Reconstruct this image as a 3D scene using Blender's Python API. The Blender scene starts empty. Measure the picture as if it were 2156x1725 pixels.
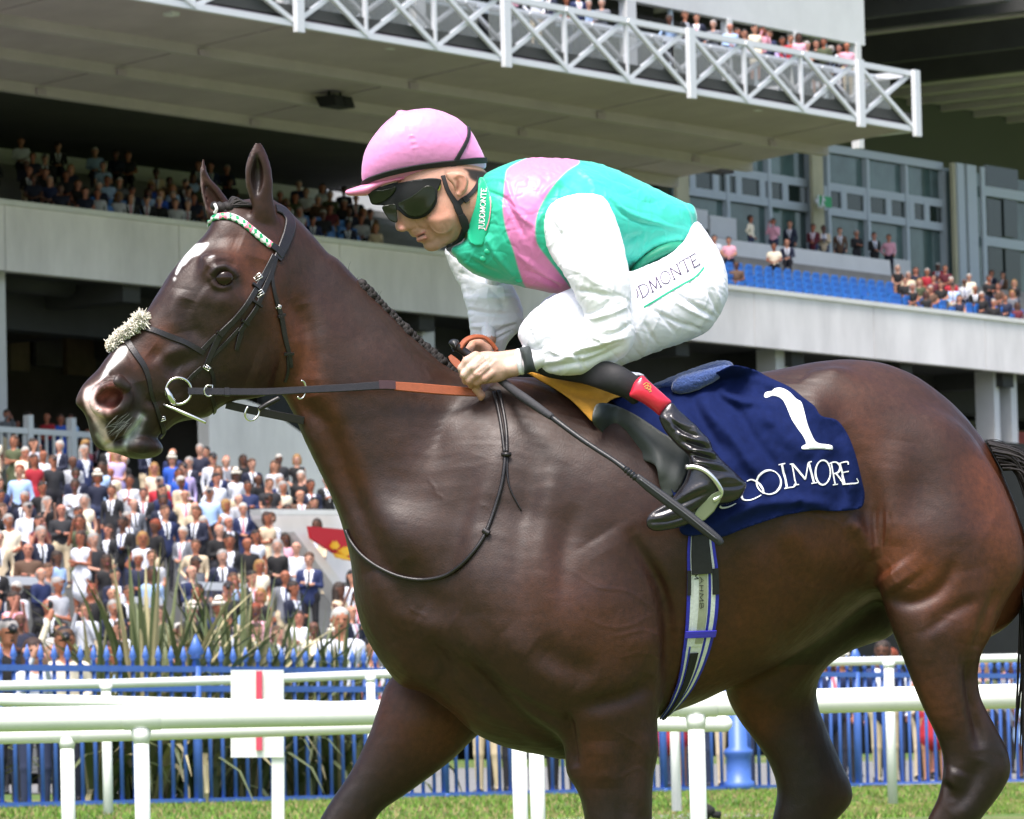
import bpy, bmesh, math, random, time
import numpy as np
from mathutils import Vector, Matrix
from mathutils.bvhtree import BVHTree
T0 = time.time()
random.seed(7); RNG = np.random.RandomState(11)
scene = bpy.context.scene
COL = scene.collection

# ---------------------------------------------------------------- camera
F = 11160.0                       # focal length in units of a 2156 x 1725 picture
CX, CY = 1078.0, 862.5
PITCH, ROLL = math.atan((1675 - CY) / F), math.radians(1.4)
CAM = np.array([0.0, 0.0, 0.70])
_f = np.array([0, math.cos(PITCH), math.sin(PITCH)])
_r0 = np.array([1.0, 0, 0]); _u0 = np.array([0, -math.sin(PITCH), math.cos(PITCH)])
_r = _r0 * math.cos(ROLL) - _u0 * math.sin(ROLL)
_u = _u0 * math.cos(ROLL) + _r0 * math.sin(ROLL)
cd = bpy.data.cameras.new("camera"); cam = bpy.data.objects.new("camera", cd); COL.objects.link(cam)
cd.sensor_width = 36; cd.lens = 36 * F / 2156; cd.clip_start = 0.5; cd.clip_end = 3000
M = Matrix(((_r[0], _u[0], -_f[0], CAM[0]), (_r[1], _u[1], -_f[1], CAM[1]), (_r[2], _u[2], -_f[2], CAM[2]), (0, 0, 0, 1)))
cam.matrix_world = M
cd.dof.use_dof = True; cd.dof.focus_distance = 11.8; cd.dof.aperture_fstop = 24
scene.camera = cam
# ---------------------------------------------------------------- sky, sun, exposure
SUN_EL, SUN_AZ = 64, 196        # azimuth: direction the sun stands in, degrees clockwise from +Y
w = bpy.data.worlds.new("World"); scene.world = w; w.use_nodes = True
nt = w.node_tree; bg = nt.nodes['Background']
sk = nt.nodes.new('ShaderNodeTexSky'); sk.sky_type = 'NISHITA'; sk.sun_disc = False
sk.sun_elevation = math.radians(SUN_EL); sk.sun_rotation = math.radians(SUN_AZ)
sk.dust_density = 4.0; sk.air_density = 1.0; sk.ozone_density = 1.0
nt.links.new(sk.outputs[0], bg.inputs[0]); bg.inputs[1].default_value = 0.15
sd = bpy.data.lights.new("sun", 'SUN'); sd.energy = 2.9; sd.angle = math.radians(28); sd.color = (1, 0.945, 0.92)
so = bpy.data.objects.new("sun", sd); COL.objects.link(so)
az, el = math.radians(SUN_AZ), math.radians(SUN_EL)
sdir = Vector((math.sin(az) * math.cos(el), math.cos(az) * math.cos(el), math.sin(el)))
so.rotation_euler = sdir.to_track_quat('Z', 'Y').to_euler()
so.location = (0, 0, 60)
vs = scene.view_settings
vs.view_transform = 'Standard'; vs.look = 'None'; vs.exposure = 0.92; vs.gamma = 1; vs.use_curve_mapping = False
scene.cycles.use_denoising = True
try: scene.cycles.denoiser = 'OPENIMAGEDENOISE'
except Exception: pass
scene.cycles.max_bounces = 6; scene.cycles.diffuse_bounces = 3; scene.cycles.transparent_max_bounces = 12
scene.cycles.transmission_bounces = 6

# ---------------------------------------------------------------- small tools
def W(px, py, D):                 # a point at depth D seen at (px, py)
    px = np.asarray(px, float); py = np.asarray(py, float); D = np.asarray(D, float)
    a = (px - CX) / F; b = (py - CY) / F
    return CAM + (_f + a[..., None] * _r - b[..., None] * _u) * D[..., None]
def WV(px, py, D): return Vector(W(px, py, D))

def tag(o, label=None, cat=None, group=None, kind=None):
    if label: o['label'] = label
    if cat: o['category'] = cat
    if group: o['group'] = group
    if kind: o['kind'] = kind
    return o
def link(o, parent=None):
    COL.objects.link(o)
    if parent is not None: o.parent = parent
    return o
def empty(name, loc=(0, 0, 0), label=None, cat=None, group=None, kind=None):
    o = bpy.data.objects.new(name, None); o.empty_display_size = 0.1; link(o); o.location = loc
    return tag(o, label, cat, group, kind)
def mesh_obj(name, verts, faces, mats, parent=None, smooth=True, matidx=None, cols=None):
    """verts are WORLD coordinates; a parent is an unrotated Empty or mesh whose location is taken off"""
    me = bpy.data.meshes.new(name)
    v = np.asarray(verts, float).reshape(-1, 3)
    org = np.array(world_loc(parent)) if parent is not None else np.zeros(3)
    v = v - org
    if isinstance(faces, np.ndarray) and faces.ndim == 2:
        n, k = faces.shape
        me.vertices.add(len(v)); me.vertices.foreach_set('co', v.ravel())
        me.loops.add(n * k); me.loops.foreach_set('vertex_index', faces.ravel().astype(np.int32))
        me.polygons.add(n); me.polygons.foreach_set('loop_start', np.arange(0, n * k, k, dtype=np.int32))
        try: me.polygons.foreach_set('loop_total', np.full(n, k, dtype=np.int32))
        except Exception: pass
        me.update(calc_edges=True)
    else:
        me.from_pydata([tuple(x) for x in v], [], [tuple(int(i) for i in f) for f in faces])
    if not isinstance(mats, (list, tuple)): mats = [mats]
    for m in mats: me.materials.append(m)
    if smooth: me.polygons.foreach_set('use_smooth', np.ones(len(me.polygons), bool))
    if matidx is not None: me.polygons.foreach_set('material_index', np.asarray(matidx, dtype=np.int32))
    if cols is not None:
        at = me.color_attributes.new('Col', 'FLOAT_COLOR', 'POINT')
        c4 = np.ones((len(v), 4)); c4[:, :3] = cols; at.data.foreach_set('color', c4.ravel())
    me.validate(); me.update()
    o = bpy.data.objects.new(name, me); link(o, parent)
    return o
def world_loc(o):
    if o is None: return Vector((0, 0, 0))
    return Vector(o.location) + world_loc(o.parent)

class MB:
    """collects shapes (world coordinates) for ONE mesh object"""
    def __init__(s): s.v = []; s.f = []; s.m = []
    def add(s, v, f, m=0):
        b = len(s.v); s.v += [tuple(x) for x in v]; s.f += [tuple(i + b for i in q) for q in f]; s.m += [m] * len(f)
    def box8(s, p, m=0):            # p: 4 bottom + 4 top corners
        s.add(p, [(0, 3, 2, 1), (4, 5, 6, 7), (0, 1, 5, 4), (1, 2, 6, 5), (2, 3, 7, 6), (3, 0, 4, 7)], m)
    def box(s, c, x, y, z, m=0):    # centre and three half-axis vectors
        c, x, y, z = map(np.array, (c, x, y, z))
        s.box8([c - x - y - z, c + x - y - z, c + x + y - z, c - x + y - z, c - x - y + z, c + x - y + z, c + x + y + z, c - x + y + z], m)
    def tube(s, pts, r, n=8, m=0, cap=True, flat=1.0):
        pts = [np.array(p, float) for p in pts]; k = len(pts)
        rr = r if hasattr(r, '__len__') else [r] * k
        b = len(s.v); nrm = None
        for i, p in enumerate(pts):
            d = pts[min(i + 1, k - 1)] - pts[max(i - 1, 0)]; d = d / (np.linalg.norm(d) + 1e-12)
            if nrm is None:
                a = np.array([0, 0, 1.0]) if abs(d[2]) < 0.9 else np.array([1.0, 0, 0])
                nrm = np.cross(d, a)
            nrm = nrm - d * nrm.dot(d); nrm /= np.linalg.norm(nrm) + 1e-12; bn = np.cross(d, nrm)
            for j in range(n):
                t = 2 * math.pi * j / n
                s.v.append(tuple(p + rr[i] * (math.cos(t) * nrm * flat + math.sin(t) * bn)))
        for i in range(k - 1):
            for j in range(n):
                a0 = b + i * n + j; a1 = b + i * n + (j + 1) % n
                s.f.append((a0, a1, a1 + n, a0 + n)); s.m.append(m)
        if cap:
            s.f.append(tuple(b + j for j in range(n))[::-1]); s.f.append(tuple(b + (k - 1) * n + j for j in range(n))); s.m += [m, m]
    def build(s, name, mats, parent=None, smooth=False):
        o = mesh_obj(name, s.v, s.f, mats, parent, smooth, s.m)
        return o
def fixnormals(o):
    bm = bmesh.new(); bm.from_mesh(o.data); bmesh.ops.recalc_face_normals(bm, faces=bm.faces); bm.to_mesh(o.data); bm.free(); return o

# ---------------------------------------------------------------- materials
def mat(name, col, rough=0.6, metal=0.0, noise=0.0, nscale=8.0, bump=0.0, bscale=None, spec=0.5, vcol=False, objcol=False,
        emit=None, alpha=None, sheen=0.0, coat=0.0, stretch=None, darkcol=None, transm=0.0, detail=6):
    m = bpy.data.materials.new(name); m.use_nodes = True; n = m.node_tree; N = n.nodes; L = n.links
    p = N['Principled BSDF']; p.inputs['Roughness'].default_value = rough; p.inputs['Metallic'].default_value = metal
    p.inputs['Specular IOR Level'].default_value = spec; p.inputs['Base Color'].default_value = (*col, 1)
    if sheen: p.inputs['Sheen Weight'].default_value = sheen; p.inputs['Sheen Roughness'].default_value = 0.4
    if coat: p.inputs['Coat Weight'].default_value = coat; p.inputs['Coat Roughness'].default_value = 0.15
    if transm: p.inputs['Transmission Weight'].default_value = transm
    src = None
    if vcol:
        a = N.new('ShaderNodeVertexColor'); a.layer_name = 'Col'; src = a.outputs[0]
    elif objcol:
        a = N.new('ShaderNodeObjectInfo'); src = a.outputs['Color']
    tc = N.new('ShaderNodeTexCoord'); vec = tc.outputs['Object']
    if stretch:
        mp = N.new('ShaderNodeMapping'); mp.inputs['Scale'].default_value = stretch; L.new(vec, mp.inputs[0]); vec = mp.outputs[0]
    if noise:
        nz = N.new('ShaderNodeTexNoise'); nz.inputs['Scale'].default_value = nscale; nz.inputs['Detail'].default_value = detail
        nz.inputs['Roughness'].default_value = 0.65; L.new(vec, nz.inputs['Vector'])
        mx = N.new('ShaderNodeMix'); mx.data_type = 'RGBA'; mx.blend_type = 'MULTIPLY'; mx.inputs['Factor'].default_value = 1
        cr = N.new('ShaderNodeMapRange'); cr.inputs['From Min'].default_value = 0.3; cr.inputs['From Max'].default_value = 0.7
        cr.inputs['To Min'].default_value = 1 - noise; cr.inputs['To Max'].default_value = 1 + noise; L.new(nz.outputs[0], cr.inputs[0])
        if src is not None: L.new(src, mx.inputs['A'])
        else: mx.inputs['A'].default_value = (*col, 1)
        cb = N.new('ShaderNodeCombineColor')
        for i in range(3): L.new(cr.outputs[0], cb.inputs[i])
        L.new(cb.outputs[0], mx.inputs['B']); src = mx.outputs['Result']
    if src is not None: L.new(src, p.inputs['Base Color'])
    if bump:
        nb = N.new('ShaderNodeTexNoise'); nb.inputs['Scale'].default_value = bscale or nscale; nb.inputs['Detail'].default_value = 5
        L.new(vec, nb.inputs['Vector']); bp = N.new('ShaderNodeBump'); bp.inputs['Strength'].default_value = 1.0
        bp.inputs['Distance'].default_value = bump; L.new(nb.outputs[0], bp.inputs['Height']); L.new(bp.outputs[0], p.inputs['Normal'])
    if emit:
        p.inputs['Emission Color'].default_value = (*emit[0], 1); p.inputs['Emission Strength'].default_value = emit[1]
    if alpha is not None: p.inputs['Alpha'].default_value = alpha
    return m
# ---------------------------------------------------------------- implicit modelling
def catmull(pts, n=6, closed=True):
    p = np.array(pts, float); k = len(p); out = []
    rng = range(k) if closed else range(k - 1)
    for i in rng:
        if closed: p0, p1, p2, p3 = p[i - 1], p[i], p[(i + 1) % k], p[(i + 2) % k]
        else: p0, p1, p2, p3 = p[max(i - 1, 0)], p[i], p[i + 1], p[min(i + 2, k - 1)]
        for j in range(n):
            t = j / n; t2 = t * t; t3 = t2 * t
            out.append(0.5 * (2 * p1 + (p2 - p0) * t + (2 * p0 - 5 * p1 + 4 * p2 - p3) * t2 + (3 * p1 - p0 - 3 * p2 + p3) * t3))
    if not closed: out.append(p[-1])
    return np.array(out)
def seg_dist(X, Y, poly, closed=True):
    """unsigned distance to a polyline and the parameter (0..1) along it"""
    X = np.asarray(X, np.float32); Y = np.asarray(Y, np.float32)
    best = np.full(X.shape, 1e9, np.float32); par = np.zeros(X.shape, np.float32); k = len(poly)
    m = k if closed else k - 1
    for i in range(m):
        a = poly[i]; b = poly[(i + 1) % k]; d = b - a; L2 = d.dot(d) + 1e-9
        t = np.clip(((X - a[0]) * d[0] + (Y - a[1]) * d[1]) / L2, 0, 1)
        dd = (X - a[0] - t * d[0]) ** 2 + (Y - a[1] - t * d[1]) ** 2
        s = dd < best; best = np.where(s, dd, best); par = np.where(s, (i + t) / max(m, 1), par)
    return np.sqrt(best), par
def inside(X, Y, poly):
    c = np.zeros(X.shape, bool); k = len(poly)
    for i in range(k):
        x0, y0 = poly[i]; x1, y1 = poly[(i + 1) % k]
        if y0 == y1: continue
        hit = ((y0 > Y) != (y1 > Y)) & (X < (x1 - x0) * (Y - y0) / (y1 - y0) + x0); c ^= hit
    return c
def idw(X, Y, ctrl, p=2.0):
    """smooth field through control values [(px, py, value), ...]"""
    if np.isscalar(ctrl): return np.full(X.shape, float(ctrl), np.float32)
    num = np.zeros(X.shape, np.float32); den = np.zeros(X.shape, np.float32)
    for (a, b, v) in ctrl:
        wgt = 1.0 / (((X - a) ** 2 + (Y - b) ** 2) / 1000 + 1.0) ** (p / 2 + 0.5); num += wgt * v; den += wgt
    return num / den
def poisson2(mask, h, iters=420):
    """2u for lap(u) = -1 inside the mask, by conjugate gradients"""
    m = mask.astype(np.float32); b = m * (h * h)
    x = np.zeros_like(b); 
    def A(v):
        v = v * m; r = 4 * v
        r[1:] -= v[:-1]; r[:-1] -= v[1:]; r[:, 1:] -= v[:, :-1]; r[:, :-1] -= v[:, 1:]
        return r * m
    r = b - A(x); p = r.copy(); rs = float((r * r).sum()); rs0 = rs
    for _ in range(iters):
        Ap = A(p); al = rs / (float((p * Ap).sum()) + 1e-20); x += al * p; r -= al * Ap
        rn = float((r * r).sum())
        if rn < rs0 * 1e-8: break
        p = r + (rn / rs) * p; rs = rn
    return 2 * x
class Inflated:
    """a traced outline blown up to a rounded body; K is width / height, yc its middle depth (all in picture units at the subject)"""
    def __init__(s, pts, K=0.8, yc=0.0, A=None, h=6.0, smooth=4, grow=0.0):
        s.poly = catmull(pts, smooth) if smooth else np.array(pts, float)
        s.K, s.yc, s.A = K, yc, A; s.h = h
        lo = s.poly.min(0) - 60; hi = s.poly.max(0) + 60; s.lo, s.hi = lo, hi
        gx = np.arange(lo[0], hi[0], h); gy = np.arange(lo[1], hi[1], h); s.gx, s.gy = gx, gy
        X, Y = np.meshgrid(gx, gy, indexing='ij')
        ins = inside(X, Y, s.poly); d, _ = seg_dist(X, Y, s.poly); d = np.where(ins, d, -d) + grow
        q = poisson2(d > 0, h)
        ok = (d > 1.5 * h) & (q > 0)
        if not ok.any(): ok = d > 0
        rr = np.where(ok, q / np.maximum(d, 1e-3), 0); wt = ok.astype(np.float32)
        val = rr.copy()
        for _ in range(14):
            n = val.copy(); k = wt.copy()
            for ax in (0, 1):
                for sh in (1, -1):
                    n += np.roll(val, sh, ax); k += np.roll(wt, sh, ax)
            nv = np.where(k > 0, n / np.maximum(k, 1e-6), 0)
            val = np.where(wt > 0, val, nv * (k > 0)); wt = np.where(wt > 0, wt, (k > 0).astype(np.float32))
        val = np.where(wt > 0, val, val[wt > 0].mean())
        s.q = np.where(ok, q, val * d).astype(np.float32)
        if s.A is None: s.A = float(np.percentile(s.q[s.q > 0], 85))
        s.Kf = idw(X, Y, K); s.ycf = idw(X, Y, yc)
    def sample(s, gx, gy):
        def bil(f):
            fx = np.clip((gx - s.gx[0]) / s.h, 0, len(s.gx) - 1.001); fy = np.clip((gy - s.gy[0]) / s.h, 0, len(s.gy) - 1.001)
            i = fx.astype(int); j = fy.astype(int); a = (fx - i)[:, None]; b = (fy - j)[None]
            i = i[:, None]; j = j[None]
            return f[i, j] * (1 - a) * (1 - b) + f[i + 1, j] * a * (1 - b) + f[i, j + 1] * (1 - a) * b + f[i + 1, j + 1] * a * b
        return bil(s.q), bil(s.Kf), bil(s.ycf)
    def dist(s, gx, gy, gz):
        q, K, yc = s.sample(gx, gy)
        v = s.A - q[:, :, None] + ((gz[None, None] - yc[:, :, None]) / K[:, :, None]) ** 2
        return (np.sqrt(np.maximum(v, 0)) - math.sqrt(s.A)).astype(np.float32)
    def bounds(s):
        a = math.sqrt(max(s.q.max(), 1)) * float(np.max(s.Kf)) + 40
        return (s.lo[0], s.hi[0]), (s.lo[1], s.hi[1]), (float(s.ycf.min()) - a, float(s.ycf.max()) + a)
class Cap:
    """tapered capsule (optionally squashed in depth)"""
    def __init__(s, a, b, r0, r1=None, sz=1.0):
        s.a, s.b = np.array(a, float), np.array(b, float); s.r0 = r0; s.r1 = r0 if r1 is None else r1; s.sz = sz
    def dist(s, gx, gy, gz):
        a, b = s.a.copy(), s.b.copy(); z = gz
        d = b - a; d2 = d * np.array([1, 1, 1 / s.sz]); L2 = d2.dot(d2) + 1e-9
        X = gx[:, None, None] - a[0]; Y = gy[None, :, None] - a[1]; Z = (z[None, None] - a[2]) / s.sz
        t = np.clip((X * d2[0] + Y * d2[1] + Z * d2[2]) / L2, 0, 1)
        dd = np.sqrt((X - t * d2[0]) ** 2 + (Y - t * d2[1]) ** 2 + (Z - t * d2[2]) ** 2)
        return (dd - (s.r0 + (s.r1 - s.r0) * t)).astype(np.float32)
    def bounds(s):
        r = max(s.r0, s.r1) + 30; rz = max(s.r0, s.r1) * s.sz + 30
        lo = np.minimum(s.a, s.b); hi = np.maximum(s.a, s.b)
        return (lo[0] - r, hi[0] + r), (lo[1] - r, hi[1] + r), (lo[2] - rz, hi[2] + rz)
class Ell:
    def __init__(s, c, r, rot=0.0): s.c = np.array(c, float); s.r = np.array(r, float); s.rot = rot
    def dist(s, gx, gy, gz):
        X = gx[:, None, None] - s.c[0]; Y = gy[None, :, None] - s.c[1]; Z = gz[None, None] - s.c[2]
        c, n = math.cos(s.rot), math.sin(s.rot); X, Y = X * c + Y * n, -X * n + Y * c
        k = np.sqrt((X / s.r[0]) ** 2 + (Y / s.r[1]) ** 2 + (Z / s.r[2]) ** 2); k2 = np.sqrt((X / s.r[0] ** 2) ** 2 + (Y / s.r[1] ** 2) ** 2 + (Z / s.r[2] ** 2) ** 2)
        return (k * (k - 1) / np.maximum(k2, 1e-6)).astype(np.float32)
    def bounds(s):
        m = max(s.r[0], s.r[1]) + 30
        return (s.c[0] - m, s.c[0] + m), (s.c[1] - m, s.c[1] + m), (s.c[2] - s.r[2] - 30, s.c[2] + s.r[2] + 30)
def smin(a, b, k):
    h = np.clip(0.5 + 0.5 * (b - a) / k, 0, 1); return b * (1 - h) + a * h - k * h * (1 - h)
def field(prims, gx, gy, gz, far=60.0):
    """prims: list of (prim, k, op) with op '+' or '-'"""
    V = np.full((len(gx), len(gy), len(gz)), far, np.float32)
    for pr in prims:
        prim, k = pr[0], pr[1]; op = pr[2] if len(pr) > 2 else '+'
        B = prim.bounds(); sl = []
        for g, (lo, hi) in zip((gx, gy, gz), B):
            i0 = int(np.searchsorted(g, lo - k)); i1 = int(np.searchsorted(g, hi + k)); sl.append(slice(i0, max(i1, i0)))
        if any(x.stop - x.start < 1 for x in sl): continue
        d = prim.dist(gx[sl[0]], gy[sl[1]], gz[sl[2]]); sub = V[sl[0], sl[1], sl[2]]
        if op == '+': V[sl[0], sl[1], sl[2]] = smin(sub, np.minimum(d, far), k)
        else: V[sl[0], sl[1], sl[2]] = -smin(-sub, d, k)
    return V
def surface_nets(V, gx, gy, gz):
    s = V < 0; nx, ny, nz = V.shape
    acc = np.zeros((nx - 1, ny - 1, nz - 1), np.uint8)
    c = [s[i:nx - 1 + i, j:ny - 1 + j, k:nz - 1 + k] for i in (0, 1) for j in (0, 1) for k in (0, 1)]
    tot = np.zeros((nx - 1, ny - 1, nz - 1), np.int8)
    for q in c: tot += q
    I = np.argwhere((tot > 0) & (tot < 8)); idx = np.full(tot.shape, -1, np.int32); idx[I[:, 0], I[:, 1], I[:, 2]] = np.arange(len(I))
    P = np.zeros((len(I), 3)); cnt = np.zeros(len(I))
    off = np.array([(i, j, k) for i in (0, 1) for j in (0, 1) for k in (0, 1)])
    G = (gx, gy, gz)
    for a in range(8):
        for b in range(a + 1, 8):
            if np.abs(off[a] - off[b]).sum() != 1: continue
            ia = I + off[a]; ib = I + off[b]; va = V[ia[:, 0], ia[:, 1], ia[:, 2]]; vb = V[ib[:, 0], ib[:, 1], ib[:, 2]]
            cr = (va < 0) != (vb < 0); t = np.where(cr, va / np.where(cr, va - vb, 1), 0)
            pa = np.stack([G[d][ia[:, d]] for d in range(3)], 1); pb = np.stack([G[d][ib[:, d]] for d in range(3)], 1)
            P += np.where(cr[:, None], pa + (pb - pa) * t[:, None], 0); cnt += cr
    P /= np.maximum(cnt, 1)[:, None]
    Q = []
    for ax in range(3):
        o1, o2 = [(1, 2), (2, 0), (0, 1)][ax]
        sh = [slice(None)] * 3; sh2 = [slice(None)] * 3
        sh[ax] = slice(0, -1); sh2[ax] = slice(1, None)
        e = s[tuple(sh)] != s[tuple(sh2)]
        E = np.argwhere(e); ok = (E[:, o1] > 0) & (E[:, o2] > 0) & (E[:, o1] < tot.shape[o1]) & (E[:, o2] < tot.shape[o2]); E = E[ok]
        ins = s[E[:, 0], E[:, 1], E[:, 2]]
        def at(d1, d2):
            q = E.copy(); q[:, o1] -= d1; q[:, o2] -= d2; return idx[q[:, 0], q[:, 1], q[:, 2]]
        quad = np.stack([at(1, 1), at(0, 1), at(0, 0), at(1, 0)], 1)
        quad = np.where(ins[:, None], quad, quad[:, ::-1]); Q.append(quad[(quad >= 0).all(1)])
    return P, np.concatenate(Q)
def relax(P, Q, it=2, lam=0.5):
    n = len(P); e = np.concatenate([Q[:, [0, 1]], Q[:, [1, 2]], Q[:, [2, 3]], Q[:, [3, 0]]]); 
    i = np.concatenate([e[:, 0], e[:, 1]]); j = np.concatenate([e[:, 1], e[:, 0]]); c = np.bincount(i, minlength=n)[:, None]
    for k in range(it):
        for f in (lam, -lam * 1.04):
            S = np.stack([np.bincount(i, weights=P[j, d], minlength=n) for d in range(3)], 1) / np.maximum(c, 1); P = P + f * (S - P)
    return P
def subdivide(P, Q, smooth=True):
    """one level of Catmull-Clark on an all-quad mesh"""
    n = len(P); m = len(Q); e = np.concatenate([Q[:, [0, 1]], Q[:, [1, 2]], Q[:, [2, 3]], Q[:, [3, 0]]]); es = np.sort(e, 1)
    key = es[:, 0].astype(np.int64) * n + es[:, 1]; uk, inv = np.unique(key, return_inverse=True); ne = len(uk)
    ea, eb = uk // n, uk % n; fp = P[Q].mean(1); fid = np.tile(np.arange(m), 4)
    cnt = np.bincount(inv, minlength=ne)
    fs = np.stack([np.bincount(inv, weights=fp[fid, d], minlength=ne) for d in range(3)], 1)
    mid = (P[ea] + P[eb]) / 2; ep = np.where((cnt == 2)[:, None], (P[ea] + P[eb] + fs) / 4, mid)
    val = np.bincount(Q.ravel(), minlength=n); favg = np.stack([np.bincount(Q.ravel(), weights=np.repeat(fp[:, d], 4), minlength=n) for d in range(3)], 1) / np.maximum(val, 1)[:, None]
    ii = np.concatenate([ea, eb]); dg = np.bincount(ii, minlength=n)
    mavg = np.stack([np.bincount(ii, weights=np.concatenate([mid[:, d], mid[:, d]]), minlength=n) for d in range(3)], 1) / np.maximum(dg, 1)[:, None]
    v = np.maximum(val, 3)[:, None]; NP = np.where((val == dg)[:, None], (favg + 2 * mavg + (v - 3) * P) / v, P)
    ei = inv.reshape(4, m).T + n; fi = np.arange(m) + n + ne
    nq = np.concatenate([np.stack([Q[:, k], ei[:, k], fi, ei[:, (k + 3) % 4]], 1) for k in range(4)])
    return np.concatenate([NP, ep, fp]), nq
def normals(P, Q):
    fn = np.cross(P[Q[:, 2]] - P[Q[:, 0]], P[Q[:, 3]] - P[Q[:, 1]]); N = np.zeros_like(P)
    for d in range(3): N[:, d] = np.bincount(Q.ravel(), weights=np.repeat(fn[:, d], 4), minlength=len(P))
    return N / (np.linalg.norm(N, axis=1)[:, None] + 1e-12)
D0 = 12.0; PX = F / D0            # 930 picture units per metre at the subject
def to_world(P): return W(P[:, 0], P[:, 1], D0 + P[:, 2] / PX)
def sculpt(prims, step, pad=20, relax_it=2, box=None):
    Bs = [p[0].bounds() for p in prims if (len(p) < 3 or p[2] == '+')]
    lo = [min(b[i][0] for b in Bs) for i in range(3)]; hi = [max(b[i][1] for b in Bs) for i in range(3)]
    if box is not None: G = box
    else: G = [np.arange(lo[i] - pad, hi[i] + pad, step) for i in range(3)]
    V = field(prims, *G); P, Q = surface_nets(V, *G); P = relax(P, Q, relax_it); return P, Q
def stroke(X, Y, pts, r, soft=2.0, closed=False, spline=True, taper=False):
    """0..1 falloff around a polyline drawn in the picture"""
    p = catmull(pts, 4, closed) if (spline and len(pts) > 2) else np.array(pts, float)
    if len(p) == 1: d = np.hypot(X - p[0, 0], Y - p[0, 1]); return np.exp(-(d / r) ** 2)
    lo = p.min(0) - 3 * r; hi = p.max(0) + 3 * r; out = np.zeros(X.shape)
    s = (X > lo[0]) & (X < hi[0]) & (Y > lo[1]) & (Y < hi[1])
    if s.any():
        d, t = seg_dist(X[s], Y[s], p, closed); out[s] = np.exp(-(d / r) ** 2) * (np.clip(np.sin(np.pi * (t * .9 + .05)) * 1.25, 0, 1) if taper else 1)
    return out
def polymask(X, Y, pts, soft=2.0, spline=True):
    p = catmull(pts, 4, True) if spline else np.array(pts, float)
    lo = p.min(0) - 4 * soft; hi = p.max(0) + 4 * soft; out = np.zeros(X.shape); s = (X > lo[0]) & (X < hi[0]) & (Y > lo[1]) & (Y < hi[1])
    if s.any():
        d, _ = seg_dist(X[s], Y[s], p); d = np.where(inside(X[s], Y[s], p), d, -d); out[s] = 1 / (1 + np.exp(-np.clip(d / soft * 2, -30, 30)))
    return out
def vnoise(X, Y, s, seed=0):
    """cheap smooth value noise, -1..1 (two turned lattices)"""
    rs = np.random.RandomState(seed); out = 0
    for ang, sc in ((.5, 1.0), (2.1, .61)):
        T = rs.rand(64, 64) * 2 - 1; c, n = math.cos(ang), math.sin(ang)
        x = (X * c + Y * n) / (s * sc) + 1000; y = (-X * n + Y * c) / (s * sc) + 1000; i = np.floor(x).astype(int); j = np.floor(y).astype(int); a = x - i; b = y - j; a = a * a * (3 - 2 * a); b = b * b * (3 - 2 * b)
        g = lambda p, q: T[p % 64, q % 64]
        out = out + .6 * (g(i, j) * (1 - a) * (1 - b) + g(i + 1, j) * a * (1 - b) + g(i, j + 1) * (1 - a) * b + g(i + 1, j + 1) * a * b)
    return out
class Surf:
    """ray-caster for laying straps and prints onto finished meshes, from the traced picture position"""
    def __init__(s, *objs):
        v = []; f = []
        for o in objs:
            b = len(v); off = world_loc(o); v += [tuple(Vector(x.co) + off) for x in o.data.vertices]; f += [tuple(i + b for i in q.vertices) for q in o.data.polygons]
        s.t = BVHTree.FromPolygons(v, f)
    def hit(s, px, py, fall=None):
        o = Vector(CAM); d = (WV(px, py, 10.0) - o).normalized(); loc, n, i, dist = s.t.ray_cast(o, d)
        if loc is None:
            return None
        if n.dot(d) > 0: n = -n
        return loc, n
def hits(surf, pts, default=None):
    """cast a list of pixels; misses borrow the depth of neighbours"""
    H = [surf.hit(x, y) for x, y in pts]; dep = [None if h is None else (np.array(h[0]) - CAM).dot(_f) for h in H]
    known = [i for i, d in enumerate(dep) if d is not None]; out = []
    for i, (x, y) in enumerate(pts):
        if H[i] is not None: out.append((np.array(H[i][0]), np.array(H[i][1]))); continue
        if known:
            k = min(known, key=lambda j: abs(j - i)); D = dep[k]; nn = np.array(H[k][1])
        else: D = D0 if default is None else default; nn = -_f
        out.append((W(x, y, D), nn))
    return out
# ---------------------------------------------------------------- grandstand frame of reference
SA = math.radians(35.3); US = np.array([math.sin(SA), math.cos(SA), 0]); NS = np.array([-math.cos(SA), math.sin(SA), 0]); UZ = np.array([0, 0, 1.0])
O0 = W(0, 570, 150.0); O0[2] = 0
def SP(s, t, z): return O0 + US * s + NS * t + UZ * z
def ray(px, py): return _f + (px - CX) / F * _r - (py - CY) / F * _u
def on_t(px, py, t):              # (s, z) where the sight line meets the vertical plane t
    d = ray(px, py); k = (t - (CAM - O0).dot(NS)) / d.dot(NS); P = CAM + d * k; return (P - O0).dot(US), P[2]
def depth_t(px, t): d = ray(px, 1200); return (t - (CAM - O0).dot(NS)) / d.dot(NS)
def sbox(mb, s0, s1, t0, t1, z0, z1, m=0):
    mb.box8([SP(s0, t0, z0), SP(s1, t0, z0), SP(s1, t1, z0), SP(s0, t1, z0), SP(s0, t0, z1), SP(s1, t0, z1), SP(s1, t1, z1), SP(s0, t1, z1)], m)
def bar_s(mb, s0, z0, s1, z1, t, w, d, m=0):   # a bar in the plane t between two (s, z) points
    a, b = SP(s0, t, z0), SP(s1, t, z1); v = b - a; L = np.linalg.norm(v); v = v / L; side = np.cross(v, NS); mb.box((a + b) / 2, v * L / 2, NS * d / 2, side * w / 2, m)
def zat(px, py, t): return on_t(px, py, t)[1]
def sat(px, t): return on_t(px, 900, t)[0]
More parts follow.
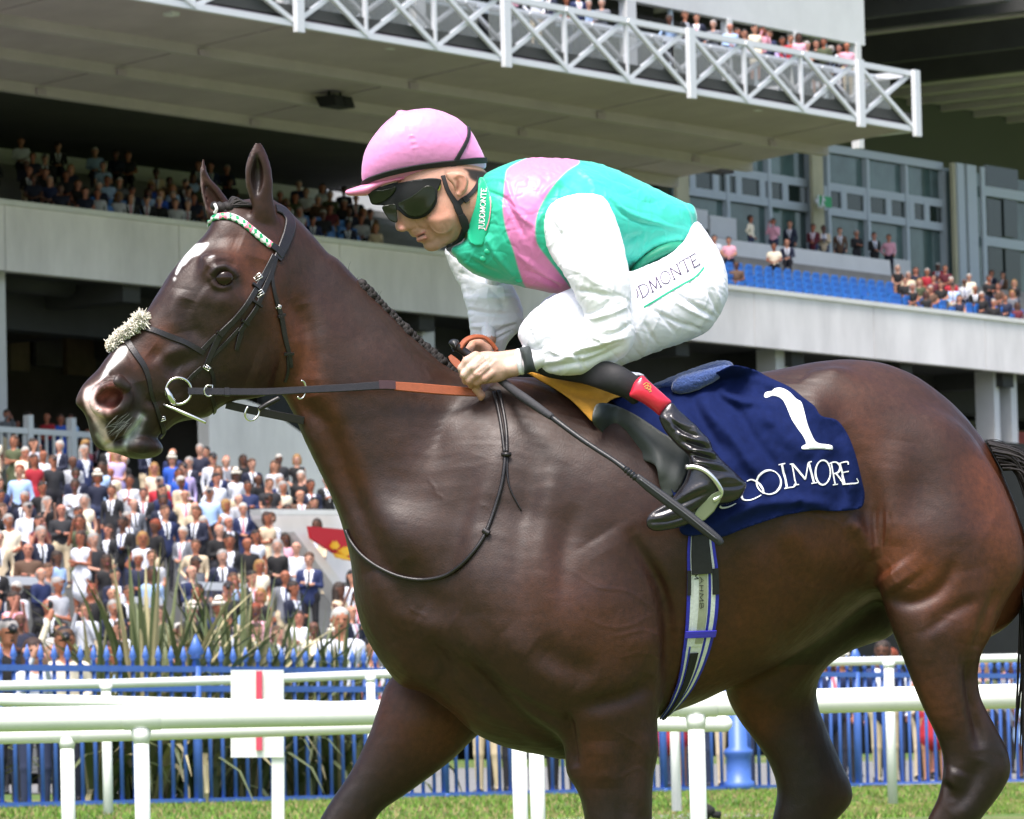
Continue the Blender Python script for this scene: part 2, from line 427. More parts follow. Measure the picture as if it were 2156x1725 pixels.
def one(name, mats, parent, f, smooth=False, label=None, cat=None, kind=None, group=None):
    mb = MB(); f(mb); o = mb.build(name, mats, parent, smooth); fixnormals(o) if False else None; return tag(o, label, cat, group, kind)
M_con = mat('pale concrete', (.82, .785, .785), rough=.9, noise=.2, nscale=.35, bump=.01, bscale=3, stretch=(1, 1, .35))
M_cap = mat('coping concrete', (.72, .72, .70), rough=.85, noise=.08, nscale=1)
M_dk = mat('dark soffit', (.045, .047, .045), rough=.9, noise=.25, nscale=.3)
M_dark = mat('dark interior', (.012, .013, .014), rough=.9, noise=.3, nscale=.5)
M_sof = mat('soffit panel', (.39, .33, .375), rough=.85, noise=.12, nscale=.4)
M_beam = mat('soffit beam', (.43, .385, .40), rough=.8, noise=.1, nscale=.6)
M_ww = mat('white painted steel', (.68, .70, .73), rough=.5)
M_wall = mat('white wall', (.66, .67, .67), rough=.85, noise=.06, nscale=.8)
M_grey = mat('grey floor', (.20, .20, .19), rough=.9, noise=.15, nscale=1)
M_fr = mat('grey blue frame', (.42, .48, .52), rough=.55)
M_gl = mat('window glass', (.07, .115, .11), rough=.08, spec=.8, noise=.5, nscale=.35)
M_gl2 = mat('dark pane', (.018, .028, .024), rough=.1, spec=.7)
M_tg = mat('balustrade glass', (.36, .38, .36), rough=.25, alpha=.38)
M_col = mat('beige column', (.42, .40, .27), rough=.85, noise=.1, nscale=1)
M_roof = mat('ribbed roof', (.64, .58, .63), rough=.8, noise=.1, nscale=.3)

stand = empty('grandstand', tuple(SP(0, 0, 0)), 'large concrete racecourse grandstand with a long pale fascia and dark open tiers', 'grandstand')
S0, S1_ = sat(-1300, 0), sat(2700, 0)
zt, zb = zat(0, 422, 0), zat(0, 571, 0); zt2 = zat(2156, 671, 0); zb2 = zat(2156, 785, 0)
print('fascia', zt, zb, zt2, zb2, 'len', S0, S1_)
ZT, ZB = (zt + zt2) / 2, (zb + zb2) / 2
n = 13; L_ = (S1_ - S0) / n
for i in range(n):
    one('fascia_panel', M_con, stand, lambda mb: sbox(mb, S0 + i * L_ + .02, S0 + (i + 1) * L_ - .02, 0, .35, ZB, ZT - .16))
one('coping', M_cap, stand, lambda mb: sbox(mb, S0, S1_, -.08, .5, ZT - .155, ZT))
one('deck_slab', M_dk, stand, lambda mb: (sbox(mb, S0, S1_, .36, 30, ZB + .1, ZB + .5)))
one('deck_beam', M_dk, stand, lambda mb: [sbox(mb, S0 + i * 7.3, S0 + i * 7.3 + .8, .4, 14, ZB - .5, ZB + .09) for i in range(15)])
# seating steps behind the fascia
def steps(mb):
    for k in range(9): sbox(mb, S0, S1_, .6 + .8 * k, 8.5, ZT - .95 + .36 * k, ZT - .55 + .36 * k)
one('seating_steps', M_grey, stand, steps)
# low wall of the concourse behind the seats, left part and right part (pixel lines at t = 8.6)
tw = 8.6
zlw = zat(27, 315, tw); 
one('concourse_wall', M_wall, stand, lambda mb: sbox(mb, sat(-1200, tw), sat(1000, tw), tw, tw + .2, ZB + 3, zlw))
zrw = zat(1570, 509, tw)
one('concourse_wall', M_wall, stand, lambda mb: sbox(mb, sat(1430, tw), sat(1884, tw), tw, tw + .2, ZB + 3, zrw))
print('walls', zlw, zrw, 'ZT', ZT)
ZC = zlw - .85
one('concourse_floor', M_grey, stand, lambda mb: sbox(mb, S0, S1_, 8.8, 30, ZC - .3, ZC))
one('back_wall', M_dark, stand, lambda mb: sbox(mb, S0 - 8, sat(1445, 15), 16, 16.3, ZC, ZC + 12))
for px in (32, 142, 330, 440, 580, 760, 900, 1100, 1300):
    one('wall_post', mat('dark olive post', (.05, .055, .035), .8) if 'dark olive post' not in bpy.data.materials else bpy.data.materials['dark olive post'], stand, lambda mb: sbox(mb, sat(px, 13), sat(px, 13) + .35, 13, 13.4, ZC, ZC + 9))
# yellowish lit counters glimpsed in the dark
for a, b_, y in ((138, 220, 290), (535, 590, 290)):
    s0 = sat(a, 15.6); s1 = sat(b_, 15.6); z = zat((a + b_) / 2, y, 15.6)
    one('lit_counter', mat('amber light', (.5, .3, .05), emit=((.9, .5, .1), .09)), stand, lambda mb: sbox(mb, s0, s1, 15.5, 15.6, z - .45, z + .1))

# right-hand glazed front behind the concourse
tg = 12.0
def gw(px, py): return on_t(px, py, tg)
glz = lambda a, b: None
zA = zat(1453, 355, tg); zB_ = zat(1453, 403, tg)     # band of square panes
ztop = zat(1600, 300, tg); zlow = ZC
xs0 = 1436; xs1 = 2020
one('glazing', M_gl, stand, lambda mb: sbox(mb, sat(xs0, tg), sat(2300, tg), tg + .15, tg + .3, zlow, ztop + .2))
for (a, b_, panes) in ((1452, 1718, [1478, 1518, 1527, 1566, 1575, 1616, 1625, 1665, 1673, 1712]), (1756, 2000, [1760, 1788, 1796, 1836, 1843, 1882, 1890, 1928, 1938, 1962, 1970, 1996])):
    s0, s1 = sat(a, tg), sat(b_, tg)
    for zz in (zA + .1, zB_, zlow + .15, ztop + .2): one('rail', M_fr, stand, lambda mb: sbox(mb, s0, s1, tg - .05, tg + .1, zz - .16, zz + .16))
    for k in range(0, len(panes), 2):
        p0, p1 = sat(panes[k], tg), sat(panes[k + 1], tg); one('pane', M_gl2, stand, lambda mb: sbox(mb, p0, p1, tg + .02, tg + .12, zB_ + .17, zA - .07))
        one('mullion', M_fr, stand, lambda mb: sbox(mb, p0 - .45, p0 - .06, tg - .06, tg + .1, zB_, zA + .1))
    for k in range(4): q = s0 + (s1 - s0) * k / 3; one('mullion', M_fr, stand, lambda mb: sbox(mb, q - .1, q + .1, tg - .1, tg + .14, zlow, ztop))
for px, w_ in ((1434, 26), (1722, 22), (2018, 10)):
    s0, s1 = sat(px, tg - .5), sat(px + w_, tg - .5); one('column', M_col, stand, lambda mb: sbox(mb, s0, s1, tg - .6, tg - .45, zlow, ztop + .3))
for px, w_ in ((2028, 14), (2048, 20), (2078, 8)):
    s0, s1 = sat(px, tg - .6), sat(px + w_, tg - .6); one('column', M_fr, stand, lambda mb: sbox(mb, s0, s1, tg - .7, tg - .6, zlow, ztop + .3))
for px0, px1, y0, y1 in ((2092, 2122, 420, 500), (2128, 2156, 420, 500), (2092, 2122, 520, 600), (2128, 2160, 520, 610), (2092, 2160, 350, 400)):
    s0, s1 = sat(px0, tg), sat(px1, tg); z0, z1 = zat(px0, y1, tg), zat(px0, y0, tg); one('pane', M_gl2, stand, lambda mb: sbox(mb, s0, s1, tg, tg + .1, z0, z1))
for y in (405, 510): z0 = zat(2090, y, tg); one('rail', M_fr, stand, lambda mb: sbox(mb, sat(2086, tg), sat(2300, tg), tg - .1, tg + .1, z0 - .2, z0 + .2))
# white panels before the lower glass stand in for bright tent reflections
for px0, px1, y0, y1 in ((1462, 1500, 440, 480), (1505, 1560, 455, 500), (1880, 1925, 545, 600)):
    s0, s1 = sat(px0, 11.9), sat(px1, 11.9); z0, z1 = zat(px0, y1, 11.9), zat(px0, y0, 11.9); one('bright_reflection_panel', M_wall, stand, lambda mb: mb.add([SP(s0, 11.85, z0), SP(s1, 11.85, z0), SP(s1, 11.85, z0 + (z1 - z0) * .6), SP((s0 + s1) / 2, 11.85, z1)], [(0, 1, 2, 3)]) if False else sbox(mb, s0, s1, 11.85, 11.95, z0, z1))
# exit sign on the column
sg = one('exit_sign', mat('exit green', (.02, .30, .10), .5), None, lambda mb: sbox(mb, sat(1734, 11), sat(1760, 11), 10.9, 11, zat(1746, 438, 11), zat(1746, 416, 11)), label='small green exit sign on the beige column above the concourse', cat='sign')
def running(mb):
    z = zat(1746, 427, 10.85); s = sat(1746, 10.85)
    for a, b in [((0, .25), (.05, .45)), ((0, .25), (-.12, 0)), ((0, .25), (.15, .05)), ((.05, .4), (.2, .3)), ((.05, .45), (.06, .52)), ((-.3, 0), (-.3, .5)), ((-.3, .25), (-.5, .25)), ((-.5, .25), (-.42, .33)), ((-.5, .25), (-.42, .17))]: bar_s(mb, s + a[0], z - .25 + a[1], s + b[0], z - .25 + b[1], 10.86, .06, .03)
o = MB(); running(o); o.build('pictogram', M_ww, sg)
# ---------------------------------------------------------------- the underside of the upper floor
tf, tb_ = -11.8, -2.8
def fit(t, pts):   # mean height of a pixel line in plane t
    return float(np.mean([zat(x, y, t) for x, y in pts]))
zf_ = fit(tf, [(330, 0), (1078, 128), (1930, 275)]); zbk = fit(tb_, [(0, 165), (1078, 327), (1440, 378)])
print('soffit z', zf_, zbk)
# panels: rows between front edge and the two cross beams, split at the bays
bays = [-1200, -850, -520, -180, 200, 637, 1075, 1465, 1822, 1940]; tr = [tf, tf + 3.2, tf + 6.1, tb_]
def soz(t): return zf_ + (zbk - zf_) * (t - tf) / (tb_ - tf)
sb = [sat(b, tf) for b in bays]
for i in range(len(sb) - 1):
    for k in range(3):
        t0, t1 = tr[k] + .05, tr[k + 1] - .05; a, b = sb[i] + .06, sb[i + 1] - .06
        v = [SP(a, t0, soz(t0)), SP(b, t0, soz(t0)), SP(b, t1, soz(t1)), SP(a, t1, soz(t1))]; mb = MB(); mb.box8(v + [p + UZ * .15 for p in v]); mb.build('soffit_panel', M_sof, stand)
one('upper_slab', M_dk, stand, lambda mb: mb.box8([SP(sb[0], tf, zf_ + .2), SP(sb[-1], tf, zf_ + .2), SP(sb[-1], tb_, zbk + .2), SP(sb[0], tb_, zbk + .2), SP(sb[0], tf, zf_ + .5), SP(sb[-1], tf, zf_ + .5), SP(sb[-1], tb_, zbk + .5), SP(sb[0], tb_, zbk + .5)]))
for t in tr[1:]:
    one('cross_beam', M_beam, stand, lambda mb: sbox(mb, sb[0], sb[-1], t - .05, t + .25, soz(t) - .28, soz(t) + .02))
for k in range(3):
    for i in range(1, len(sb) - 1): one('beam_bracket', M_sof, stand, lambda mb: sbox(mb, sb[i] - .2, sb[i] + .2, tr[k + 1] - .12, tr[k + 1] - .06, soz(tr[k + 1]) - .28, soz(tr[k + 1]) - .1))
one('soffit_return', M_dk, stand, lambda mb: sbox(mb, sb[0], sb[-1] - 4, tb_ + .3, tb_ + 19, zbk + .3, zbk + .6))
for px, py in ((378, 27), (835, 98), (1238, 165), (1610, 229)):
    s = sat(px, tf + .8); z = zat(px, py, tf + .8); o = one('soffit_lamp', M_ww, stand, lambda mb: sbox(mb, s - .16, s + .16, tf + .65, tf + .95, z - .12, z + .3))
# speakers hanging under the upper floor
for (px, py, w_, h_, t) in ((720, 218, 60, 24, -6.4), (1510, 350, 100, 32, -2.0)):
    s = sat(px, t); z = zat(px, py, t); D = depth_t(px, t); w2, h2 = w_ / F * D * 1.1, h_ / F * D
    sp = empty('loudspeaker', tuple(SP(s, t, z)), 'black loudspeaker hanging under the ceiling ' + ('left of the pink helmet' if px < 1000 else 'above the glazed front on the right'), 'loudspeaker', 'loudspeakers under the ceiling')
    for k in (-1, 1):
        mb = MB(); c = SP(s + k * w2 * .26, t, z); ax = US * w2 * .24; up = UZ * h2 * .5 + NS * .1; mb.box8([c - ax - NS * .3 - up, c + ax - NS * .3 - up, c + ax + NS * .3 - up, c - ax + NS * .3 - up, c - ax * .9 - NS * .4 + up, c + ax * .9 - NS * .4 + up, c + ax * .9 + NS * .3 + up, c - ax * .9 + NS * .3 + up]); mb.build('cabinet', M_dark, sp)
    for k in (-.3, .3): mb = MB(); bar_s(mb, s + w2 * k, z + h2 * .5, s + w2 * k, z + h2 * 1.6, t, .06, .06); mb.build('hanger', M_dark, sp)
# ---------------------------------------------------------------- white lattice truss along the balcony edge
truss = empty('balcony_truss', tuple(SP(sb[0], tf, zf_)), 'white steel lattice truss along the edge of the upper balcony', 'truss')
ztc = fit(tf, [(1090, 0), (1480, 72), (1950, 165)]); H = ztc - zf_; sEnd = sat(1940, tf)
print('truss', zf_, ztc)
for t, nm in ((tf, 'f'), (tf + 1.3, 'b')):
    w_ = .13 if nm == 'f' else .10
    for z in (zf_, ztc): one('chord', M_ww, truss, lambda mb: sbox(mb, sb[0], sEnd, t - .08, t + .08, z - .085, z + .085))
    for i in range(len(sb) - 1):
        a, b = sb[i], min(sb[i + 1], sEnd); L = b - a; m_ = max(1, round(L / 3.5)); 
        if i == len(sb) - 2: m_ = 1
        for k in range(m_):
            x0, x1 = a + L * k / m_, a + L * (k + 1) / m_; xm = (x0 + x1) / 2
            one('diagonal', M_ww, truss, lambda mb: bar_s(mb, x0, zf_, x1, ztc, t + .03, w_, .1)); one('diagonal', M_ww, truss, lambda mb: bar_s(mb, x0, ztc, x1, zf_, t - .07, w_, .1))
            if k and nm == 'f': one('vertical', M_ww, truss, lambda mb: sbox(mb, x0 - .05, x0 + .05, t - .06, t + .06, zf_, ztc))
for i in range(1, len(sb)): 
    x = min(sb[i], sEnd); one('post', M_ww, truss, lambda mb: sbox(mb, x - .16, x + .16, tf - .25, tf - .1, zf_ - .25, ztc + .1))
mb = MB(); sbox(mb, sEnd - .1, sEnd + .1, tf, tf + 8, zf_ - .1, zf_ + .1); sbox(mb, sEnd - .1, sEnd + .1, tf, tf + 8, ztc - .1, ztc + .1); mb.build('end_rail', M_ww, truss)
for i in range(len(sb) - 1):
    a, b = sb[i] + .3, min(sb[i + 1], sEnd) - .3; one('glass_panel', M_tg, truss, lambda mb: sbox(mb, a, b, tf + .6, tf + .63, zf_ + .3, ztc - .15))
# room behind the balcony: white wall with windows
tu = tf + 6.0; zu = zf_ + .5
zc_ = zat(1540, 42, tu); se = sat(1845, tu); zwt = zat(1540, 0, tu) + 3
one('upper_wall', M_wall, stand, lambda mb: sbox(mb, sb[0], se, tu, tu + .3, zc_, zwt))
one('upper_room', M_dark, stand, lambda mb: sbox(mb, sb[0], se - .4, tu + 1.5, tu + 1.8, zu, zc_))
for px, w_ in ((1346, 27), (1560, 12), (1700, 14), (1830, 14), (900, 26), (620, 20)):
    s = sat(px, tu - .1); D = depth_t(px, tu); one('upper_column', M_wall, stand, lambda mb: sbox(mb, s, s + w_ / F * D / .58 * .75, tu - .05, tu + .25, zu, zc_))
for px in (1440, 1620, 1765):
    s = sat(px, tu); one('window_frame', M_fr, stand, lambda mb: sbox(mb, s, s + .15, tu + .1, tu + .2, zu, zc_))
one('window_frame', M_fr, stand, lambda mb: sbox(mb, sb[0], se, tu + .1, tu + .2, zu + 2.3, zu + 2.45))
# ---------------------------------------------------------------- big dark ribbed roof beyond
zr_ = 33.0; 
one('roof', M_roof, stand, lambda mb: sbox(mb, sat(1200, 2), sat(2800, 34), 3, 36, zr_, zr_ + .5))
for k in range(36):
    s = sat(1500, 5) + k * 3.1; one('roof_rib', M_roof, stand, lambda mb: sbox(mb, s, s + .28, 3, 34, zr_ - .3, zr_ - .01))
one('roof_wall', mat('dark upper wall', (.10, .11, .11), .9), stand, lambda mb: sbox(mb, sat(1200, 14), sat(2800, 34), 30, 30.5, ZC + 4, zr_))
for px in (1580, 1660, 1900, 2060): 
    s = sat(px, 14); one('dark_rafter', M_dk, stand, lambda mb: mb.box8([SP(s, 2, zr_ - 2.6), SP(s + .5, 2, zr_ - 2.6), SP(s + .5, 20, zr_ - 2.6), SP(s, 20, zr_ - 2.6), SP(s, 2, zr_ - 1.4), SP(s + .5, 2, zr_ - 1.4), SP(s + .5, 20, zr_ - 1.4), SP(s, 20, zr_ - 1.4)]))
# ---------------------------------------------------------------- undercroft below the fascia
zg = 10.1     # level of the undercroft floor
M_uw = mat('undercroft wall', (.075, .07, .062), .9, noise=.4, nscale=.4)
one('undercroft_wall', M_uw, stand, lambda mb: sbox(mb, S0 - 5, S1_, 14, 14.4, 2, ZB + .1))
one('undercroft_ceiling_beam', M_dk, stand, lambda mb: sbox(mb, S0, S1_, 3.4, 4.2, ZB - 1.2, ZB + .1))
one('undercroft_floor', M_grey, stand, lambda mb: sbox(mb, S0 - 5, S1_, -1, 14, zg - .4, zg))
for px, w_, y in ((-30, 36, 0), (878, 34, 0), (1622, 40, 0), (2080, 18, 0), (2116, 20, 0)):
    s = sat(px, 1); D = depth_t(px, 1); one('undercroft_column', M_wall, stand, lambda mb: sbox(mb, s, s + w_ / F * D / .8, .7, 1.5, zg - 6, ZB + .1))
for px, py in ((11, 655), (38, 655), (236, 722)):
    s = sat(px, 10); z = zat(px, py, 10); mb = MB(); mb.tube([SP(s, 10, z - .25), SP(s, 10, z - .1), SP(s, 10, z + .2)], [.05, .15, .1], 8)
    o = mb.build('wall_lamp', mat('warm lamp', (1, .6, .1), emit=((1, .55, .08), 2.2)), None, smooth=True); tag(o, 'warm yellow wall lamp in the dark undercroft ' + {11: 'nearest the left edge', 38: 'second from the left edge', 236: 'just left of the horse muzzle'}[px], 'lamp', 'wall lamps in the undercroft')
for k, (x0, x1, y0, y1, c) in enumerate([(20, 60, 700, 780, (.20, .17, .12)), (75, 130, 690, 770, (.10, .10, .11)), (140, 200, 700, 790, (.16, .12, .08)), (905, 935, 700, 760, (.12, .11, .10)), (1320, 1420, 730, 765, (.16, .09, .03)), (1520, 1600, 720, 790, (.10, .11, .13)), (1680, 1760, 760, 800, (.12, .12, .13)), (2020, 2070, 830, 930, (.14, .14, .15)), (2130, 2156, 900, 960, (.30, .05, .04))]):
    t = 13.8; s0, s1 = sat(x0, t), sat(x1, t); z0, z1 = zat(x0, y1, t), zat(x0, y0, t); one('wall_panel', mat('undercroft panel %d' % k, c, .8, noise=.3, nscale=1), stand, lambda mb: sbox(mb, s0, s1, t - .1, t + .1, z0, z1))
for px, y0, y1 in ((2000, 900, 1000), (2080, 900, 1010)):
    t = 4; one('stair_rail', M_fr, stand, lambda mb: bar_s(mb, sat(px, t), zat(px, y0, t), sat(px + 120, t), zat(px + 120, y1, t), t, .1, .1))
# ducts under the slab
s = sat(85, 2); z = zat(85, 597, 2); mb = MB(); mb.tube([SP(s - 1.6, 2.2, z), SP(s + 1.6, 2.2, z)], .32, 12); mb.build('duct', M_dk, stand, smooth=True)
# concrete apron wall above the terrace (pale, behind the horse jaw) and the sloping wall
def apron(mb):
    t = -6.0; s0, s1 = sat(440, t), sat(800, t); z1 = zat(470, 815, t); z0 = zat(470, 960, t)
    zz0 = zat(560, 858, t); sm_, se_ = sat(560, t), sat(760, t); ze = zat(740, 1000, t)
    v = [(s0, z0 - 3), (se_, z0 - 3), (se_, ze), (sm_, zz0), (s0, z1)]
    mb.add([SP(a, t, b) for a, b in v] + [SP(a, t + .4, b) for a, b in v], [(0, 1, 2, 3, 4), (9, 8, 7, 6, 5)] + [(i, (i + 1) % 5 + 0, (i + 1) % 5 + 5, i + 5) for i in range(5)])
fixnormals(one('terrace_back_wall', M_con, stand, apron))
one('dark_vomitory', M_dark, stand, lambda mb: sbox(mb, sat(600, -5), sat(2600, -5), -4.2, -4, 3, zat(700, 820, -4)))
# planter and coping, with a sloping wall and the red hoarding
def poly_wall(name, m, pts, t, th, parent=stand):
    v = [on_t(x, y, t) for x, y in pts]; k = len(v); mb = MB(); mb.add([SP(a, t, b) for a, b in v] + [SP(a, t + th, b) for a, b in v], [tuple(range(k)), tuple(range(2 * k - 1, k - 1, -1))] + [(i, (i + 1) % k, (i + 1) % k + k, i + k) for i in range(k)])
    return fixnormals(mb.build(name, m, parent))
poly_wall('terrace_side_wall', M_con, [(555, 1078), (760, 1078), (760, 1330), (742, 1330), (650, 1195), (560, 1092)], -26, .4); poly_wall('side_wall_coping', M_cap, [(548, 1072), (740, 1074), (740, 1084), (552, 1084)], -26.5, .3)
poly_wall('sloping_coping', M_cap, [(620, 1120), (640, 1120), (770, 1290), (770, 1312), (745, 1290)], -29.6, .4)
rb = poly_wall('red_banner', mat('red hoarding', (.45, .01, .02), .6), [(650, 1108), (800, 1122), (800, 1190), (724, 1178), (655, 1134)], -30.0, .06, None); tag(rb, 'red advertising banner with yellow shapes on the terrace wall beside the horse neck', 'banner')
mb = MB()
for pts in ([(700, 1150), (708, 1138), (716, 1150), (708, 1158)], [(716, 1160), (732, 1150), (742, 1165), (728, 1172)], [(706, 1164), (740, 1176), (738, 1180), (712, 1174)]):
    v = [on_t(x, y, -30.1) for x, y in pts]; mb.add([SP(a, -30.1, b) for a, b in v] + [SP(a, -30.02, b) for a, b in v], [(0, 1, 2, 3), (7, 6, 5, 4)])
mb.build('banner_print', mat('hoarding yellow', (.75, .42, .02), .6), rb)
# dark shrubs in the planter on the side wall
print('stand', round(time.time() - T0, 1))
# ---------------------------------------------------------------- ground
FT = -65.0     # fence line, in stand coordinates
def gz(t):
    pts = [(-120, 0.0), (-92, 0.0), (-84, .12), (-76, .36), (-70, .5), (-68.5, .62), (-65, .69), (-60, .72), (-40, 1.1), (-30, 1.5), (40, 1.5), (900, 1.5)]
    return float(np.interp(t, [p[0] for p in pts], [p[1] for p in pts]))
mb = MB(); ts = [-400, -120, -92, -84, -80, -76, -73, -70, -69.2, -68.5, -65, -60, -40, -30, 40, 900]; ss = np.linspace(-600, 900, 60)
for i, t in enumerate(ts):
    for s in ss: mb.v.append(tuple(SP(s, t, gz(t))))
n = len(ss)
for i in range(len(ts) - 1):
    for j in range(n - 1): a = i * n + j; mb.f.append((a, a + 1, a + 1 + n, a + n)); mb.m.append(0)
M_turf = mat('turf', (.075, .135, .018), rough=.9, noise=.30, nscale=1.3, bump=.03, bscale=30, detail=10)
# worn, straw-coloured patches in the turf
nt_ = M_turf.node_tree; N = nt_.nodes; L = nt_.links; pr = N['Principled BSDF']; prev = pr.inputs['Base Color'].links[0].from_socket
tc = N.new('ShaderNodeTexCoord'); mp = N.new('ShaderNodeMapping'); mp.inputs['Scale'].default_value = (.12, .5, 1); L.new(tc.outputs['Object'], mp.inputs[0]); nz = N.new('ShaderNodeTexNoise'); nz.inputs['Scale'].default_value = 1.1; nz.inputs['Detail'].default_value = 7; L.new(mp.outputs[0], nz.inputs['Vector'])
r_ = N.new('ShaderNodeMapRange'); r_.inputs['From Min'].default_value = .5; r_.inputs['From Max'].default_value = .68; L.new(nz.outputs[0], r_.inputs[0]); mx = N.new('ShaderNodeMix'); mx.data_type = 'RGBA'; L.new(r_.outputs[0], mx.inputs['Factor']); L.new(prev, mx.inputs['A']); mx.inputs['B'].default_value = (.22, .17, .08, 1); L.new(mx.outputs['Result'], pr.inputs['Base Color'])
g = mb.build('ground', M_turf, None, smooth=True); tag(g, kind='structure', label='green turf with worn straw patches sloping up to the blue fence')
def strip(name, m, t0, t1, s0, s1, dz, label):
    mb = MB(); q = np.linspace(t0, t1, 8); sl = np.linspace(s0, s1, 24)
    for t in q:
        for s in sl: mb.v.append(tuple(SP(s, t + .25 * math.sin(s * .35), gz(t) + dz)))
    for i in range(7):
        for j in range(23): a = i * 24 + j; mb.f.append((a, a + 1, a + 25, a + 24)); mb.m.append(0)
    return tag(mb.build(name, m, None, smooth=True), label=label, kind='structure')
strip('path', mat('grey path', (.30, .31, .30), .9, noise=.15, nscale=2, bump=.01, bscale=20), -72.2, -70.8, sat(100, -71), sat(1500, -71), .012, 'grey gravel path along the grass bank')
strip('worn_track', mat('bare earth', (.26, .19, .12), .95, noise=.25, nscale=2, bump=.02, bscale=12), -71.5, -70.2, sat(1480, -71), sat(2500, -71), .014, 'strip of bare brown earth in the grass at the right')
strip('paving', mat('grey paving', (.17, .17, .165), .9, noise=.15, nscale=1.2), -64.2, -36, -60, 160, .01, 'grey paved enclosure behind the blue fence')
strip('lawn_strip', M_turf, -64.4, -61.5, -60, 160, .03, 'strip of lawn just inside the blue fence')
strip('fence_kerb', mat('kerb concrete', (.36, .38, .40), .85, noise=.15, nscale=2), -65.35, -64.7, -60, 160, .03, 'narrow concrete kerb under the blue fence')
# turf blades along the visible bank
def blades(name, t0, t1, px0, px1, cnt, h, seed, cols):
    rs = np.random.RandomState(seed); v = []; f = []; mi = []
    for i in range(cnt):
        t = rs.uniform(t0, t1); s = rs.uniform(sat(px0, t), sat(px1, t)); p = SP(s, t, gz(t)); L = h * rs.uniform(.5, 1.4); a = rs.uniform(0, 6.28); w_ = .006 + .006 * rs.rand(); d = np.array([math.cos(a), math.sin(a), 0])
        ln = rs.normal(0, .4, 2) * L; b = len(v); v += [p - d * w_, p + d * w_, p + np.array([ln[0], ln[1], L])]; f.append((b, b + 1, b + 2)); mi.append(rs.randint(len(cols)))
    o = mesh_obj(name, v, np.array(f), cols, None, smooth=False, matidx=mi); return o
gm = [mat('grass a', (.085, .20, .015), .8), mat('grass b', (.15, .27, .03), .8), mat('grass c', (.28, .23, .10), .85)]
o = blades('grass', -73.5, -65.4, -40, 2200, 60000, .042, 3, gm); tag(o, 'short grass blades on the bank before the blue fence', 'grass', kind='stuff')

# ---------------------------------------------------------------- blue spear-topped fence
M_bl = mat('blue fence paint', (.065, .155, .50), rough=.42, noise=.1, nscale=6)
fence = empty('blue_fence', tuple(SP(sat(0, FT), FT, gz(FT))), 'long blue steel fence with spear tops between the turf and the crowd', 'fence')
zg_ = gz(FT); zr1 = zat(0, 1406, FT); zr2 = zat(0, 1449, FT); zpk = zat(25, 1362, FT); print('fence', zg_, zr1, zr2, zpk)
def picket_mesh(big=False):
    mb = MB(); r = .022 if not big else .05; top = zr1 - zg_ + .03
    mb.tube([(0, 0, .0), (0, 0, .05)], [.05, r], 6) ; mb.tube([(0, 0, .05), (0, 0, top)], r, 6)
    H = zpk - zr1 + (.12 if big else 0); mb.tube([(0, 0, top), (0, 0, top + H * .22), (0, 0, top + H * .26), (0, 0, top + H * .30), (0, 0, top + H * .42), (0, 0, top + H)], [r, r * .7, r * 1.5, r * .8, r * 1.9, .002], 6)
    me = bpy.data.meshes.new('picket'); me.from_pydata([tuple(x) for x in mb.v], [], mb.f); me.materials.append(M_bl); me.polygons.foreach_set('use_smooth', [True] * len(me.polygons)); me.update(); return me
PM, PB = picket_mesh(), picket_mesh(True)
fl = world_loc(fence)
sp0 = sat(48.5, FT) - (sat(48.5, FT) - sat(20, FT)) * 42; s = sp0; k = 0; dpk = (sat(48.5, FT) - sat(20, FT))
while s < sat(2700, FT):
    big = ((k - 38) % 21 == 17); o = bpy.data.objects.new('picket' if not big else 'fence_post', PB if big else PM); COL.objects.link(o); o.parent = fence; o.location = Vector(SP(s, FT, zg_)) - fl; s += dpk; k += 1
print('pickets', k)
for z in (zr1, zr2): one('fence_rail', M_bl, fence, lambda mb: sbox(mb, sp0, sat(2700, FT), FT - .03, FT + .03, z - .03, z + .03))
one('fence_rail', M_bl, fence, lambda mb: sbox(mb, sp0, sat(2700, FT), FT - .03, FT + .03, zg_ + .02, zg_ + .06))
# thick ornamental post between the girth and the far hind leg
s = sat(1520, FT); mb = MB(); mb.tube([SP(s, FT - .1, z) for z in (zg_, zg_ + .1, zg_ + .12, zg_ + .38, zg_ + .42, zg_ + .46, zg_ + .5, zg_ + 1.2)], [.18, .18, .145, .145, .17, .17, .11, .10], 14); o = mb.build('lamp_post', M_bl, None, smooth=True); tag(o, 'thick blue cast-iron post with a stepped base at the fence, right of the girth', 'post')

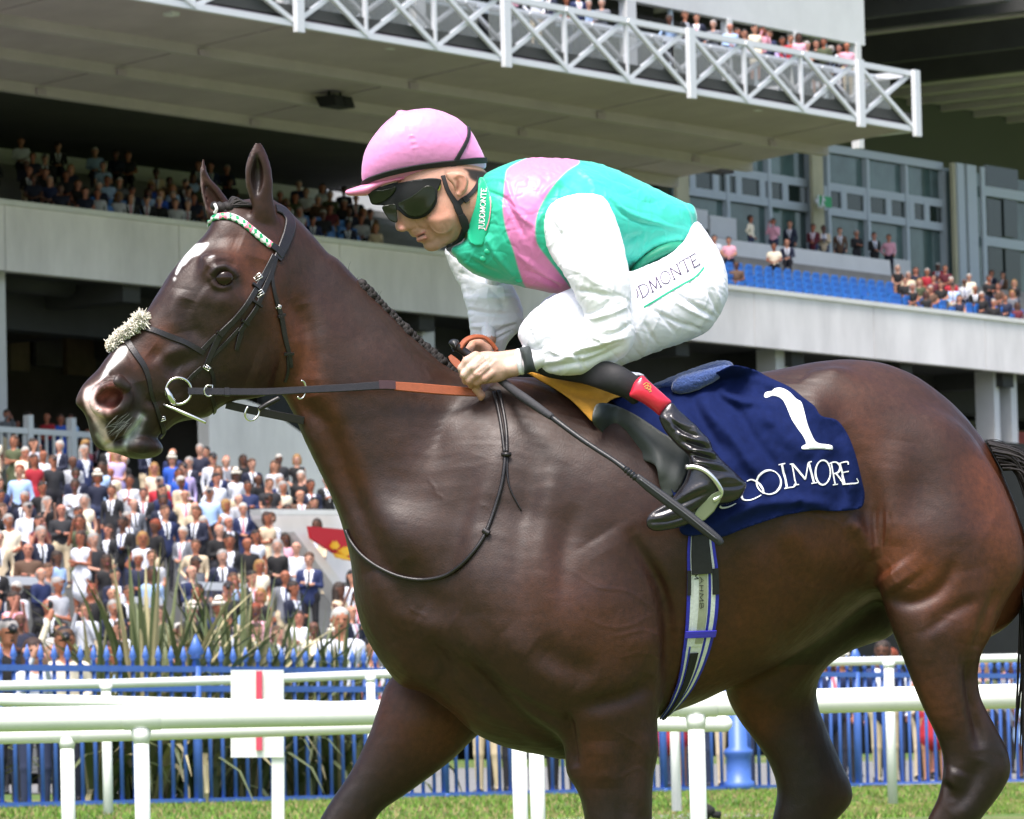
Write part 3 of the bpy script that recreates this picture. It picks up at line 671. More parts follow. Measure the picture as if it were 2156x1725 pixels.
# ---------------------------------------------------------------- white running rails
M_pl = mat('white rail plastic', (.80, .83, .78), rough=.45, noise=.05, nscale=3)
def rail_run(label, pts, r, posts, sq=1.0, joints=(), cat='rail', end=False, base=None):
    """pts: (px, py, D); posts: (px, py_top, py_bottom_or_None, D, width px)"""
    root = empty('running_rail', tuple(W(*pts[0]) * np.array([1, 1, 0])), label, cat, 'white running rails')
    P3 = [W(*p) for p in pts]; mb = MB(); rr = [r] * len(P3)
    if end: P3 += [P3[-1] + (P3[-1] - P3[-2]) / np.linalg.norm(P3[-1] - P3[-2]) * q for q in (r * .5, r * .8, r)]; rr += [r * .87, r * .55, .01]
    mb.tube(P3, rr, 16); mb.build('rail', M_pl, root, smooth=True)
    for (px, py0, py1, D, w_) in posts:
        a = W(px, py0, D); wd = w_ / F * D / 2
        if py1 is None:
            t = (a - O0).dot(NS); zb_ = gz(t)
        else: zb_ = W(px, py1, D)[2]
        mb = MB(); mb.tube([np.array([a[0], a[1], zb_ - .1]), a * np.array([1, 1, 0]) + np.array([0, 0, a[2]])], wd, 14); mb.tube([np.array([a[0], a[1], a[2] - r * .9 - .03]), np.array([a[0], a[1], a[2] - .2 * r])], [wd, wd * 1.35], 14); mb.build('post', M_pl, root, smooth=True)
    for (px, py, D, w_) in joints:
        a = W(px - w_, py + .4, D); b = W(px + w_, py - .4, D); mb = MB(); mb.tube([a, a + (b - a) * .02, a + (b - a) * .98, b], [r * 1.0, r * 1.06, r * 1.06, r * 1.0], 16, cap=False); mb.build('joint_sleeve', M_pl, root, smooth=True)
    return root
ppm = lambda D: F / D
rail_run('nearest thick white plastic running rail crossing the whole frame behind the horse', [(-900, 1532, 26), (-120, 1518, 26), (700, 1503, 26), (1300, 1487, 26), (1700, 1477, 26), (2300, 1462, 26), (2900, 1447, 26)], 26 / ppm(26), [(297, 1530, None, 26, 33), (1465, 1500, None, 26, 36), (1091, 1500, None, 26, 32)], joints=[(300, 1510, 26, 40), (1470, 1483, 26, 40)])
rail_run('second white running rail just below the nearest one, ending rounded beneath the girth', [(-900, 1574, 30), (-120, 1553, 30), (350, 1541, 30), (800, 1527, 30), (1200, 1522, 30), (1525, 1524, 30)], 17.5 / ppm(30), [(141, 1550, None, 30, 30), (1128, 1524, None, 30, 32)], end=True, joints=[(140, 1546, 30, 30)])
rail_run('third white running rail slanting down from the left edge into the nearest rail', [(-900, 1464, 34), (-120, 1471, 34), (0, 1474, 34), (450, 1484, 34), (900, 1496, 33), (1300, 1500, 32)], 13.5 / ppm(34), [], joints=[])
rail_run('farthest thin white running rail just in front of the blue fence', [(-900, 1462, 45), (-120, 1446, 46), (0, 1444, 46), (230, 1440, 47), (500, 1432, 48), (800, 1420, 49), (1200, 1412, 50), (1700, 1395, 51), (2300, 1382, 52), (2900, 1367, 53)], 9.8 / ppm(46), [(223, 1440, 1760, 46, 21), (780, 1422, 1700, 48, 18), (1417, 1405, 1684, 47, 21), (1871, 1392, 1669, 48, 21)])
# white marker board with a red stripe
sb_ = empty('marker_board', tuple(W(565, 1500, 40) * np.array([1, 1, 0])), 'white marker board with a red vertical stripe behind the rails', 'sign')
def pbox(name, m, x0, y0, x1, y1, D, th, parent):
    a, b, c, d = W(x0, y1, D), W(x1, y1, D), W(x1, y0, D), W(x0, y0, D); dv = np.array([0, th, 0]); mb = MB(); mb.box8([a, b, b + dv, a + dv, d, c, c + dv, d + dv]); return mb.build(name, m, parent)
pbox('board', M_pl, 486, 1411, 597, 1595, 40, .06, sb_); pbox('stripe', mat('red stripe', (.62, .07, .12), .6), 539, 1413, 552, 1580, 39.97, .02, sb_); pbox('post', M_pl, 572, 1590, 598, 1800, 40.02, .09, sb_)
# remote camera on the grass
rc = empty('ground_camera', tuple(W(1492, 1712, 40)), 'small black remote camera on the grass beside the white post', 'camera')
mb = MB(); c = W(1490, 1708, 36); mb.tube([c - _r * .03, c, c + _r * .05], [.04, .055, .02], 10); mb.build('camera_body', M_dark, rc, smooth=True); mb = MB(); mb.tube([c + _r * .03 - _u * .02, c + _r * .09 - _u * .03], .025, 8); mb.build('lens', M_dark, rc, smooth=True); mb = MB(); mb.tube([c - _u * .03, c - _u * .12], .012, 6); mb.build('stand', M_dark, rc)

# ---------------------------------------------------------------- spiky flax plants behind the fence
fm = [mat('flax olive', (.12, .145, .06), .55), mat('flax straw', (.36, .32, .17), .6), mat('flax dark', (.06, .09, .03), .6)]
def flax(px, D, n, Hh, label, seed):
    rs = np.random.RandomState(seed); t = FT + (D - 51.4); base = SP(sat(px, t), t, 0); base[2] = gz(t)
    root = empty('flax_plant', tuple(base), label, 'plant', 'flax plants behind the blue fence')
    for i in range(n):
        az = rs.uniform(0, 6.28); lean = abs(rs.normal(0, .62)); L = Hh * rs.uniform(.55, 1.1); w0 = rs.uniform(.026, .055); k = 7; d = np.array([math.cos(az), math.sin(az), 0]); sd_ = np.array([-d[1], d[0], 0]); b0 = base + d * rs.uniform(0, .28); v = []; f = []
        kink = rs.rand() < .4; tw = rs.uniform(-.6, .6)
        p = b0.copy(); ang = lean * .35
        for j in range(k):
            u = j / (k - 1); w_ = w0 * (0.6 + 1.6 * u * (1 - u)) * (1 - u ** 4) + .001; s_ = sd_ * math.cos(tw * u) + d * math.sin(tw * u) * .8
            v += [p - s_ * w_, p + d * w_ * .35, p + s_ * w_]
            ang += lean * .28 * (1.8 if (kink and j > 4) else 1) * (0.6 + u); p = p + (np.array([0, 0, 1]) * math.cos(ang) + d * math.sin(ang)) * L / (k - 1)
        for j in range(k - 1):
            a = j * 3; f += [(a, a + 1, a + 4, a + 3), (a + 1, a + 2, a + 5, a + 4)]
        mesh_obj('leaf', v, f, fm[rs.choice([0, 1, 2], p=[.5, .33, .17])], root, smooth=False)
flax_list = [(190, 53.0, 85, 2.0), (300, 52.6, 130, 2.5), (405, 52.4, 135, 2.15), (500, 52.6, 130, 2.35), (610, 52.8, 110, 2.0), (700, 52.5, 100, 1.95)]
fl_lab = ['flax plant at the left, beside the woman in sunglasses', 'tallest spiky flax plant with olive and straw leaves, left of the marker board', 'dense flax plant between the tallest one and the marker board', 'flax plant directly behind the white marker board', 'flax plant just right of the marker board', 'low flax plant leaning right beside the far foreleg']
for (a, b_, c_, d_), lb in zip(flax_list, fl_lab): flax(a, b_, c_, d_, lb, int(a))
rs = np.random.RandomState(5); b0 = W(505, 1640, 52.3)
print('track', round(time.time() - T0, 1))
# ---------------------------------------------------------------- people
def rgb(h): c = [int(h[i:i + 2], 16) / 255 for i in (0, 2, 4)]; return tuple((x / 12.92 if x < .04045 else ((x + .055) / 1.055) ** 2.4) for x in c)
def omat(name, rough=.8):
    return mat(name, (.5, .5, .5), rough=rough, objcol=True, noise=.10, nscale=6)
M_top = omat('coloured top'); 
def rmat(name, cols, rough=.7, salt=0.0):
    m = bpy.data.materials.new(name); m.use_nodes = True; n = m.node_tree; N = n.nodes; L = n.links; p = N['Principled BSDF']; p.inputs['Roughness'].default_value = rough
    oi = N.new('ShaderNodeObjectInfo'); ad = N.new('ShaderNodeMath'); ad.operation = 'MULTIPLY_ADD'; ad.inputs[1].default_value = 7.31 + salt; ad.inputs[2].default_value = salt; fr = N.new('ShaderNodeMath'); fr.operation = 'FRACT'; L.new(oi.outputs['Random'], ad.inputs[0]); L.new(ad.outputs[0], fr.inputs[0])
    cr = N.new('ShaderNodeValToRGB'); cr.color_ramp.interpolation = 'CONSTANT'; e = cr.color_ramp.elements
    while len(e) < len(cols): e.new(.5)
    for i, c in enumerate(cols): e[i].position = i / len(cols); e[i].color = (*c, 1)
    L.new(fr.outputs[0], cr.inputs[0]); L.new(cr.outputs[0], p.inputs['Base Color']); return m
M_ps = rmat('crowd skin', [rgb('b98369'), rgb('a96e54'), rgb('bd8c76'), rgb('95593f'), rgb('b0745f'), rgb('5d3a2a')], .6, .13)
M_ph = rmat('crowd hair', [rgb('21150f'), rgb('2b1e15'), rgb('120e0c'), rgb('4b3220'), rgb('8e8a86'), rgb('33211a')], .7, .37)
M_pt = rmat('crowd trousers', [rgb('1c2030'), rgb('22222a'), rgb('2a3350'), rgb('c9b89a'), rgb('15151a')], .85, .71)
M_pw = mat('crowd white shirt', rgb('d8dce6'), .8); M_tie = rmat('crowd tie', [rgb('8a2030'), rgb('20305a'), rgb('c96a7a'), rgb('303030')], .7, .5); M_blk = mat('crowd black', (.012, .012, .014), .4)
M_grh = mat('grey hair', rgb('a9a6a0'), .8); M_blo = mat('blond hair', rgb('8a6838'), .7); M_redh = mat('ginger hair', rgb('7a3418'), .7); M_hat = mat('straw hat', rgb('e6e0d0'), .8)
PMATS = [M_ps, M_ph, M_top, M_pw, M_pt, M_blk, M_tie, M_grh, M_blo, M_redh, M_hat]
SK, HR, TP, SH, TR, BK, TI = range(7)
def human(pose='stand', hair='short', dress='shirt', female=False, voxel=.026, glasses=False, hat=None, hairm=HR, near=False, seed=0):
    rs = np.random.RandomState(seed); g = []
    def C(a, b, r0, r1, m, k=.03, sz=1.0): g.append((Cap(a, b, r0, r1, sz), k, m))
    # x right, y: here second axis = up is negated later; use coordinates (x, -z, y)
    q = lambda x, y, z: (x, -z, y)
    sit = pose.startswith('sit'); hz = .50 if sit else .92; sw = .17 if female else .205
    top = TP; legs = TP if dress == 'dress' else TR
    zt_ = hz + .50
    C(q(-.085, 0, hz), q(.085, 0, hz), .125, .125, legs if not sit else legs, .04, .8)
    C(q(0, 0, hz + .08), q(0, -.01, hz + .30), .155 if not female else .125, .165 if not female else .135, top, .05, .72)
    C(q(-sw * .55, 0, zt_ - .10), q(sw * .55, 0, zt_ - .10), .12, .12, top, .05, .8)
    C(q(-sw + .03, 0, zt_ - .04), q(sw - .03, 0, zt_ - .04), .066, .066, top, .05)
    C(q(0, .0, zt_), q(0, -.015, zt_ + .11), .058, .052, SK, .02)
    hc = zt_ + .215
    C(q(0, -.012, hc + .03), q(0, -.022, hc - .055), .096, .072, SK, .02, 1.08)
    C(q(0, -.115, hc - .015), q(0, -.105, hc + .01), .015, .010, SK, .012)
    for sx in (-1, 1): C(q(sx * .095, .0, hc + .0), q(sx * .095, .0, hc + .03), .016, .018, SK, .01)
    # hair
    if hair != 'bald':
        C(q(0, .014, hc + .06), q(0, .03, hc + .01), .104, .098, hairm, .01, 1.05)
        C(q(-.03, -.055, hc + .082), q(.03, -.045, hc + .088), .048, .052, hairm, .02)
    else: C(q(0, .045, hc - .01), q(0, .04, hc - .03), .088, .075, hairm, .005, .8)
    if hair == 'long':
        for sx in (-1, 1): C(q(sx * .075, .03, hc + .02), q(sx * .085, .01, hc - .20), .05, .045, hairm, .03)
        C(q(0, .07, hc), q(0, .09, hc - .25), .08, .07, hairm, .03)
    if hair == 'bob':
        for sx in (-1, 1): C(q(sx * .08, .02, hc + .02), q(sx * .085, .005, hc - .09), .045, .04, hairm, .03)
    if hair == 'bun': C(q(0, .12, hc + .04), q(0, .13, hc + .04), .045, .045, hairm, .02)
    if hat == 'cap': C(q(0, .0, hc + .075), q(0, .0, hc + .085), .098, .085, BK, .005, 1.0); C(q(0, -.10, hc + .055), q(0, -.16, hc + .045), .045, .03, BK, .01, .6)
    if hat == 'straw': C(q(0, 0, hc + .08), q(0, 0, hc + .12), .09, .08, 10, .005); C(q(-.09, -.03, hc + .06), q(.09, -.03, hc + .06), .03, .03, 10, .02, 4)
    if glasses:
        for sx in (-1, 1): C(q(sx * .036, -.092, hc + .018), q(sx * .040, -.090, hc + .018), .019, .018, BK, .002, .6)
        C(q(-.06, -.084, hc + .024), q(.06, -.084, hc + .024), .007, .007, BK, .004)
    # arms
    slv = SK if dress in ('tee', 'dress') else top
    def arm(sx, el_, hd):
        sh = (sx * sw, 0, zt_ - .05); C(q(*sh), q(*el_), .056 if not female else .045, .045 if not female else .036, top if dress != 'dress' else SK, .03)
        mid = tuple(np.array(el_) * .75 + np.array(hd) * .25)
        C(q(*el_), q(*hd), .043 if not female else .034, .032 if not female else .026, slv, .02); v = np.array(hd) - np.array(el_); v /= np.linalg.norm(v) + 1e-9; h2 = np.array(hd) + v * .07
        C(q(*hd), q(*h2), .034, .030, SK, .015)
    j = lambda: rs.uniform(-.03, .03)
    if pose == 'stand': arm(-1, (-sw - .05 + j(), .03, zt_ - .33), (-sw - .03, -.05 + j(), hz - .05)); arm(1, (sw + .05 + j(), .03, zt_ - .33), (sw + .03, -.06, hz - .04))
    elif pose == 'crossed': arm(-1, (-sw - .03, -.02, zt_ - .30), (.06, -.19, zt_ - .27)); arm(1, (sw + .03, -.02, zt_ - .30), (-.06, -.215, zt_ - .24))
    elif pose == 'hands': arm(-1, (-sw - .02, -.01, zt_ - .31), (-.05, -.22, zt_ - .36)); arm(1, (sw + .02, -.01, zt_ - .31), (.05, -.22, zt_ - .38))
    elif pose == 'hip': arm(-1, (-sw - .14, .05, zt_ - .27), (-sw + .0, -.04, hz + .08)); arm(1, (sw + .03, .02, zt_ - .32), (sw + .02, -.10, hz + .02))
    elif pose == 'phone': arm(-1, (-sw - .03, -.12, zt_ - .22), (-.07, -.24, hc - .03)); arm(1, (sw + .02, -.06, zt_ - .28), (.04, -.26, hc - .10)); C(q(-.05, -.27, hc + .03), q(-.05, -.27, hc + .09), .022, .022, BK, .004, .5)
    elif pose == 'raise': arm(-1, (-sw - .10, -.10, zt_ + .06), (-.16, -.12, hc + .24)); arm(1, (sw + .03, .0, zt_ - .30), (sw - .05, -.15, zt_ - .35)); C(q(-.15, -.12, hc + .36), q(-.15, -.12, hc + .40), .026, .026, BK, .004, .6)
    elif pose == 'paper': arm(-1, (-sw - .02, -.02, zt_ - .30), (-.09, -.24, zt_ - .24)); arm(1, (sw + .02, -.02, zt_ - .30), (.09, -.24, zt_ - .24)); C(q(-.09, -.28, zt_ - .18), q(.09, -.28, zt_ - .18), .05, .05, SH, .004, .25)
    elif sit: arm(-1, (-sw - .04, -.05, zt_ - .28), (-.07, -.26 + j(), hz + .12)); arm(1, (sw + .04, -.05, zt_ - .28), (.06, -.24, hz + .14))
    if dress == 'jacket':
        C(q(0, 0, hz + .10), q(0, 0, hz - .02), .165, .17, top, .03, .72)
    if dress == 'dress': C(q(0, 0, hz + .02), q(0, 0, hz - .30), .15, .19, top, .06, .85)
    if dress == 'coat': C(q(0, 0, hz + .10), q(0, 0, hz - .30), .18, .20, top, .04, .8)
    if sit:
        for sx in (-1, 1): C(q(sx * .09, -.02, hz), q(sx * .11, -.42, hz + .02), .088, .065, legs, .03); C(q(sx * .11, -.43, hz + .01), q(sx * .10, -.38, .08), .060, .042, TR if dress != 'dress' else SK, .03); C(q(sx * .10, -.36, .05), q(sx * .10, -.50, .04), .04, .035, BK, .02)
    else:
        for sx in (-1, 1):
            C(q(sx * .095, 0, hz - .05), q(sx * .105, -.01, .48), .088, .062, TR if dress != 'dress' else SK, .03); C(q(sx * .105, -.01, .48), q(sx * .11, .02, .09), .060, .040, TR if dress != 'dress' else SK, .02); C(q(sx * .11, .03, .045), q(sx * .12, -.12, .035), .042, .036, BK, .02)
    lo = [min(p[0].bounds()[i][0] for p in g) + .0 for i in range(3)]; hi = [max(p[0].bounds()[i][1] for p in g) for i in range(3)]
    # bounds() pads by 30 units: take them off again for metre-sized figures
    lo = [x + 30 - .05 for x in lo]; hi = [x - 30 + .05 for x in hi]
    G = [np.arange(lo[i], hi[i] + voxel, voxel) for i in range(3)]
    Vf = np.full((len(G[0]), len(G[1]), len(G[2])), 1.0, np.float32)
    for prim, k, m in g: Vf = smin(Vf, prim.dist(*G), k)
    P, Q = surface_nets(Vf, *G); P = relax(P, Q, 1)
    N_ = normals(P, Q); fc = P[Q].mean(1); lab = np.zeros(len(Q), int); best = np.full(len(Q), 1e9)
    for prim, k, m in g:
        a, b = prim.a, prim.b; d = b - a; t = np.clip(((fc - a) @ d) / (d @ d + 1e-9), 0, 1); v_ = fc - a - t[:, None] * d; v_[:, 2] /= prim.sz; dd = np.linalg.norm(v_, axis=1) - (prim.r0 + (prim.r1 - prim.r0) * t)
        s_ = dd < best - (.004 if m in (HR, BK, 7, 8, 9, 10) and False else 0); best = np.where(s_, dd, best); lab = np.where(s_, m, lab)
    # back to x right, y depth, z up
    x, z, y = fc[:, 0], -fc[:, 1], fc[:, 2]
    if dress in ('jacket', 'suit', 'coat'):
        lab = np.where((lab == TP) & (y < -.045) & (np.abs(x) < .012 + .085 * np.clip((z - hz - .12) / .36, 0, 1)) & (z > hz + .14) & (z < zt_ + .03), SH, lab)
        if not female: lab = np.where((lab == SH) & (np.abs(x) < .024) & (y < -.05), TI, lab)
    if dress in ('tee',): lab = np.where((lab == TP) & (z < zt_ - .17) & (np.abs(x) > sw + .0) & (z > hz - .1), SK, lab)
    eye = (lab == SK) & (np.abs(z - (hc + .022)) < .012) & (np.abs(np.abs(x) - .036) < .018) & (y < -.07); lab = np.where(eye & (not glasses), HR, lab); mo = (lab == SK) & (np.abs(z - (hc - .052)) < .008) & (np.abs(x) < .022) & (y < -.06); lab = np.where(mo, TI, lab)
    vv = np.stack([P[:, 0], P[:, 2], -P[:, 1]], 1); me = bpy.data.meshes.new('person')
    n = len(Q); me.vertices.add(len(vv)); me.vertices.foreach_set('co', vv.ravel()); me.loops.add(4 * n); me.loops.foreach_set('vertex_index', Q[:, ::1].ravel().astype(np.int32)); me.polygons.add(n); me.polygons.foreach_set('loop_start', np.arange(0, 4 * n, 4, dtype=np.int32))
    try: me.polygons.foreach_set('loop_total', np.full(n, 4, dtype=np.int32))
    except Exception: pass
    me.update(calc_edges=True)
    for m in PMATS: me.materials.append(m)
    me.polygons.foreach_set('material_index', lab.astype(np.int32)); me.polygons.foreach_set('use_smooth', np.ones(n, bool)); me.validate(); me.update(); me['desc'] = ''
    return me
# library: (words, mesh)
LIB = []; DR = {'jacket': 'jacket over a white shirt', 'shirt': 'shirt', 'tee': 'T-shirt', 'dress': 'dress', 'coat': 'long coat'}
def addv(pose, hair, dress, fem=False, seed=0, **k):
    me = human(pose, hair, dress, fem, seed=seed, voxel=k.pop('voxel', .024), **k)
    pw = {'stand': 'arms down', 'crossed': 'arms crossed', 'hands': 'hands held in front', 'hip': 'one hand on the hip', 'phone': 'holding up a phone', 'raise': 'one arm raised with a phone', 'paper': 'reading a racecard', 'sit': 'seated'}[pose.split('_')[0]]
    hm = k.get('hairm', HR); hw = {HR: 'dark hair' if hair != 'bald' else 'thinning hair', 7: 'grey hair', 8: 'fair hair', 9: 'ginger hair'}[hm]
    if hair == 'long': hw = 'long ' + hw
    if k.get('hat'): hw = 'a ' + ('dark cap' if k['hat'] == 'cap' else 'straw hat')
    if k.get('glasses'): hw += ' and sunglasses'
    LIB.append(dict(me=me, pose=pose, dress=dress, fem=fem, words=('woman' if fem else 'man', hw, DR[dress], pw)))
for i, a in enumerate([('stand', 'short', 'jacket'), ('crossed', 'short', 'shirt'), ('hands', 'short', 'jacket'), ('hip', 'short', 'shirt'), ('phone', 'short', 'shirt'), ('paper', 'short', 'jacket'), ('hands', 'short', 'tee'), ('stand', 'bald', 'jacket'), ('crossed', 'bald', 'shirt'), ('hands', 'bald', 'shirt')]): addv(*a, seed=i)
addv('stand', 'short', 'jacket', seed=20, glasses=True); addv('hands', 'short', 'shirt', seed=21, hairm=7); addv('paper', 'short', 'jacket', seed=22, hairm=7); addv('stand', 'short', 'shirt', seed=23, hat='cap'); addv('crossed', 'short', 'jacket', seed=24, glasses=True); addv('hands', 'short', 'coat', seed=25, hairm=7); addv('stand', 'short', 'shirt', seed=26, hairm=9)
for i, a in enumerate([('stand', 'long', 'dress'), ('hands', 'long', 'shirt'), ('crossed', 'bob', 'dress'), ('phone', 'long', 'dress')]): addv(*a, fem=True, seed=40 + i)
addv('hands', 'long', 'dress', fem=True, seed=50, hairm=8); addv('stand', 'long', 'jacket', fem=True, seed=51, glasses=True); addv('hip', 'bob', 'dress', fem=True, seed=52, hairm=8); addv('stand', 'bob', 'shirt', fem=True, seed=53, hat='straw')
nst = len(LIB)
addv('sit', 'short', 'shirt', seed=60); addv('sit', 'bald', 'jacket', seed=61); addv('sit', 'long', 'dress', fem=True, seed=62); addv('sit', 'short', 'tee', seed=63, glasses=True); addv('sit', 'short', 'shirt', seed=64, hairm=7); addv('sit', 'bob', 'shirt', fem=True, seed=65, hairm=8); addv('sit', 'short', 'jacket', seed=66, hat='cap')
print('people lib', len(LIB), sum(len(l['me'].polygons) for l in LIB), round(time.time() - T0, 1))
COLS = [('navy', '161c34', 9), ('dark blue', '1c2850', 4), ('charcoal', '232429', 5), ('black', '101013', 7), ('white', 'd2d6e0', 5), ('pale blue', '9db9df', 4), ('light grey', 'b8bac0', 2), ('beige', 'c9b79a', 2), ('pink', 'e0a3b4', 2), ('maroon', '5a1826', 1.5), ('olive green', '4a5238', 1.5), ('royal blue', '2350b0', 1), ('red', 'a82030', .8), ('lilac', 'b7a8d8', 1), ('brown', '5a4232', 1.5), ('mid grey', '6b6e76', 2), ('teal', '2a7a78', .5), ('cream', 'e2d8c0', 1.5), ('bright blue', '2a78d8', .5)]
JC = [0, 1, 2, 3, 7, 15, 14, 6]; DC = [3, 4, 8, 9, 12, 5, 17, 10, 13, 7]
RC = random.Random(42); used = {}
people_n = 0
def person(me_i, loc, yaw, col, where, group, scale=1.0, lib=None):
    global people_n
    Lb = (lib or LIB)[me_i]; o = bpy.data.objects.new('person', Lb['me']); COL.objects.link(o); o.location = loc; o.rotation_euler = (0, 0, yaw); o.scale = (scale,) * 3
    cn, hx, _ = COLS[col]; c = rgb(hx); k = RC.uniform(.85, 1.15); o.color = (*[min(1, x * k) for x in c], 1)
    w1, hw, dw, pw = Lb['words']; dd_ = dw.replace(' over a white shirt', ''); h1 = hw.split(' and ')[0]
    for lab in ('%s with %s in a %s %s, %s' % (w1, hw, cn, dd_, where), '%s with %s in a %s %s, %s' % (w1, h1, cn, dd_, where), '%s in a %s %s, %s' % (w1, cn, dd_, where), '%s in a %s %s, %s' % (w1, cn.split()[-1], dd_.split()[-1], where), '%s in %s, %s' % (w1, cn.split()[-1], where)):
        if len(lab.split()) <= 16: break
    used[lab] = used.get(lab, 0) + 1; o['_base'] = lab
    tag(o, lab, 'person', group); people_n += 1; return o
def pickcol(Lb):
    idx = JC if Lb['dress'] in ('jacket', 'coat') else (DC if Lb['dress'] == 'dress' else list(range(len(COLS))))
    return RC.choices(idx, [COLS[i][2] for i in idx])[0]
ORD = ['first', 'second', 'third', 'fourth', 'fifth', 'sixth', 'seventh', 'eighth', 'ninth', 'tenth', 'eleventh', 'twelfth', 'thirteenth', 'fourteenth', 'fifteenth', 'sixteenth', 'seventeenth', 'eighteenth', 'nineteenth', 'twentieth', 'twenty-first', 'twenty-second'] + ['rightmost'] * 30
def look_yaw(p): return math.atan2(p[1], p[0]) - math.pi / 2      # facing (their -y) turned towards the camera
# terrace steps with standing crowd
R_ = 14; T_0, T_1 = -41.0, -15.5; Z0, Z1 = 2.05, 7.75
steps_ = []
for r in range(R_):
    u = r / (R_ - 1); steps_.append((T_0 + (T_1 - T_0) * u, Z0 + (Z1 - Z0) * u))
dt = (T_1 - T_0) / (R_ - 1)
for r, (t, z) in enumerate(steps_): one('terrace_step', M_grey, stand, lambda mb: sbox(mb, sat(-1100, t), sat(775, t) , t - dt * .5, t + dt * .5 + .2, z - .8, z))
one('terrace_base', M_grey, stand, lambda mb: sbox(mb, sat(-1100, T_1), sat(775, T_1), T_1 + dt * .5, -6.2, Z1 - 1, Z1 - .05))
def xmax(r):
    return np.interp(r, [0, 2, 3, 4, 10, 13], [760, 745, 735, 632, 690, 640])
for r, (t, z) in enumerate(steps_):
    s = sat(-25, t) + RC.uniform(0, .5); e = sat(xmax(r), t); j = 0
    while s < e:
        tt = t + RC.uniform(-.35, .35); D = depth_t(0, tt)
        i = RC.randrange(nst); Lb = LIB[i]; p = SP(s, tt, z); px_ = CX + F * (p - CAM).dot(_r) / (p - CAM).dot(_f)
        where = '%s from the left in terrace row %s from the bottom' % (ORD[min(j, 21)], ORD[r].replace('first', 'one')) if False else '%s from the left, %s terrace row up' % (ORD[min(j, 21)], ORD[r])
        person(i, p, look_yaw(p) + RC.gauss(.15, .45), pickcol(Lb), where, 'crowd on the terrace steps', RC.uniform(.94, 1.06)); j += 1
        s += RC.choice([.7, .84, .95, 1.1, 1.35])
# white crush barriers on the terrace
for (x0, x1, r) in ((-20, 110, 4), (380, 510, 4), (250, 330, 3)):
    t = steps_[r][0] - .8; z = steps_[r][1]; br_ = empty('crush_barrier', tuple(SP(sat(x0, t), t, z)), 'white crush barrier %s in the terrace crowd' % {-20: 'at the left edge', 380: 'under the horse chin', 250: 'in the middle'}[x0], 'barrier', 'crush barriers on the terrace')
    s0, s1 = sat(x0, t), sat(x1, t); one('rail', M_ww, br_, lambda mb: sbox(mb, s0, s1, t - .05, t + .05, z + 1.0, z + 1.15)); [one('post', M_ww, br_, lambda mb: sbox(mb, q - .05, q + .05, t - .05, t + .05, z - .2, z + 1.0)) for q in (s0 + .1, s1 - .1)]
print('terrace', people_n)
# people on the flat between the terrace and the fence
NL = []
def near_lib():
    L0 = len(LIB)
    for i, (a, k) in enumerate([(('phone', 'long', 'shirt'), dict(fem=True, glasses=True)), (('raise', 'short', 'shirt'), dict(hat='cap', glasses=True, near=True)), (('hands', 'short', 'jacket'), dict()), (('stand', 'short', 'shirt'), dict(hairm=7)), (('hands', 'short', 'tee'), dict()), (('crossed', 'long', 'dress'), dict(fem=True)), (('stand', 'bald', 'jacket'), dict(glasses=True)), (('paper', 'short', 'shirt'), dict()), (('hip', 'bob', 'dress'), dict(fem=True, hairm=8)), (('stand', 'short', 'tee'), dict(hairm=9))]):
        addv(*a, seed=80 + i, voxel=.019, **k)
    return list(range(L0, len(LIB)))
NI = near_lib()
def put(px, D, i, col, where, grp, dyaw=0.0, sc=1.0, z=None):
    t = .6568 * D - 98.5; p = SP(sat(px, t), t, 0); p[2] = gz(t) if z is None else z; return person(i, p, look_yaw(p) + dyaw, col, where, grp, sc)
# named front-row figures
G1 = 'people at the blue fence on the left'
put(62, 52.3, NI[0], 4, 'at the fence by the left edge', G1, .3, .97, .62); put(128, 53.0, NI[1], 17, 'raising an arm beside the woman at the left', G1, .1, 1.0); put(708, 54.0, NI[3], 4, 'smiling at the fence beside the horse chest', G1, .1, 1.03, .95)
put(10, 53.0, NI[1], 3, 'arm raised at the very left edge', G1, .4, 1.04); put(100, 57, NI[3], 5, 'behind the man with raised arm', G1, .0); put(300, 57, NI[3], 4, 'behind the tallest flax plant', G1, -.2); put(455, 58, NI[2], 2, 'behind the flax plants, under the horse chin', G1, .2); put(615, 55.5, NI[2], 15, 'between the flax and the grey-haired man', G1, .1, .95); put(775, 54, NI[2], 0, 'half hidden by the horse chest', G1, .5)
put(375, 56, NI[4], 1, 'head above the middle flax plant', G1, -.6)
RF = random.Random(9)
DROWS = [(56, 'first'), (61, 'second'), (72, 'third')]
for D, nm in DROWS:
    j = 0; px = -10 + RF.uniform(0, 30)
    while px < 775:
        if not (D < 60 and (RF.random() < .35)):
            i = RF.choice(NI) if D < 66 else RF.randrange(nst); Lb = LIB[i]; put(px, D + RF.uniform(-1, 1), i, pickcol(Lb), '%s from the left, %s row behind the flax' % (ORD[min(j, 21)], nm), 'crowd on the flat behind the flax plants', RF.gauss(.1, .5), RF.uniform(.92, 1.06)); j += 1
        px += RF.choice([.55, .7, .9]) * F / D * (1.0 if D < 70 else .85)
print('flat', people_n)
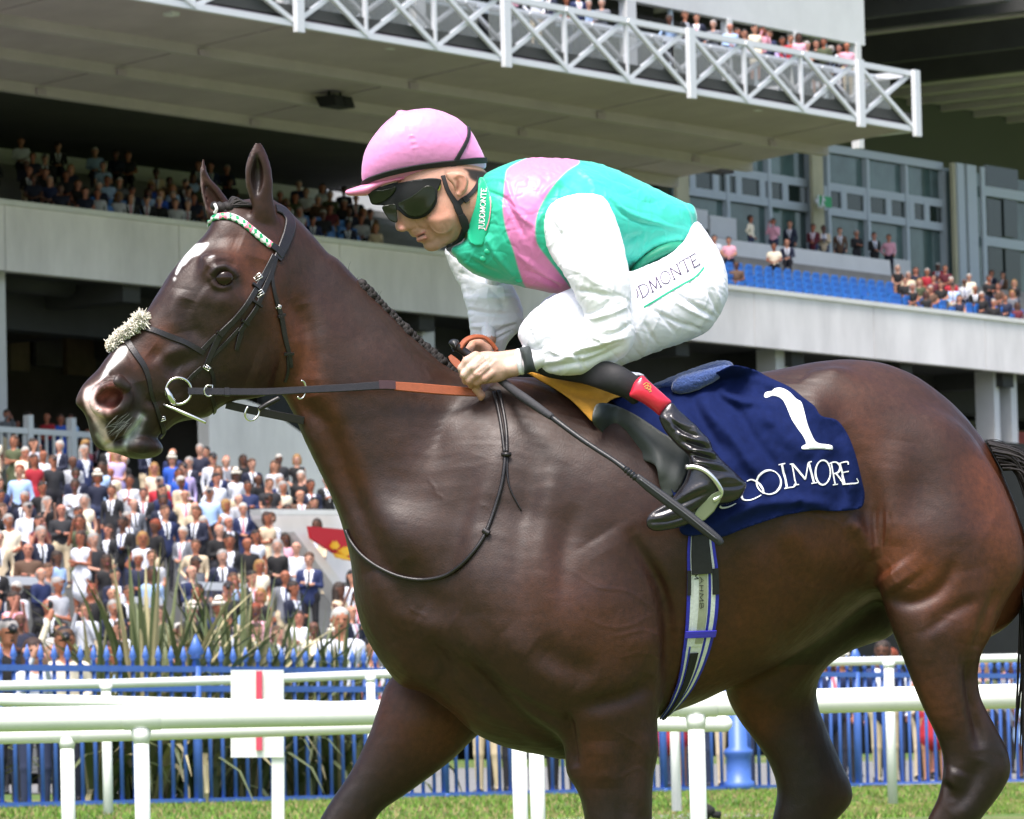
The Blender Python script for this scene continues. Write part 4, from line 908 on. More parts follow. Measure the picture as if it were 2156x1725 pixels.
# right-hand side behind the fence
for D, nm in [(54.2, 'front'), (58, 'middle'), (63, 'back'), (69, 'farthest')]:
    j = 0; px = 1010 + RF.uniform(0, 30)
    while px < 2200:
        vis = (1000 < px < 1225 and nm in ('front', 'middle')) or (1370 < px < 1620 and nm in ('front', 'middle')) or (1690 < px < 2020) or px > 2045
        if vis:
            i = RF.choice(NI) if nm == 'front' else RF.randrange(nst); Lb = LIB[i]
            reg = 'between the forelegs' if px < 1250 else ('under the belly' if px < 1600 else ('between the hind legs' if px < 2020 else 'behind the tail'))
            put(px, D + RF.uniform(-.8, .8), i, pickcol(Lb), '%s seen %s, %s row' % (ORD[min(j, 21)], reg, nm), 'people behind the fence on the right', RF.gauss(0, .5), RF.uniform(.95, 1.05)); j += 1
        px += RF.choice([.45, .55, .7]) * F / D
put(1948, 53.4, NI[8], 12, 'red dress behind the near hind leg', 'people behind the fence on the right'); put(1398, 53.2, NI[8], 12, 'red dress under the girth', 'people behind the fence on the right')
print('right', people_n)
# upper tier: seated and standing
sit_i = list(range(nst, nst + 7))
def tier(px, row, col, i, where, seated=True, dyaw=0, sc=1.0):
    t = (1.0 + .8 * row) if seated else row; z = stepz(t) if seated else (ZC if px < 1400 else zrw - (.62 if px < 1890 else 1.5)); p = SP(sat(px, t), t, z); return person(i, p, look_yaw(p) + dyaw, col, where, 'spectators on the upper tier', sc)
def stepz(t): return ZT - .55 + .36 * max(0, min(8, math.floor((t - .6) / .8)))
RT = random.Random(5)
colhint = {4: [(10, 8), (25, 1), (60, 7), (78, 3), (115, 17), (130, 3), (230, 4), (290, 16), (350, 1), (470, 9)]}
for row in range(0, 7):
    px = -8 + RT.uniform(0, 20); j = 0
    while px < 500:
        dens = [.55, .62, .5, .38, .3, .3, .32][row]
        if RT.random() < dens:
            i = RT.choice(sit_i); tier(px, row, pickcol(LIB[i]), i, '%s from the left, %s seat row, upper tier left' % (ORD[j], ORD[row])); j += 1
        px += RT.choice([26, 34, 44])
EH = [(3, 600), (3, 632), (4, 655), (2, 612), (3, 680), (4, 706), (3, 735), (4, 760), (2, 745), (2, 775), (1, 615), (5, 640), (5, 690), (5, 735), (1, 640), (0, 668), (2, 705), (0, 742), (1, 770), (0, 800), (2, 790), (1, 690)]
for row, px in EH:
    i = RT.choice(sit_i); tier(px, row, pickcol(LIB[i]), i, 'seated %s between ear and helmet, %s row' % (ORD[sorted(q[1] for q in EH).index(px)], ORD[row]))
for j, (px, col, i) in enumerate([(-2, 3, 0), (60, 2, 2), (92, 3, 17), (255, 6, 9), (282, 5, 1), (345, 3, 0), (398, 0, 2), (440, 6, 11), (478, 3, 6), (530, 3, 5), (575, 3, 2), (612, 2, 0), (652, 0, 2), (697, 3, 7), (735, 3, 10), (770, 2, 2)]):
    tier(px, 9.6 + .9 * (j % 2), col, i, 'standing %s from the left on the upper concourse' % ORD[j], seated=False, dyaw=RT.gauss(0, .5))
# right part of the tier
for j, (px, col, i) in enumerate([(1592, 17, 3), (1640, 8, 4), (1675, 0, 0), (1724, 9, 2), (1746, 7, 5), (1780, 14, 0), (1815, 3, 1), (1852, 3, 2), (1883, 8, 3), (1985, 12, 12), (2098, 0, 0), (2122, 14, 5)]):
    tier(px, 9.3, col, i, 'standing %s from the left by the windows on the right' % ORD[j], seated=False, dyaw=RT.gauss(0, .5))
for j, (px, row, col) in enumerate([(1515, 5, 4), (1545, 5, 8), (1640, 5, 17), (1668, 6, 0), (1560, 1, 14), (1900, 4, 3), (1922, 3, 7), (1945, 2, 10), (1962, 4, 12), (1990, 2, 3), (2015, 2, 5), (2040, 3, 6), (2050, 4, 17), (2075, 1, 3), (2110, 3, 14), (2140, 2, 15), (2150, 0, 9), (1975, 3, 9), (1930, 1, 3), (2000, 5, 9), (1915, 2, 3), (1938, 4, 0), (1958, 0, 3), (1968, 1, 14), (2028, 0, 0), (2062, 2, 3), (2088, 3, 15), (2100, 0, 3), (2125, 1, 0), (2145, 4, 3), (2012, 3, 12)]):
    i = RT.choice(sit_i); tier(px, row, col, i, 'seated %s, far right of the upper tier' % ('number %d' % (j + 1) if False else (ORD[j] if j < 22 else ['in the crowd by the steps', 'below the railing', 'beside the aisle', 'in front of the glass', 'near the last column', 'under the last window', 'by the end seats', 'among dark coats', 'next to the aisle rail'][j - 22])))
p = SP(sat(2092, 2.4), 2.4, stepz(2.4)); person(1, p, look_yaw(p) + .3, 3, 'standing among the blue seats at the far right', 'spectators on the upper tier')
# balcony behind the truss
for j, (px, col, i) in enumerate([(1105, 8, 1), (1150, 4, 3), (1215, 14, 6), (1240, 1, 2), (1290, 15, 1), (1432, 5, 3), (1490, 0, 0), (1560, 5, 9), (1590, 4, 18), (1612, 17, 17), (1643, 1, 2), (1670, 13, 1), (1705, 8, 18), (1742, 3, 19), (1772, 5, 3), (1806, 8, 9), (1180, 0, 0), (1262, 5, 6), (1465, 3, 2), (1525, 15, 1), (1575, 3, 5), (1628, 8, 4), (1688, 12, 3), (1722, 0, 14), (1758, 10, 1), (1790, 3, 0)]):
    t = tf + 2.2 + .4 * (j % 3); p = SP(sat(px, t), t, zf_ + 1.2); person(i, p, look_yaw(p) + RT.gauss(.3, .5), col, 'standing %s from the left on the balcony behind the truss' % ORD[j], 'people on the upper balcony')
# undercroft people at the left, and behind the croup
for j, (px, D_t, col, i) in enumerate([(20, 3, 3, 2), (70, 6, 3, 0), (110, 2, 3, 7), (100, -.3, 12, 9), (128, -.2, 11, 17), (165, 5, 2, 1), (205, 6, 3, 0), (150, -.3, 5, 18), (60, -.2, 3, 1), (15, -.4, 15, 4), (230, 7, 3, 2), (35, 2, 3, 6), (85, 3, 1, 3), (140, 4, 14, 1), (185, 3, 3, 9), (45, 5, 15, 0), (120, 7, 0, 2)]):
    p = SP(sat(px, D_t), D_t, zg); person(i, p, look_yaw(p) + RT.gauss(0, .4), col, '%s from the left in the dark undercroft' % ORD[j], 'people in the undercroft')
for o in COL.objects:
    if '_base' in o: del o['_base']
# white railing in front of the undercroft
rl = empty('terrace_railing', tuple(SP(sat(0, -2), -2, zg)), 'white railing along the top of the terrace at the left', 'railing')
t = -2.0; s0, s1 = sat(-30, t), sat(200, t); zt_r = zat(10, 905, t); 
one('handrail', M_ww, rl, lambda mb: sbox(mb, s0, s1, t - .06, t + .06, zt_r - .08, zt_r + .08))
q = s0
while q < s1: one('baluster', M_ww, rl, lambda mb: sbox(mb, q - .03, q + .03, t - .03, t + .03, zt_r - 1.1, zt_r)); q += .32
for px in (60, 150): one('railing_post', M_ww, rl, lambda mb: sbox(mb, sat(px, t) - .1, sat(px, t) + .1, t - .1, t + .1, zt_r - 1.2, zt_r + .45))
print('people', people_n, round(time.time() - T0, 1))
# ---------------------------------------------------------------- blue tip-up seats on the upper tier
M_seat = mat('blue plastic', (.03, .165, .52), rough=.45)
def seat_mesh():
    mb = MB()
    def rb(c, x, y, z, m=0): mb.box(c, (x, 0, 0), (0, y, 0), (0, 0, z), m)
    rb((0, .05, .62), .225, .035, .20); rb((0, .03, .85), .16, .03, .05); rb((0, -.12, .42), .21, .19, .03); rb((0, -.30, .40), .18, .03, .04)
    rb((-.19, 0, .2), .02, .03, .22, 0); rb((.19, 0, .2), .02, .03, .22, 0)
    me = bpy.data.meshes.new('seat'); me.from_pydata(mb.v, [], mb.f); me.materials.append(M_seat); me.update(); return me
SM = seat_mesh(); yaw = math.atan2(US[1], US[0])
seat_n = 0
def stepz(t): return ZT - .55 + .36 * max(0, min(8, math.floor((t - .6) / .8)))
rows_name = ['front', 'second', 'third', 'fourth', 'fifth', 'sixth']
def seats(px0, px1, ks, skip=0.0, area=''):
    global seat_n
    rs = random.Random(px0)
    for k in ks:
        t = 1.05 + .8 * k; s = sat(px0, t); e = sat(px1, t); j = 0
        while s < e:
            if rs.random() >= skip:
                o = bpy.data.objects.new('seat', SM); o.name = 'stadium_seat'; COL.objects.link(o); o.location = SP(s, t, stepz(t)); o.rotation_euler = (0, 0, yaw)
                tag(o, 'empty blue seat, %s row, %s' % (rows_name[k], area), 'seat', 'empty blue seats, %s row, %s' % (rows_name[k], area)); seat_n += 1
            s += .64; j += 1
seats(1505, 1895, [0, 1, 2, 3], .04, 'block right of the jockey')
seats(1900, 2160, [0, 1], .35, 'crowded block at the far right')
seats(180, 480, [0, 1], .30, 'upper tier left of the horse ears')
seats(600, 760, [0, 1, 2], .12, 'upper tier between the ears and the helmet')
print('seats', seat_n)
# ---------------------------------------------------------------- the horse
c1 = lambda L: [(119.8 + x * .434, 239.6 + y * .434) for x, y in L]
cz = lambda L: [(149.7 + x * .2257, 598.9 + y * .2257) for x, y in L]
c2 = lambda L: [(688.7 + x * .41668, 209.6 + y * .41668) for x, y in L]
cb = lambda L: [(718.7 + x * .20143, 221.6 + y * .20143) for x, y in L]
ch = lambda L: [(928.3 + x * .16667, 658.8 + y * .16667) for x, y in L]
c3 = lambda L: [(958.2 + x * .41668, 658.8 + y * .41668) for x, y in L]
cc = lambda L: [(1317.6 + x * .24297, 778.6 + y * .24297) for x, y in L]
c4 = lambda L: [(1557.1 + x * .58315, 718.7 + y * .58315) for x, y in L]
c5 = lambda L: [(539 + x * .5, 898.3 + y * .5) for x, y in L]
def zshift(px): return 0.20 * (px - 1150) - 0.28 * 55 * np.log1p(np.exp(-(np.asarray(px, float) - 650) / 55))

head_pts = c1([(760, 505), (735, 560), (700, 605), (645, 660), (590, 722), (545, 780), (508, 840), (470, 900), (430, 965), (380, 1022), (330, 1080), (282, 1130),
    (240, 1182), (200, 1238), (160, 1278), (128, 1312), (103, 1352), (90, 1388), (92, 1412), (112, 1432), (135, 1462), (150, 1505), (163, 1560), (182, 1605),
    (215, 1630), (255, 1640), (300, 1650), (345, 1667), (395, 1669), (440, 1652), (466, 1620), (480, 1580), (500, 1552), (535, 1535), (572, 1505), (615, 1490),
    (680, 1482), (738, 1468), (782, 1432), (850, 1396), (950, 1376), (1060, 1345), (1140, 1270), (1210, 1150), (1250, 1000), (1260, 850), (1240, 700), (1180, 560), (1100, 478), (1000, 440), (880, 430), (800, 455)])
neck_pts = c1([(1000, 440), (1085, 470), (1140, 515), (1200, 560), (1262, 612), (1320, 678)]) + [(712, 545), (762, 598), (822, 660), (882, 720), (940, 768), (1000, 800), (1090, 812), (1180, 830),
    (1260, 1000), (1250, 1250), (1130, 1400), (1000, 1440), (900, 1440), (845, 1440), (800, 1384), (768, 1326), (750, 1262), (742, 1200), (732, 1150), (714, 1088), (690, 1030), (664, 975), (640, 925), (622, 880), (606, 850), (580, 800), (540, 700), (520, 600), (520, 500)]
torso_pts = [(880, 860), (1000, 800), (1100, 796), (1200, 812), (1300, 822), (1400, 815), (1480, 800), (1560, 790), (1640, 778), (1720, 762), (1790, 757), (1860, 765), (1930, 793),
    (2000, 845), (2055, 905), (2100, 975), (2140, 1070), (2165, 1160), (2168, 1240), (2130, 1310), (2060, 1350), (1980, 1330), (1900, 1290), (1850, 1262), (1800, 1290), (1740, 1335), (1680, 1375), (1609, 1414), (1528, 1453),
    (1460, 1484), (1390, 1510), (1340, 1540), (1280, 1580), (1203, 1600), (1138, 1590), (1063, 1573), (1000, 1545), (950, 1500), (895, 1458), (850, 1420), (810, 1370), (775, 1300), (765, 1200), (780, 1050), (820, 930)]
shoulder_pts = [(1060, 850), (1130, 880), (1200, 960), (1270, 1060), (1340, 1160), (1392, 1260), (1404, 1360), (1392, 1450), (1379, 1523), (1376, 1598), (1300, 1640), (1203, 1640), (1185, 1560), (1100, 1500), (1020, 1420), (960, 1330), (930, 1240), (960, 1120), (1000, 980)]
nfore_pts = [(1150, 1380), (1260, 1330), (1370, 1370), (1384, 1460), (1379, 1523), (1376, 1598), (1374, 1660), (1373, 1725), (1370, 1790), (1350, 1850), (1340, 1950), (1335, 2060), (1345, 2140), (1320, 2190), (1330, 2270), (1345, 2310), (1240, 2310), (1250, 2230), (1268, 2150),
    (1272, 2050), (1268, 1950), (1250, 1860), (1233, 1790), (1231, 1725), (1216, 1658), (1203, 1613), (1180, 1500)]
ffore_pts = [(900, 1380), (1000, 1400), (1080, 1450), (1060, 1510), (1006, 1548), (954, 1598), (889, 1648), (839, 1683), (800, 1712), (770, 1760), (700, 1830), (620, 1890), (560, 1920), (500, 1990), (450, 2010), (430, 1950), (480, 1900), (540, 1860), (610, 1800), (650, 1760), (672, 1728), (699, 1683),
    (739, 1623), (774, 1553), (790, 1510), (808, 1453), (831, 1418), (860, 1395)]
thigh_pts = [(1760, 800), (1900, 850), (2020, 900), (2100, 1000), (2145, 1110), (2156, 1200), (2117, 1270), (2088, 1337), (2067, 1376), (2059, 1420), (2066, 1471), (2095, 1528), (2122, 1583), (2127, 1618), (2117, 1650), (2092, 1688), (2055, 1725), (2010, 1790),
    (1960, 1880), (1900, 1980), (1880, 2080), (1870, 2150), (1830, 2200), (1790, 2230), (1760, 2200), (1800, 2120), (1820, 2040), (1860, 1930), (1910, 1820), (1953, 1725), (1976, 1675), (1986, 1611), (1977, 1564), (1942, 1488), (1907, 1401), (1878, 1325), (1852, 1245), (1840, 1180), (1815, 1080), (1775, 960), (1745, 860)]
fthigh_pts = [(1700, 1200), (1850, 1180), (1920, 1250), (1875, 1326), (1814, 1354), (1750, 1389), (1725, 1420), (1720, 1471), (1738, 1529), (1773, 1611), (1792, 1652), (1793, 1681), (1773, 1710), (1750, 1735), (1710, 1800), (1690, 1900), (1680, 2010), (1700, 2110), (1680, 2190), (1700, 2260), (1710, 2310), (1600, 2310),
    (1610, 2210), (1625, 2120), (1622, 2010), (1615, 1890), (1612, 1790), (1627, 1722), (1636, 1663), (1621, 1611), (1592, 1564), (1557, 1518), (1528, 1455), (1540, 1380), (1600, 1280)]
far_flank = [(1560, 1440), (1640, 1300), (1760, 1180), (1850, 1160), (1885, 1240), (1880, 1322), (1830, 1350), (1770, 1375), (1700, 1440), (1620, 1490)]
nK = [(300, 900, .70), (250, 900, .74), (400, 750, .62), (480, 600, .80), (560, 500, .78), (560, 750, .60), (380, 880, .62)]
HP = [
    (Inflated(torso_pts, K=[(800, 1150, .66), (1000, 1200, .74), (1300, 1100, .80), (1600, 1100, .86), (1900, 1000, .74), (2100, 1150, .62)], A=250 ** 2, h=8), 20),
    (Inflated(neck_pts, K=[(600, 600, .55), (700, 750, .58), (850, 950, .55), (1000, 900, .45), (850, 1200, .8), (1050, 1200, .95)], A=150 ** 2, h=7), 40),
    (Inflated(head_pts, K=nK, A=110 ** 2, h=4), 26),
    (Inflated(shoulder_pts, K=[(1150, 1000, .50), (1250, 1300, .70), (1290, 1550, .8)], yc=[(1100, 900, -70), (1150, 1200, -160), (1300, 1300, -175), (1290, 1600, -150)], A=110 ** 2), 46),
    (Inflated(nfore_pts, K=.80, yc=-150, A=75 ** 2), 26),
    (Inflated(ffore_pts, K=.75, yc=150, A=75 ** 2), 34),
    (Inflated(thigh_pts, K=[(1950, 1000, .62), (2000, 1200, .62), (1980, 1400, .66), (2020, 1700, .62)], yc=[(1950, 950, -95), (1980, 1200, -130), (1980, 1400, -145), (2050, 1650, -130), (1900, 2000, -120)], A=100 ** 2), 40),
    (Inflated(far_flank, K=.8, yc=90, A=80 ** 2), 50),
    (Inflated(fthigh_pts, K=.7, yc=[(1750, 1300, 120), (1700, 1600, 150)], A=90 ** 2), 34),
    # knee, hocks and fetlocks get their bone widths
    (Cap((1300, 1780, -150), (1305, 1850, -150), 58, 46, .9), 20), (Cap((2085, 1625, -130), (2030, 1700, -130), 34, 40, .9), 16), (Cap((1755, 1680, 150), (1700, 1730, 150), 30, 40, .9), 16),
    # eye socket and brow
    (Ell((468, 578, -86), (44, 36, 26), .3), 26), (Ell((462, 556, -76), (38, 14, 20), .35), 18),
    # nostril rim, then the nostril itself
    (Ell((234, 842, -68), (48, 38, 30), -.35), 16),
    (Ell((231, 841, -108), (32, 24, 56), -.45), 7, '-'),
    (Cap((252, 800, -96), (270, 815, -92), 12, 9), 8),
    # lips: lower lip and chin, groove of the mouth
    (Ell((300, 940, -10), (44, 22, 46), .15), 14),
]
gx = np.concatenate([np.arange(120, 690, 3.6), np.arange(690, 2290, 7.2)])
gy = np.concatenate([np.arange(300, 985, 3.6), np.arange(985, 2340, 7.2)])
gz = np.arange(-345, 320, 6.6)
# ears: shells, front hollow turned to the left
def ear(c, tip, base_w, z, bend):
    L = []
    n = 7
    for i in range(n):
        t = i / (n - 1); u = c + (tip - c) * t; r = base_w * (0.62 + 1.5 * t * (1 - t) * 1.0) * (1 - t ** 3.2) + 3.5
        L.append((u, r))
    out = []
    for i in range(n - 1):
        (a, ra), (b, rb) = L[i], L[i + 1]
        out.append((Cap((a[0], a[1], z), (b[0], b[1], z + bend), ra, rb, .6), 8))
    return out
HP += [(Inflated(c1([(975, 120), (955, 150), (930, 200), (914, 270), (915, 340), (930, 400), (945, 450), (955, 520), (1060, 540), (1062, 480), (1048, 400), (1048, 330), (1036, 250), (1010, 175)]), K=.55, yc=-52, A=24 ** 2, h=3), 12),
       (Inflated(c1([(708, 208), (696, 240), (692, 300), (697, 370), (712, 440), (735, 520), (800, 520), (860, 470), (830, 415), (790, 360), (752, 320), (732, 280), (722, 230)]), K=.5, yc=62, A=22 ** 2, h=3), 10),
       (Inflated(c1([(968, 190), (950, 240), (940, 300), (946, 350), (962, 400), (985, 380), (1000, 320), (996, 250)]), K=1.5, yc=-66, A=14 ** 2, h=3), 4, '-'),
       (Inflated(c1([(712, 300), (704, 350), (720, 420), (745, 470), (800, 450), (780, 400), (745, 350)]), K=1.3, yc=52, A=12 ** 2, h=3), 4, '-')]
V = field(HP, gx, gy, gz, far=70.0)
P, Q = surface_nets(V, gx, gy, gz); del V
P = relax(P, Q, 3)
P, Q = subdivide(P, Q)
Nn = normals(P, Q); X, Y = P[:, 0], P[:, 1]
near = np.clip(-Nn[:, 2] * 1.6 - 0.1, 0, 1) * (P[:, 2] < 60)
disp = np.zeros(len(P))
def bump(pts, r, a, closed=False):
    global disp
    disp += 1.12 * a * stroke(X, Y, pts, r * 1.55, closed=closed, taper=len(pts) > 1)
# -- head
bump(c1([(1000, 1130)]), 62, 10); bump(c1([(930, 1250), (1050, 1290)]), 40, 7)            # cheek
bump(c1([(1120, 900), (1190, 1060), (1170, 1250), (1100, 1350)]), 12, -7)                    # edge of the jaw
bump(c1([(1060, 1330), (900, 1370), (800, 1420)]), 12, 5)
bump(c1([(640, 900), (625, 960), (650, 1040), (720, 1110)]), 12, -7); bump(c1([(600, 850), (590, 950), (610, 1060)]), 16, 5)   # facial crest
bump(c1([(700, 900), (800, 960), (900, 1000)]), 22, -4); bump(c1([(690, 870), (760, 905), (850, 900)]), 12, 4)
bump(c1([(740, 690), (800, 680), (860, 710)]), 10, 2); bump(c1([(690, 650), (820, 600), (900, 620)]), 14, -5)  # brow, hollow above the eye
bump(c1([(860, 860), (940, 800), (980, 700)]), 20, -5)
bump(c1([(805, 797)]), 17, -12)                                                             # eye opening
bump(c1([(748, 810), (775, 838), (815, 842), (850, 820)]), 4.5, 6); bump(c1([(752, 790), (775, 755), (815, 745), (855, 770), (872, 800)]), 6, 9)
bump(c1([(770, 725), (820, 715), (870, 740)]), 4, -4); bump(c1([(740, 740), (715, 790), (735, 850)]), 5, -3)
bump(c1([(450, 1150), (520, 1200), (600, 1240)]), 11, -6); bump(c1([(470, 1230), (560, 1160), (640, 1130)]), 9, 5); bump(c1([(540, 1290), (600, 1220), (690, 1180)]), 9, -5)
bump(c1([(360, 1200), (300, 1230), (250, 1260)]), 12, 5); bump(c1([(400, 1300), (420, 1400), (400, 1480)]), 13, -5)
bump(c1([(185, 1420), (240, 1460), (300, 1450), (340, 1400), (345, 1340)]), 8, 6); bump(c1([(190, 1330), (230, 1310), (300, 1312), (335, 1350)]), 6, 7)
bump(c1([(235, 1612), (300, 1592), (360, 1560), (400, 1510), (425, 1460)]), 4.0, -13); bump(c1([(420, 1560), (400, 1620), (340, 1650)]), 14, 7); bump(c1([(300, 1560), (370, 1510), (410, 1460)]), 10, 5)
bump(c1([(430, 1380), (480, 1400), (520, 1370)]), 7, -5)
# -- neck
bump(c1([(1180, 1100), (1200, 1300), (1180, 1400)]) + [(690, 900), (740, 1030), (790, 1150), (860, 1290)], 15, -11)       # jugular groove
bump([(640, 700), (700, 850), (800, 1050), (880, 1200)], 30, 7); bump([(700, 600), (820, 760), (900, 900), (960, 1050)], 26, -5)
bump([(760, 700), (860, 820), (940, 900)], 24, 5); bump([(640, 900), (690, 1010), (730, 1120), (752, 1240)], 14, 5)
bump([(640, 640), (655, 720), (660, 800)], 13, -7)
# -- shoulder and chest
bump([(1010, 960), (975, 1080), (950, 1200), (960, 1320)], 18, -6); bump([(1060, 930), (1010, 1060), (990, 1180), (1010, 1290)], 24, 5)
bump([(1130, 930), (1110, 1050), (1090, 1180), (1110, 1290)], 18, -5); bump([(1170, 980), (1150, 1080), (1130, 1200)], 16, 4); bump([(1215, 1060), (1190, 1150), (1180, 1260)], 14, -5)
bump([(1260, 1130), (1300, 1200), (1350, 1330)], 32, 10); bump([(1330, 1130), (1390, 1240), (1408, 1340), (1405, 1440)], 10, -16)
bump([(1350, 1350)], 34, 10); bump([(1370, 1420), (1350, 1455), (1280, 1480), (1200, 1490)], 13, -12); bump([(1120, 1360), (1180, 1400), (1260, 1420)], 22, -8)
bump([(1060, 1330), (1130, 1400), (1200, 1460)], 22, 8); bump([(900, 1340), (930, 1390), (960, 1450), (1020, 1500)], 13, -10)
bump([(880, 1300), (950, 1340), (1030, 1390)], 26, 9); bump([(830, 1350), (880, 1420), (920, 1440)], 18, 6); bump([(940, 1420), (1010, 1480), (1100, 1530), (1180, 1570)], 15, 9)
bump([(975, 1395), (1050, 1450), (1130, 1500), (1195, 1530)], 9, -9); bump([(1195, 1500), (1200, 1560), (1210, 1620)], 9, -12)
bump([(850, 1180), (900, 1260), (960, 1300)], 22, -6); bump([(790, 1200), (820, 1280), (880, 1330)], 24, 6)
# -- barrel and flank
for k in range(5): bump([(1480 + k * 52, 1130), (1500 + k * 55, 1230), (1490 + k * 50, 1330)], 12, 2.4 * (-1) ** k)
bump([(1450, 1300), (1550, 1350), (1650, 1330)], 40, 5); bump([(1720, 860)], 24, 11); bump([(1760, 900), (1800, 980), (1830, 1060), (1838, 1150)], 20, -15)
bump([(1790, 1090), (1820, 1130), (1838, 1180)], 12, 13); bump([(1780, 1200), (1700, 1150), (1640, 1110)], 24, 4)
for k in range(6): bump([(1838 + 7 * k, 1060 + 4 * k), (1832 + 9 * k, 1110), (1842 + 5 * k, 1170 - 3 * k)], 3.2, (-1) ** k * 1.4)
bump([(1900, 930), (1880, 1050), (1870, 1150)], 24, 9); bump([(1960, 850), (2000, 1000), (2010, 1150)], 34, 6); bump([(1940, 1120), (2030, 1080), (2090, 1100)], 28, -5)
bump([(1870, 1200), (1900, 1240)], 28, 12); bump([(1870, 1258), (1920, 1268), (1980, 1240), (2010, 1180)], 10, -9); bump([(2040, 1200), (2060, 1290), (2050, 1360)], 22, 7)
bump([(2100, 1240), (2070, 1310), (2058, 1370)], 9, -8); bump([(1950, 1330), (2000, 1290), (2060, 1260)], 9, -5); bump([(1940, 1330), (1960, 1450), (2000, 1560)], 20, 6)
bump([(2040, 1390), (2050, 1480), (2062, 1580)], 11, -18); bump([(2010, 1400), (2022, 1500), (2035, 1600)], 15, 4)
bump([(2060, 1600), (2040, 1660), (2000, 1710)], 12, -8); bump([(2020, 1620), (2000, 1660)], 14, 8); bump([(1990, 1640), (2005, 1690)], 7, -5)
# -- forearm
bump([(1330, 1560), (1320, 1660), (1315, 1760)], 16, -6); bump([(1270, 1560), (1270, 1660)], 22, 6); bump([(1360, 1540), (1352, 1640), (1350, 1720)], 12, 5)
far = np.clip(-Nn[:, 2] * 1.6 - 0.1, 0, 1)
# veins
ven = np.zeros(len(P))
for L, a in [([(1010, 1060), (1035, 1075), (1060, 1100)], 2), ([(1290, 1340), (1340, 1330), (1390, 1342)], 3), ([(1300, 1385), (1350, 1375), (1395, 1390)], 3), ([(1310, 1370), (1330, 1400), (1325, 1425)], 2.5),
             ([(1230, 1300), (1300, 1320), (1380, 1290)], 2.2), ([(1200, 1200), (1260, 1240), (1330, 1250), (1390, 1300)], 2.2), ([(1290, 1530), (1330, 1560), (1370, 1600)], 2.5), ([(1250, 1600), (1290, 1640), (1340, 1620), (1370, 1650)], 2.2),
             ([(900, 1000), (920, 1040), (935, 1050)], 2), ([(860, 1280), (880, 1290), (900, 1300)], 2.4), ([(1870, 1180), (1900, 1230), (1960, 1250)], 2.4), ([(1990, 1330), (2010, 1390), (2030, 1450)], 2.4), ([(1930, 1330), (1980, 1300), (2030, 1310)], 2),
             ([(1600, 1180), (1680, 1230), (1740, 1240)], 1.6), ([(1010, 1480), (1040, 1440), (1100, 1450)], 2.2), ([(1690, 1080), (1760, 1100), (1790, 1140)], 2.0)]:
    rs = np.random.RandomState(len(L) + int(L[0][0])); Lj = [(x + rs.uniform(-3, 3), y + rs.uniform(-3, 3)) for x, y in catmull(L, 3, False)]
    ven += a * .34 * stroke(X, Y, Lj, 3.2, taper=True)
P = P + Nn * ((disp * 1.0 + ven) * near)[:, None]
# short wrinkles and slack on the skin, everywhere a little
P = P + Nn * (0.45 * vnoise(X + 3 * P[:, 2], Y, 26, 3) + 0.6 * vnoise(X - 2 * P[:, 2], Y, 70, 4))[:, None]
# ---- coat colours (hair colour, with some shade painted in)
C = np.tile(np.array([0.0290, 0.0106, 0.0052]), (len(P), 1))
def paint(pts, r, col, amt=1.0, closed=False, poly=False, soft=3.0, side=True):
    global C
    wgt = polymask(X, Y, pts, soft) if poly else stroke(X, Y, pts, r, closed=closed)
    if side: wgt = wgt * (Nn[:, 2] < 0.35)
    C = C * (1 - (wgt * amt)[:, None]) + np.array(col) * (wgt * amt)[:, None]
red = (0.108, 0.031, 0.0100); dk = (0.010, 0.0062, 0.005); gy_ = (0.0245, 0.0145, 0.0112)
for L, r, c, a in [([(1900, 1180), (1960, 1230)], 70, red, .8), ([(2080, 1000), (2130, 1200), (2080, 1330)], 60, red, .8), ([(1760, 1100), (1640, 1250), (1500, 1380)], 110, red, .5), ([(1150, 1250), (1300, 1350)], 90, red, .25), ([(640, 760), (700, 900), (740, 1000)], 40, red, .35),
                   ([(1800, 850), (1830, 950)], 60, red, .4), ([(820, 1480), (870, 1520), (930, 1540)], 60, red, .7), ([(1560, 1480), (1600, 1520)], 40, red, .7), ([(600, 660), (640, 760), (620, 840)], 40, red, .6),
                   ([(560, 540), (540, 600), (500, 520)], 34, red, .55), ([(1950, 1450), (1980, 1520)], 45, red, .45), ([(900, 760), (760, 640), (640, 540)], 40, gy_, .5), ([(1240, 1560), (1250, 1640)], 40, red, .3),
                   ([(420, 640), (400, 740), (450, 820)], 60, gy_, .7), ([(300, 900), (340, 840), (380, 900)], 60, gy_, .6), ([(1100, 1000), (1000, 1200)], 100, gy_, .4), ([(1290, 1720), (1290, 1900), (1290, 2300)], 90, dk, .8),
                   ([(760, 1680), (700, 1720), (500, 1950)], 70, dk, .75), ([(2090, 1580), (2040, 1700), (1850, 2100)], 60, dk, .85), ([(1740, 1600), (1690, 1700), (1650, 2300)], 75, dk, .75), ([(1990, 1560), (2000, 1640)], 40, dk, .6),
                   ([(1780, 1000), (1820, 1100)], 30, dk, .4), ([(660, 700), (800, 1000), (860, 1250)], 26, dk, .3), ([(340, 700), (300, 760)], 24, red, .5), ([(1860, 800), (1960, 900)], 60, (.05, .02, .012), .6)]:
    paint(L, r, c, a)
C[P[:, 1] > 2235] = (0.03, 0.025, 0.022)
C[(P[:, 2] > 0) & (X > 1560) & (X < 1890) & (Y < 1400)] *= np.array([.5, .5, .5])  # shade between the hind legs painted in by darkening the far flank
paint(c1([(805, 797)]), 17, (.012, .008, .007), .95); paint(c1([(760, 760), (815, 735), (870, 780), (880, 830)]), 8, (.02, .013, .012), .8)
white = (.74, .72, .70); pink = (.60, .36, .32)
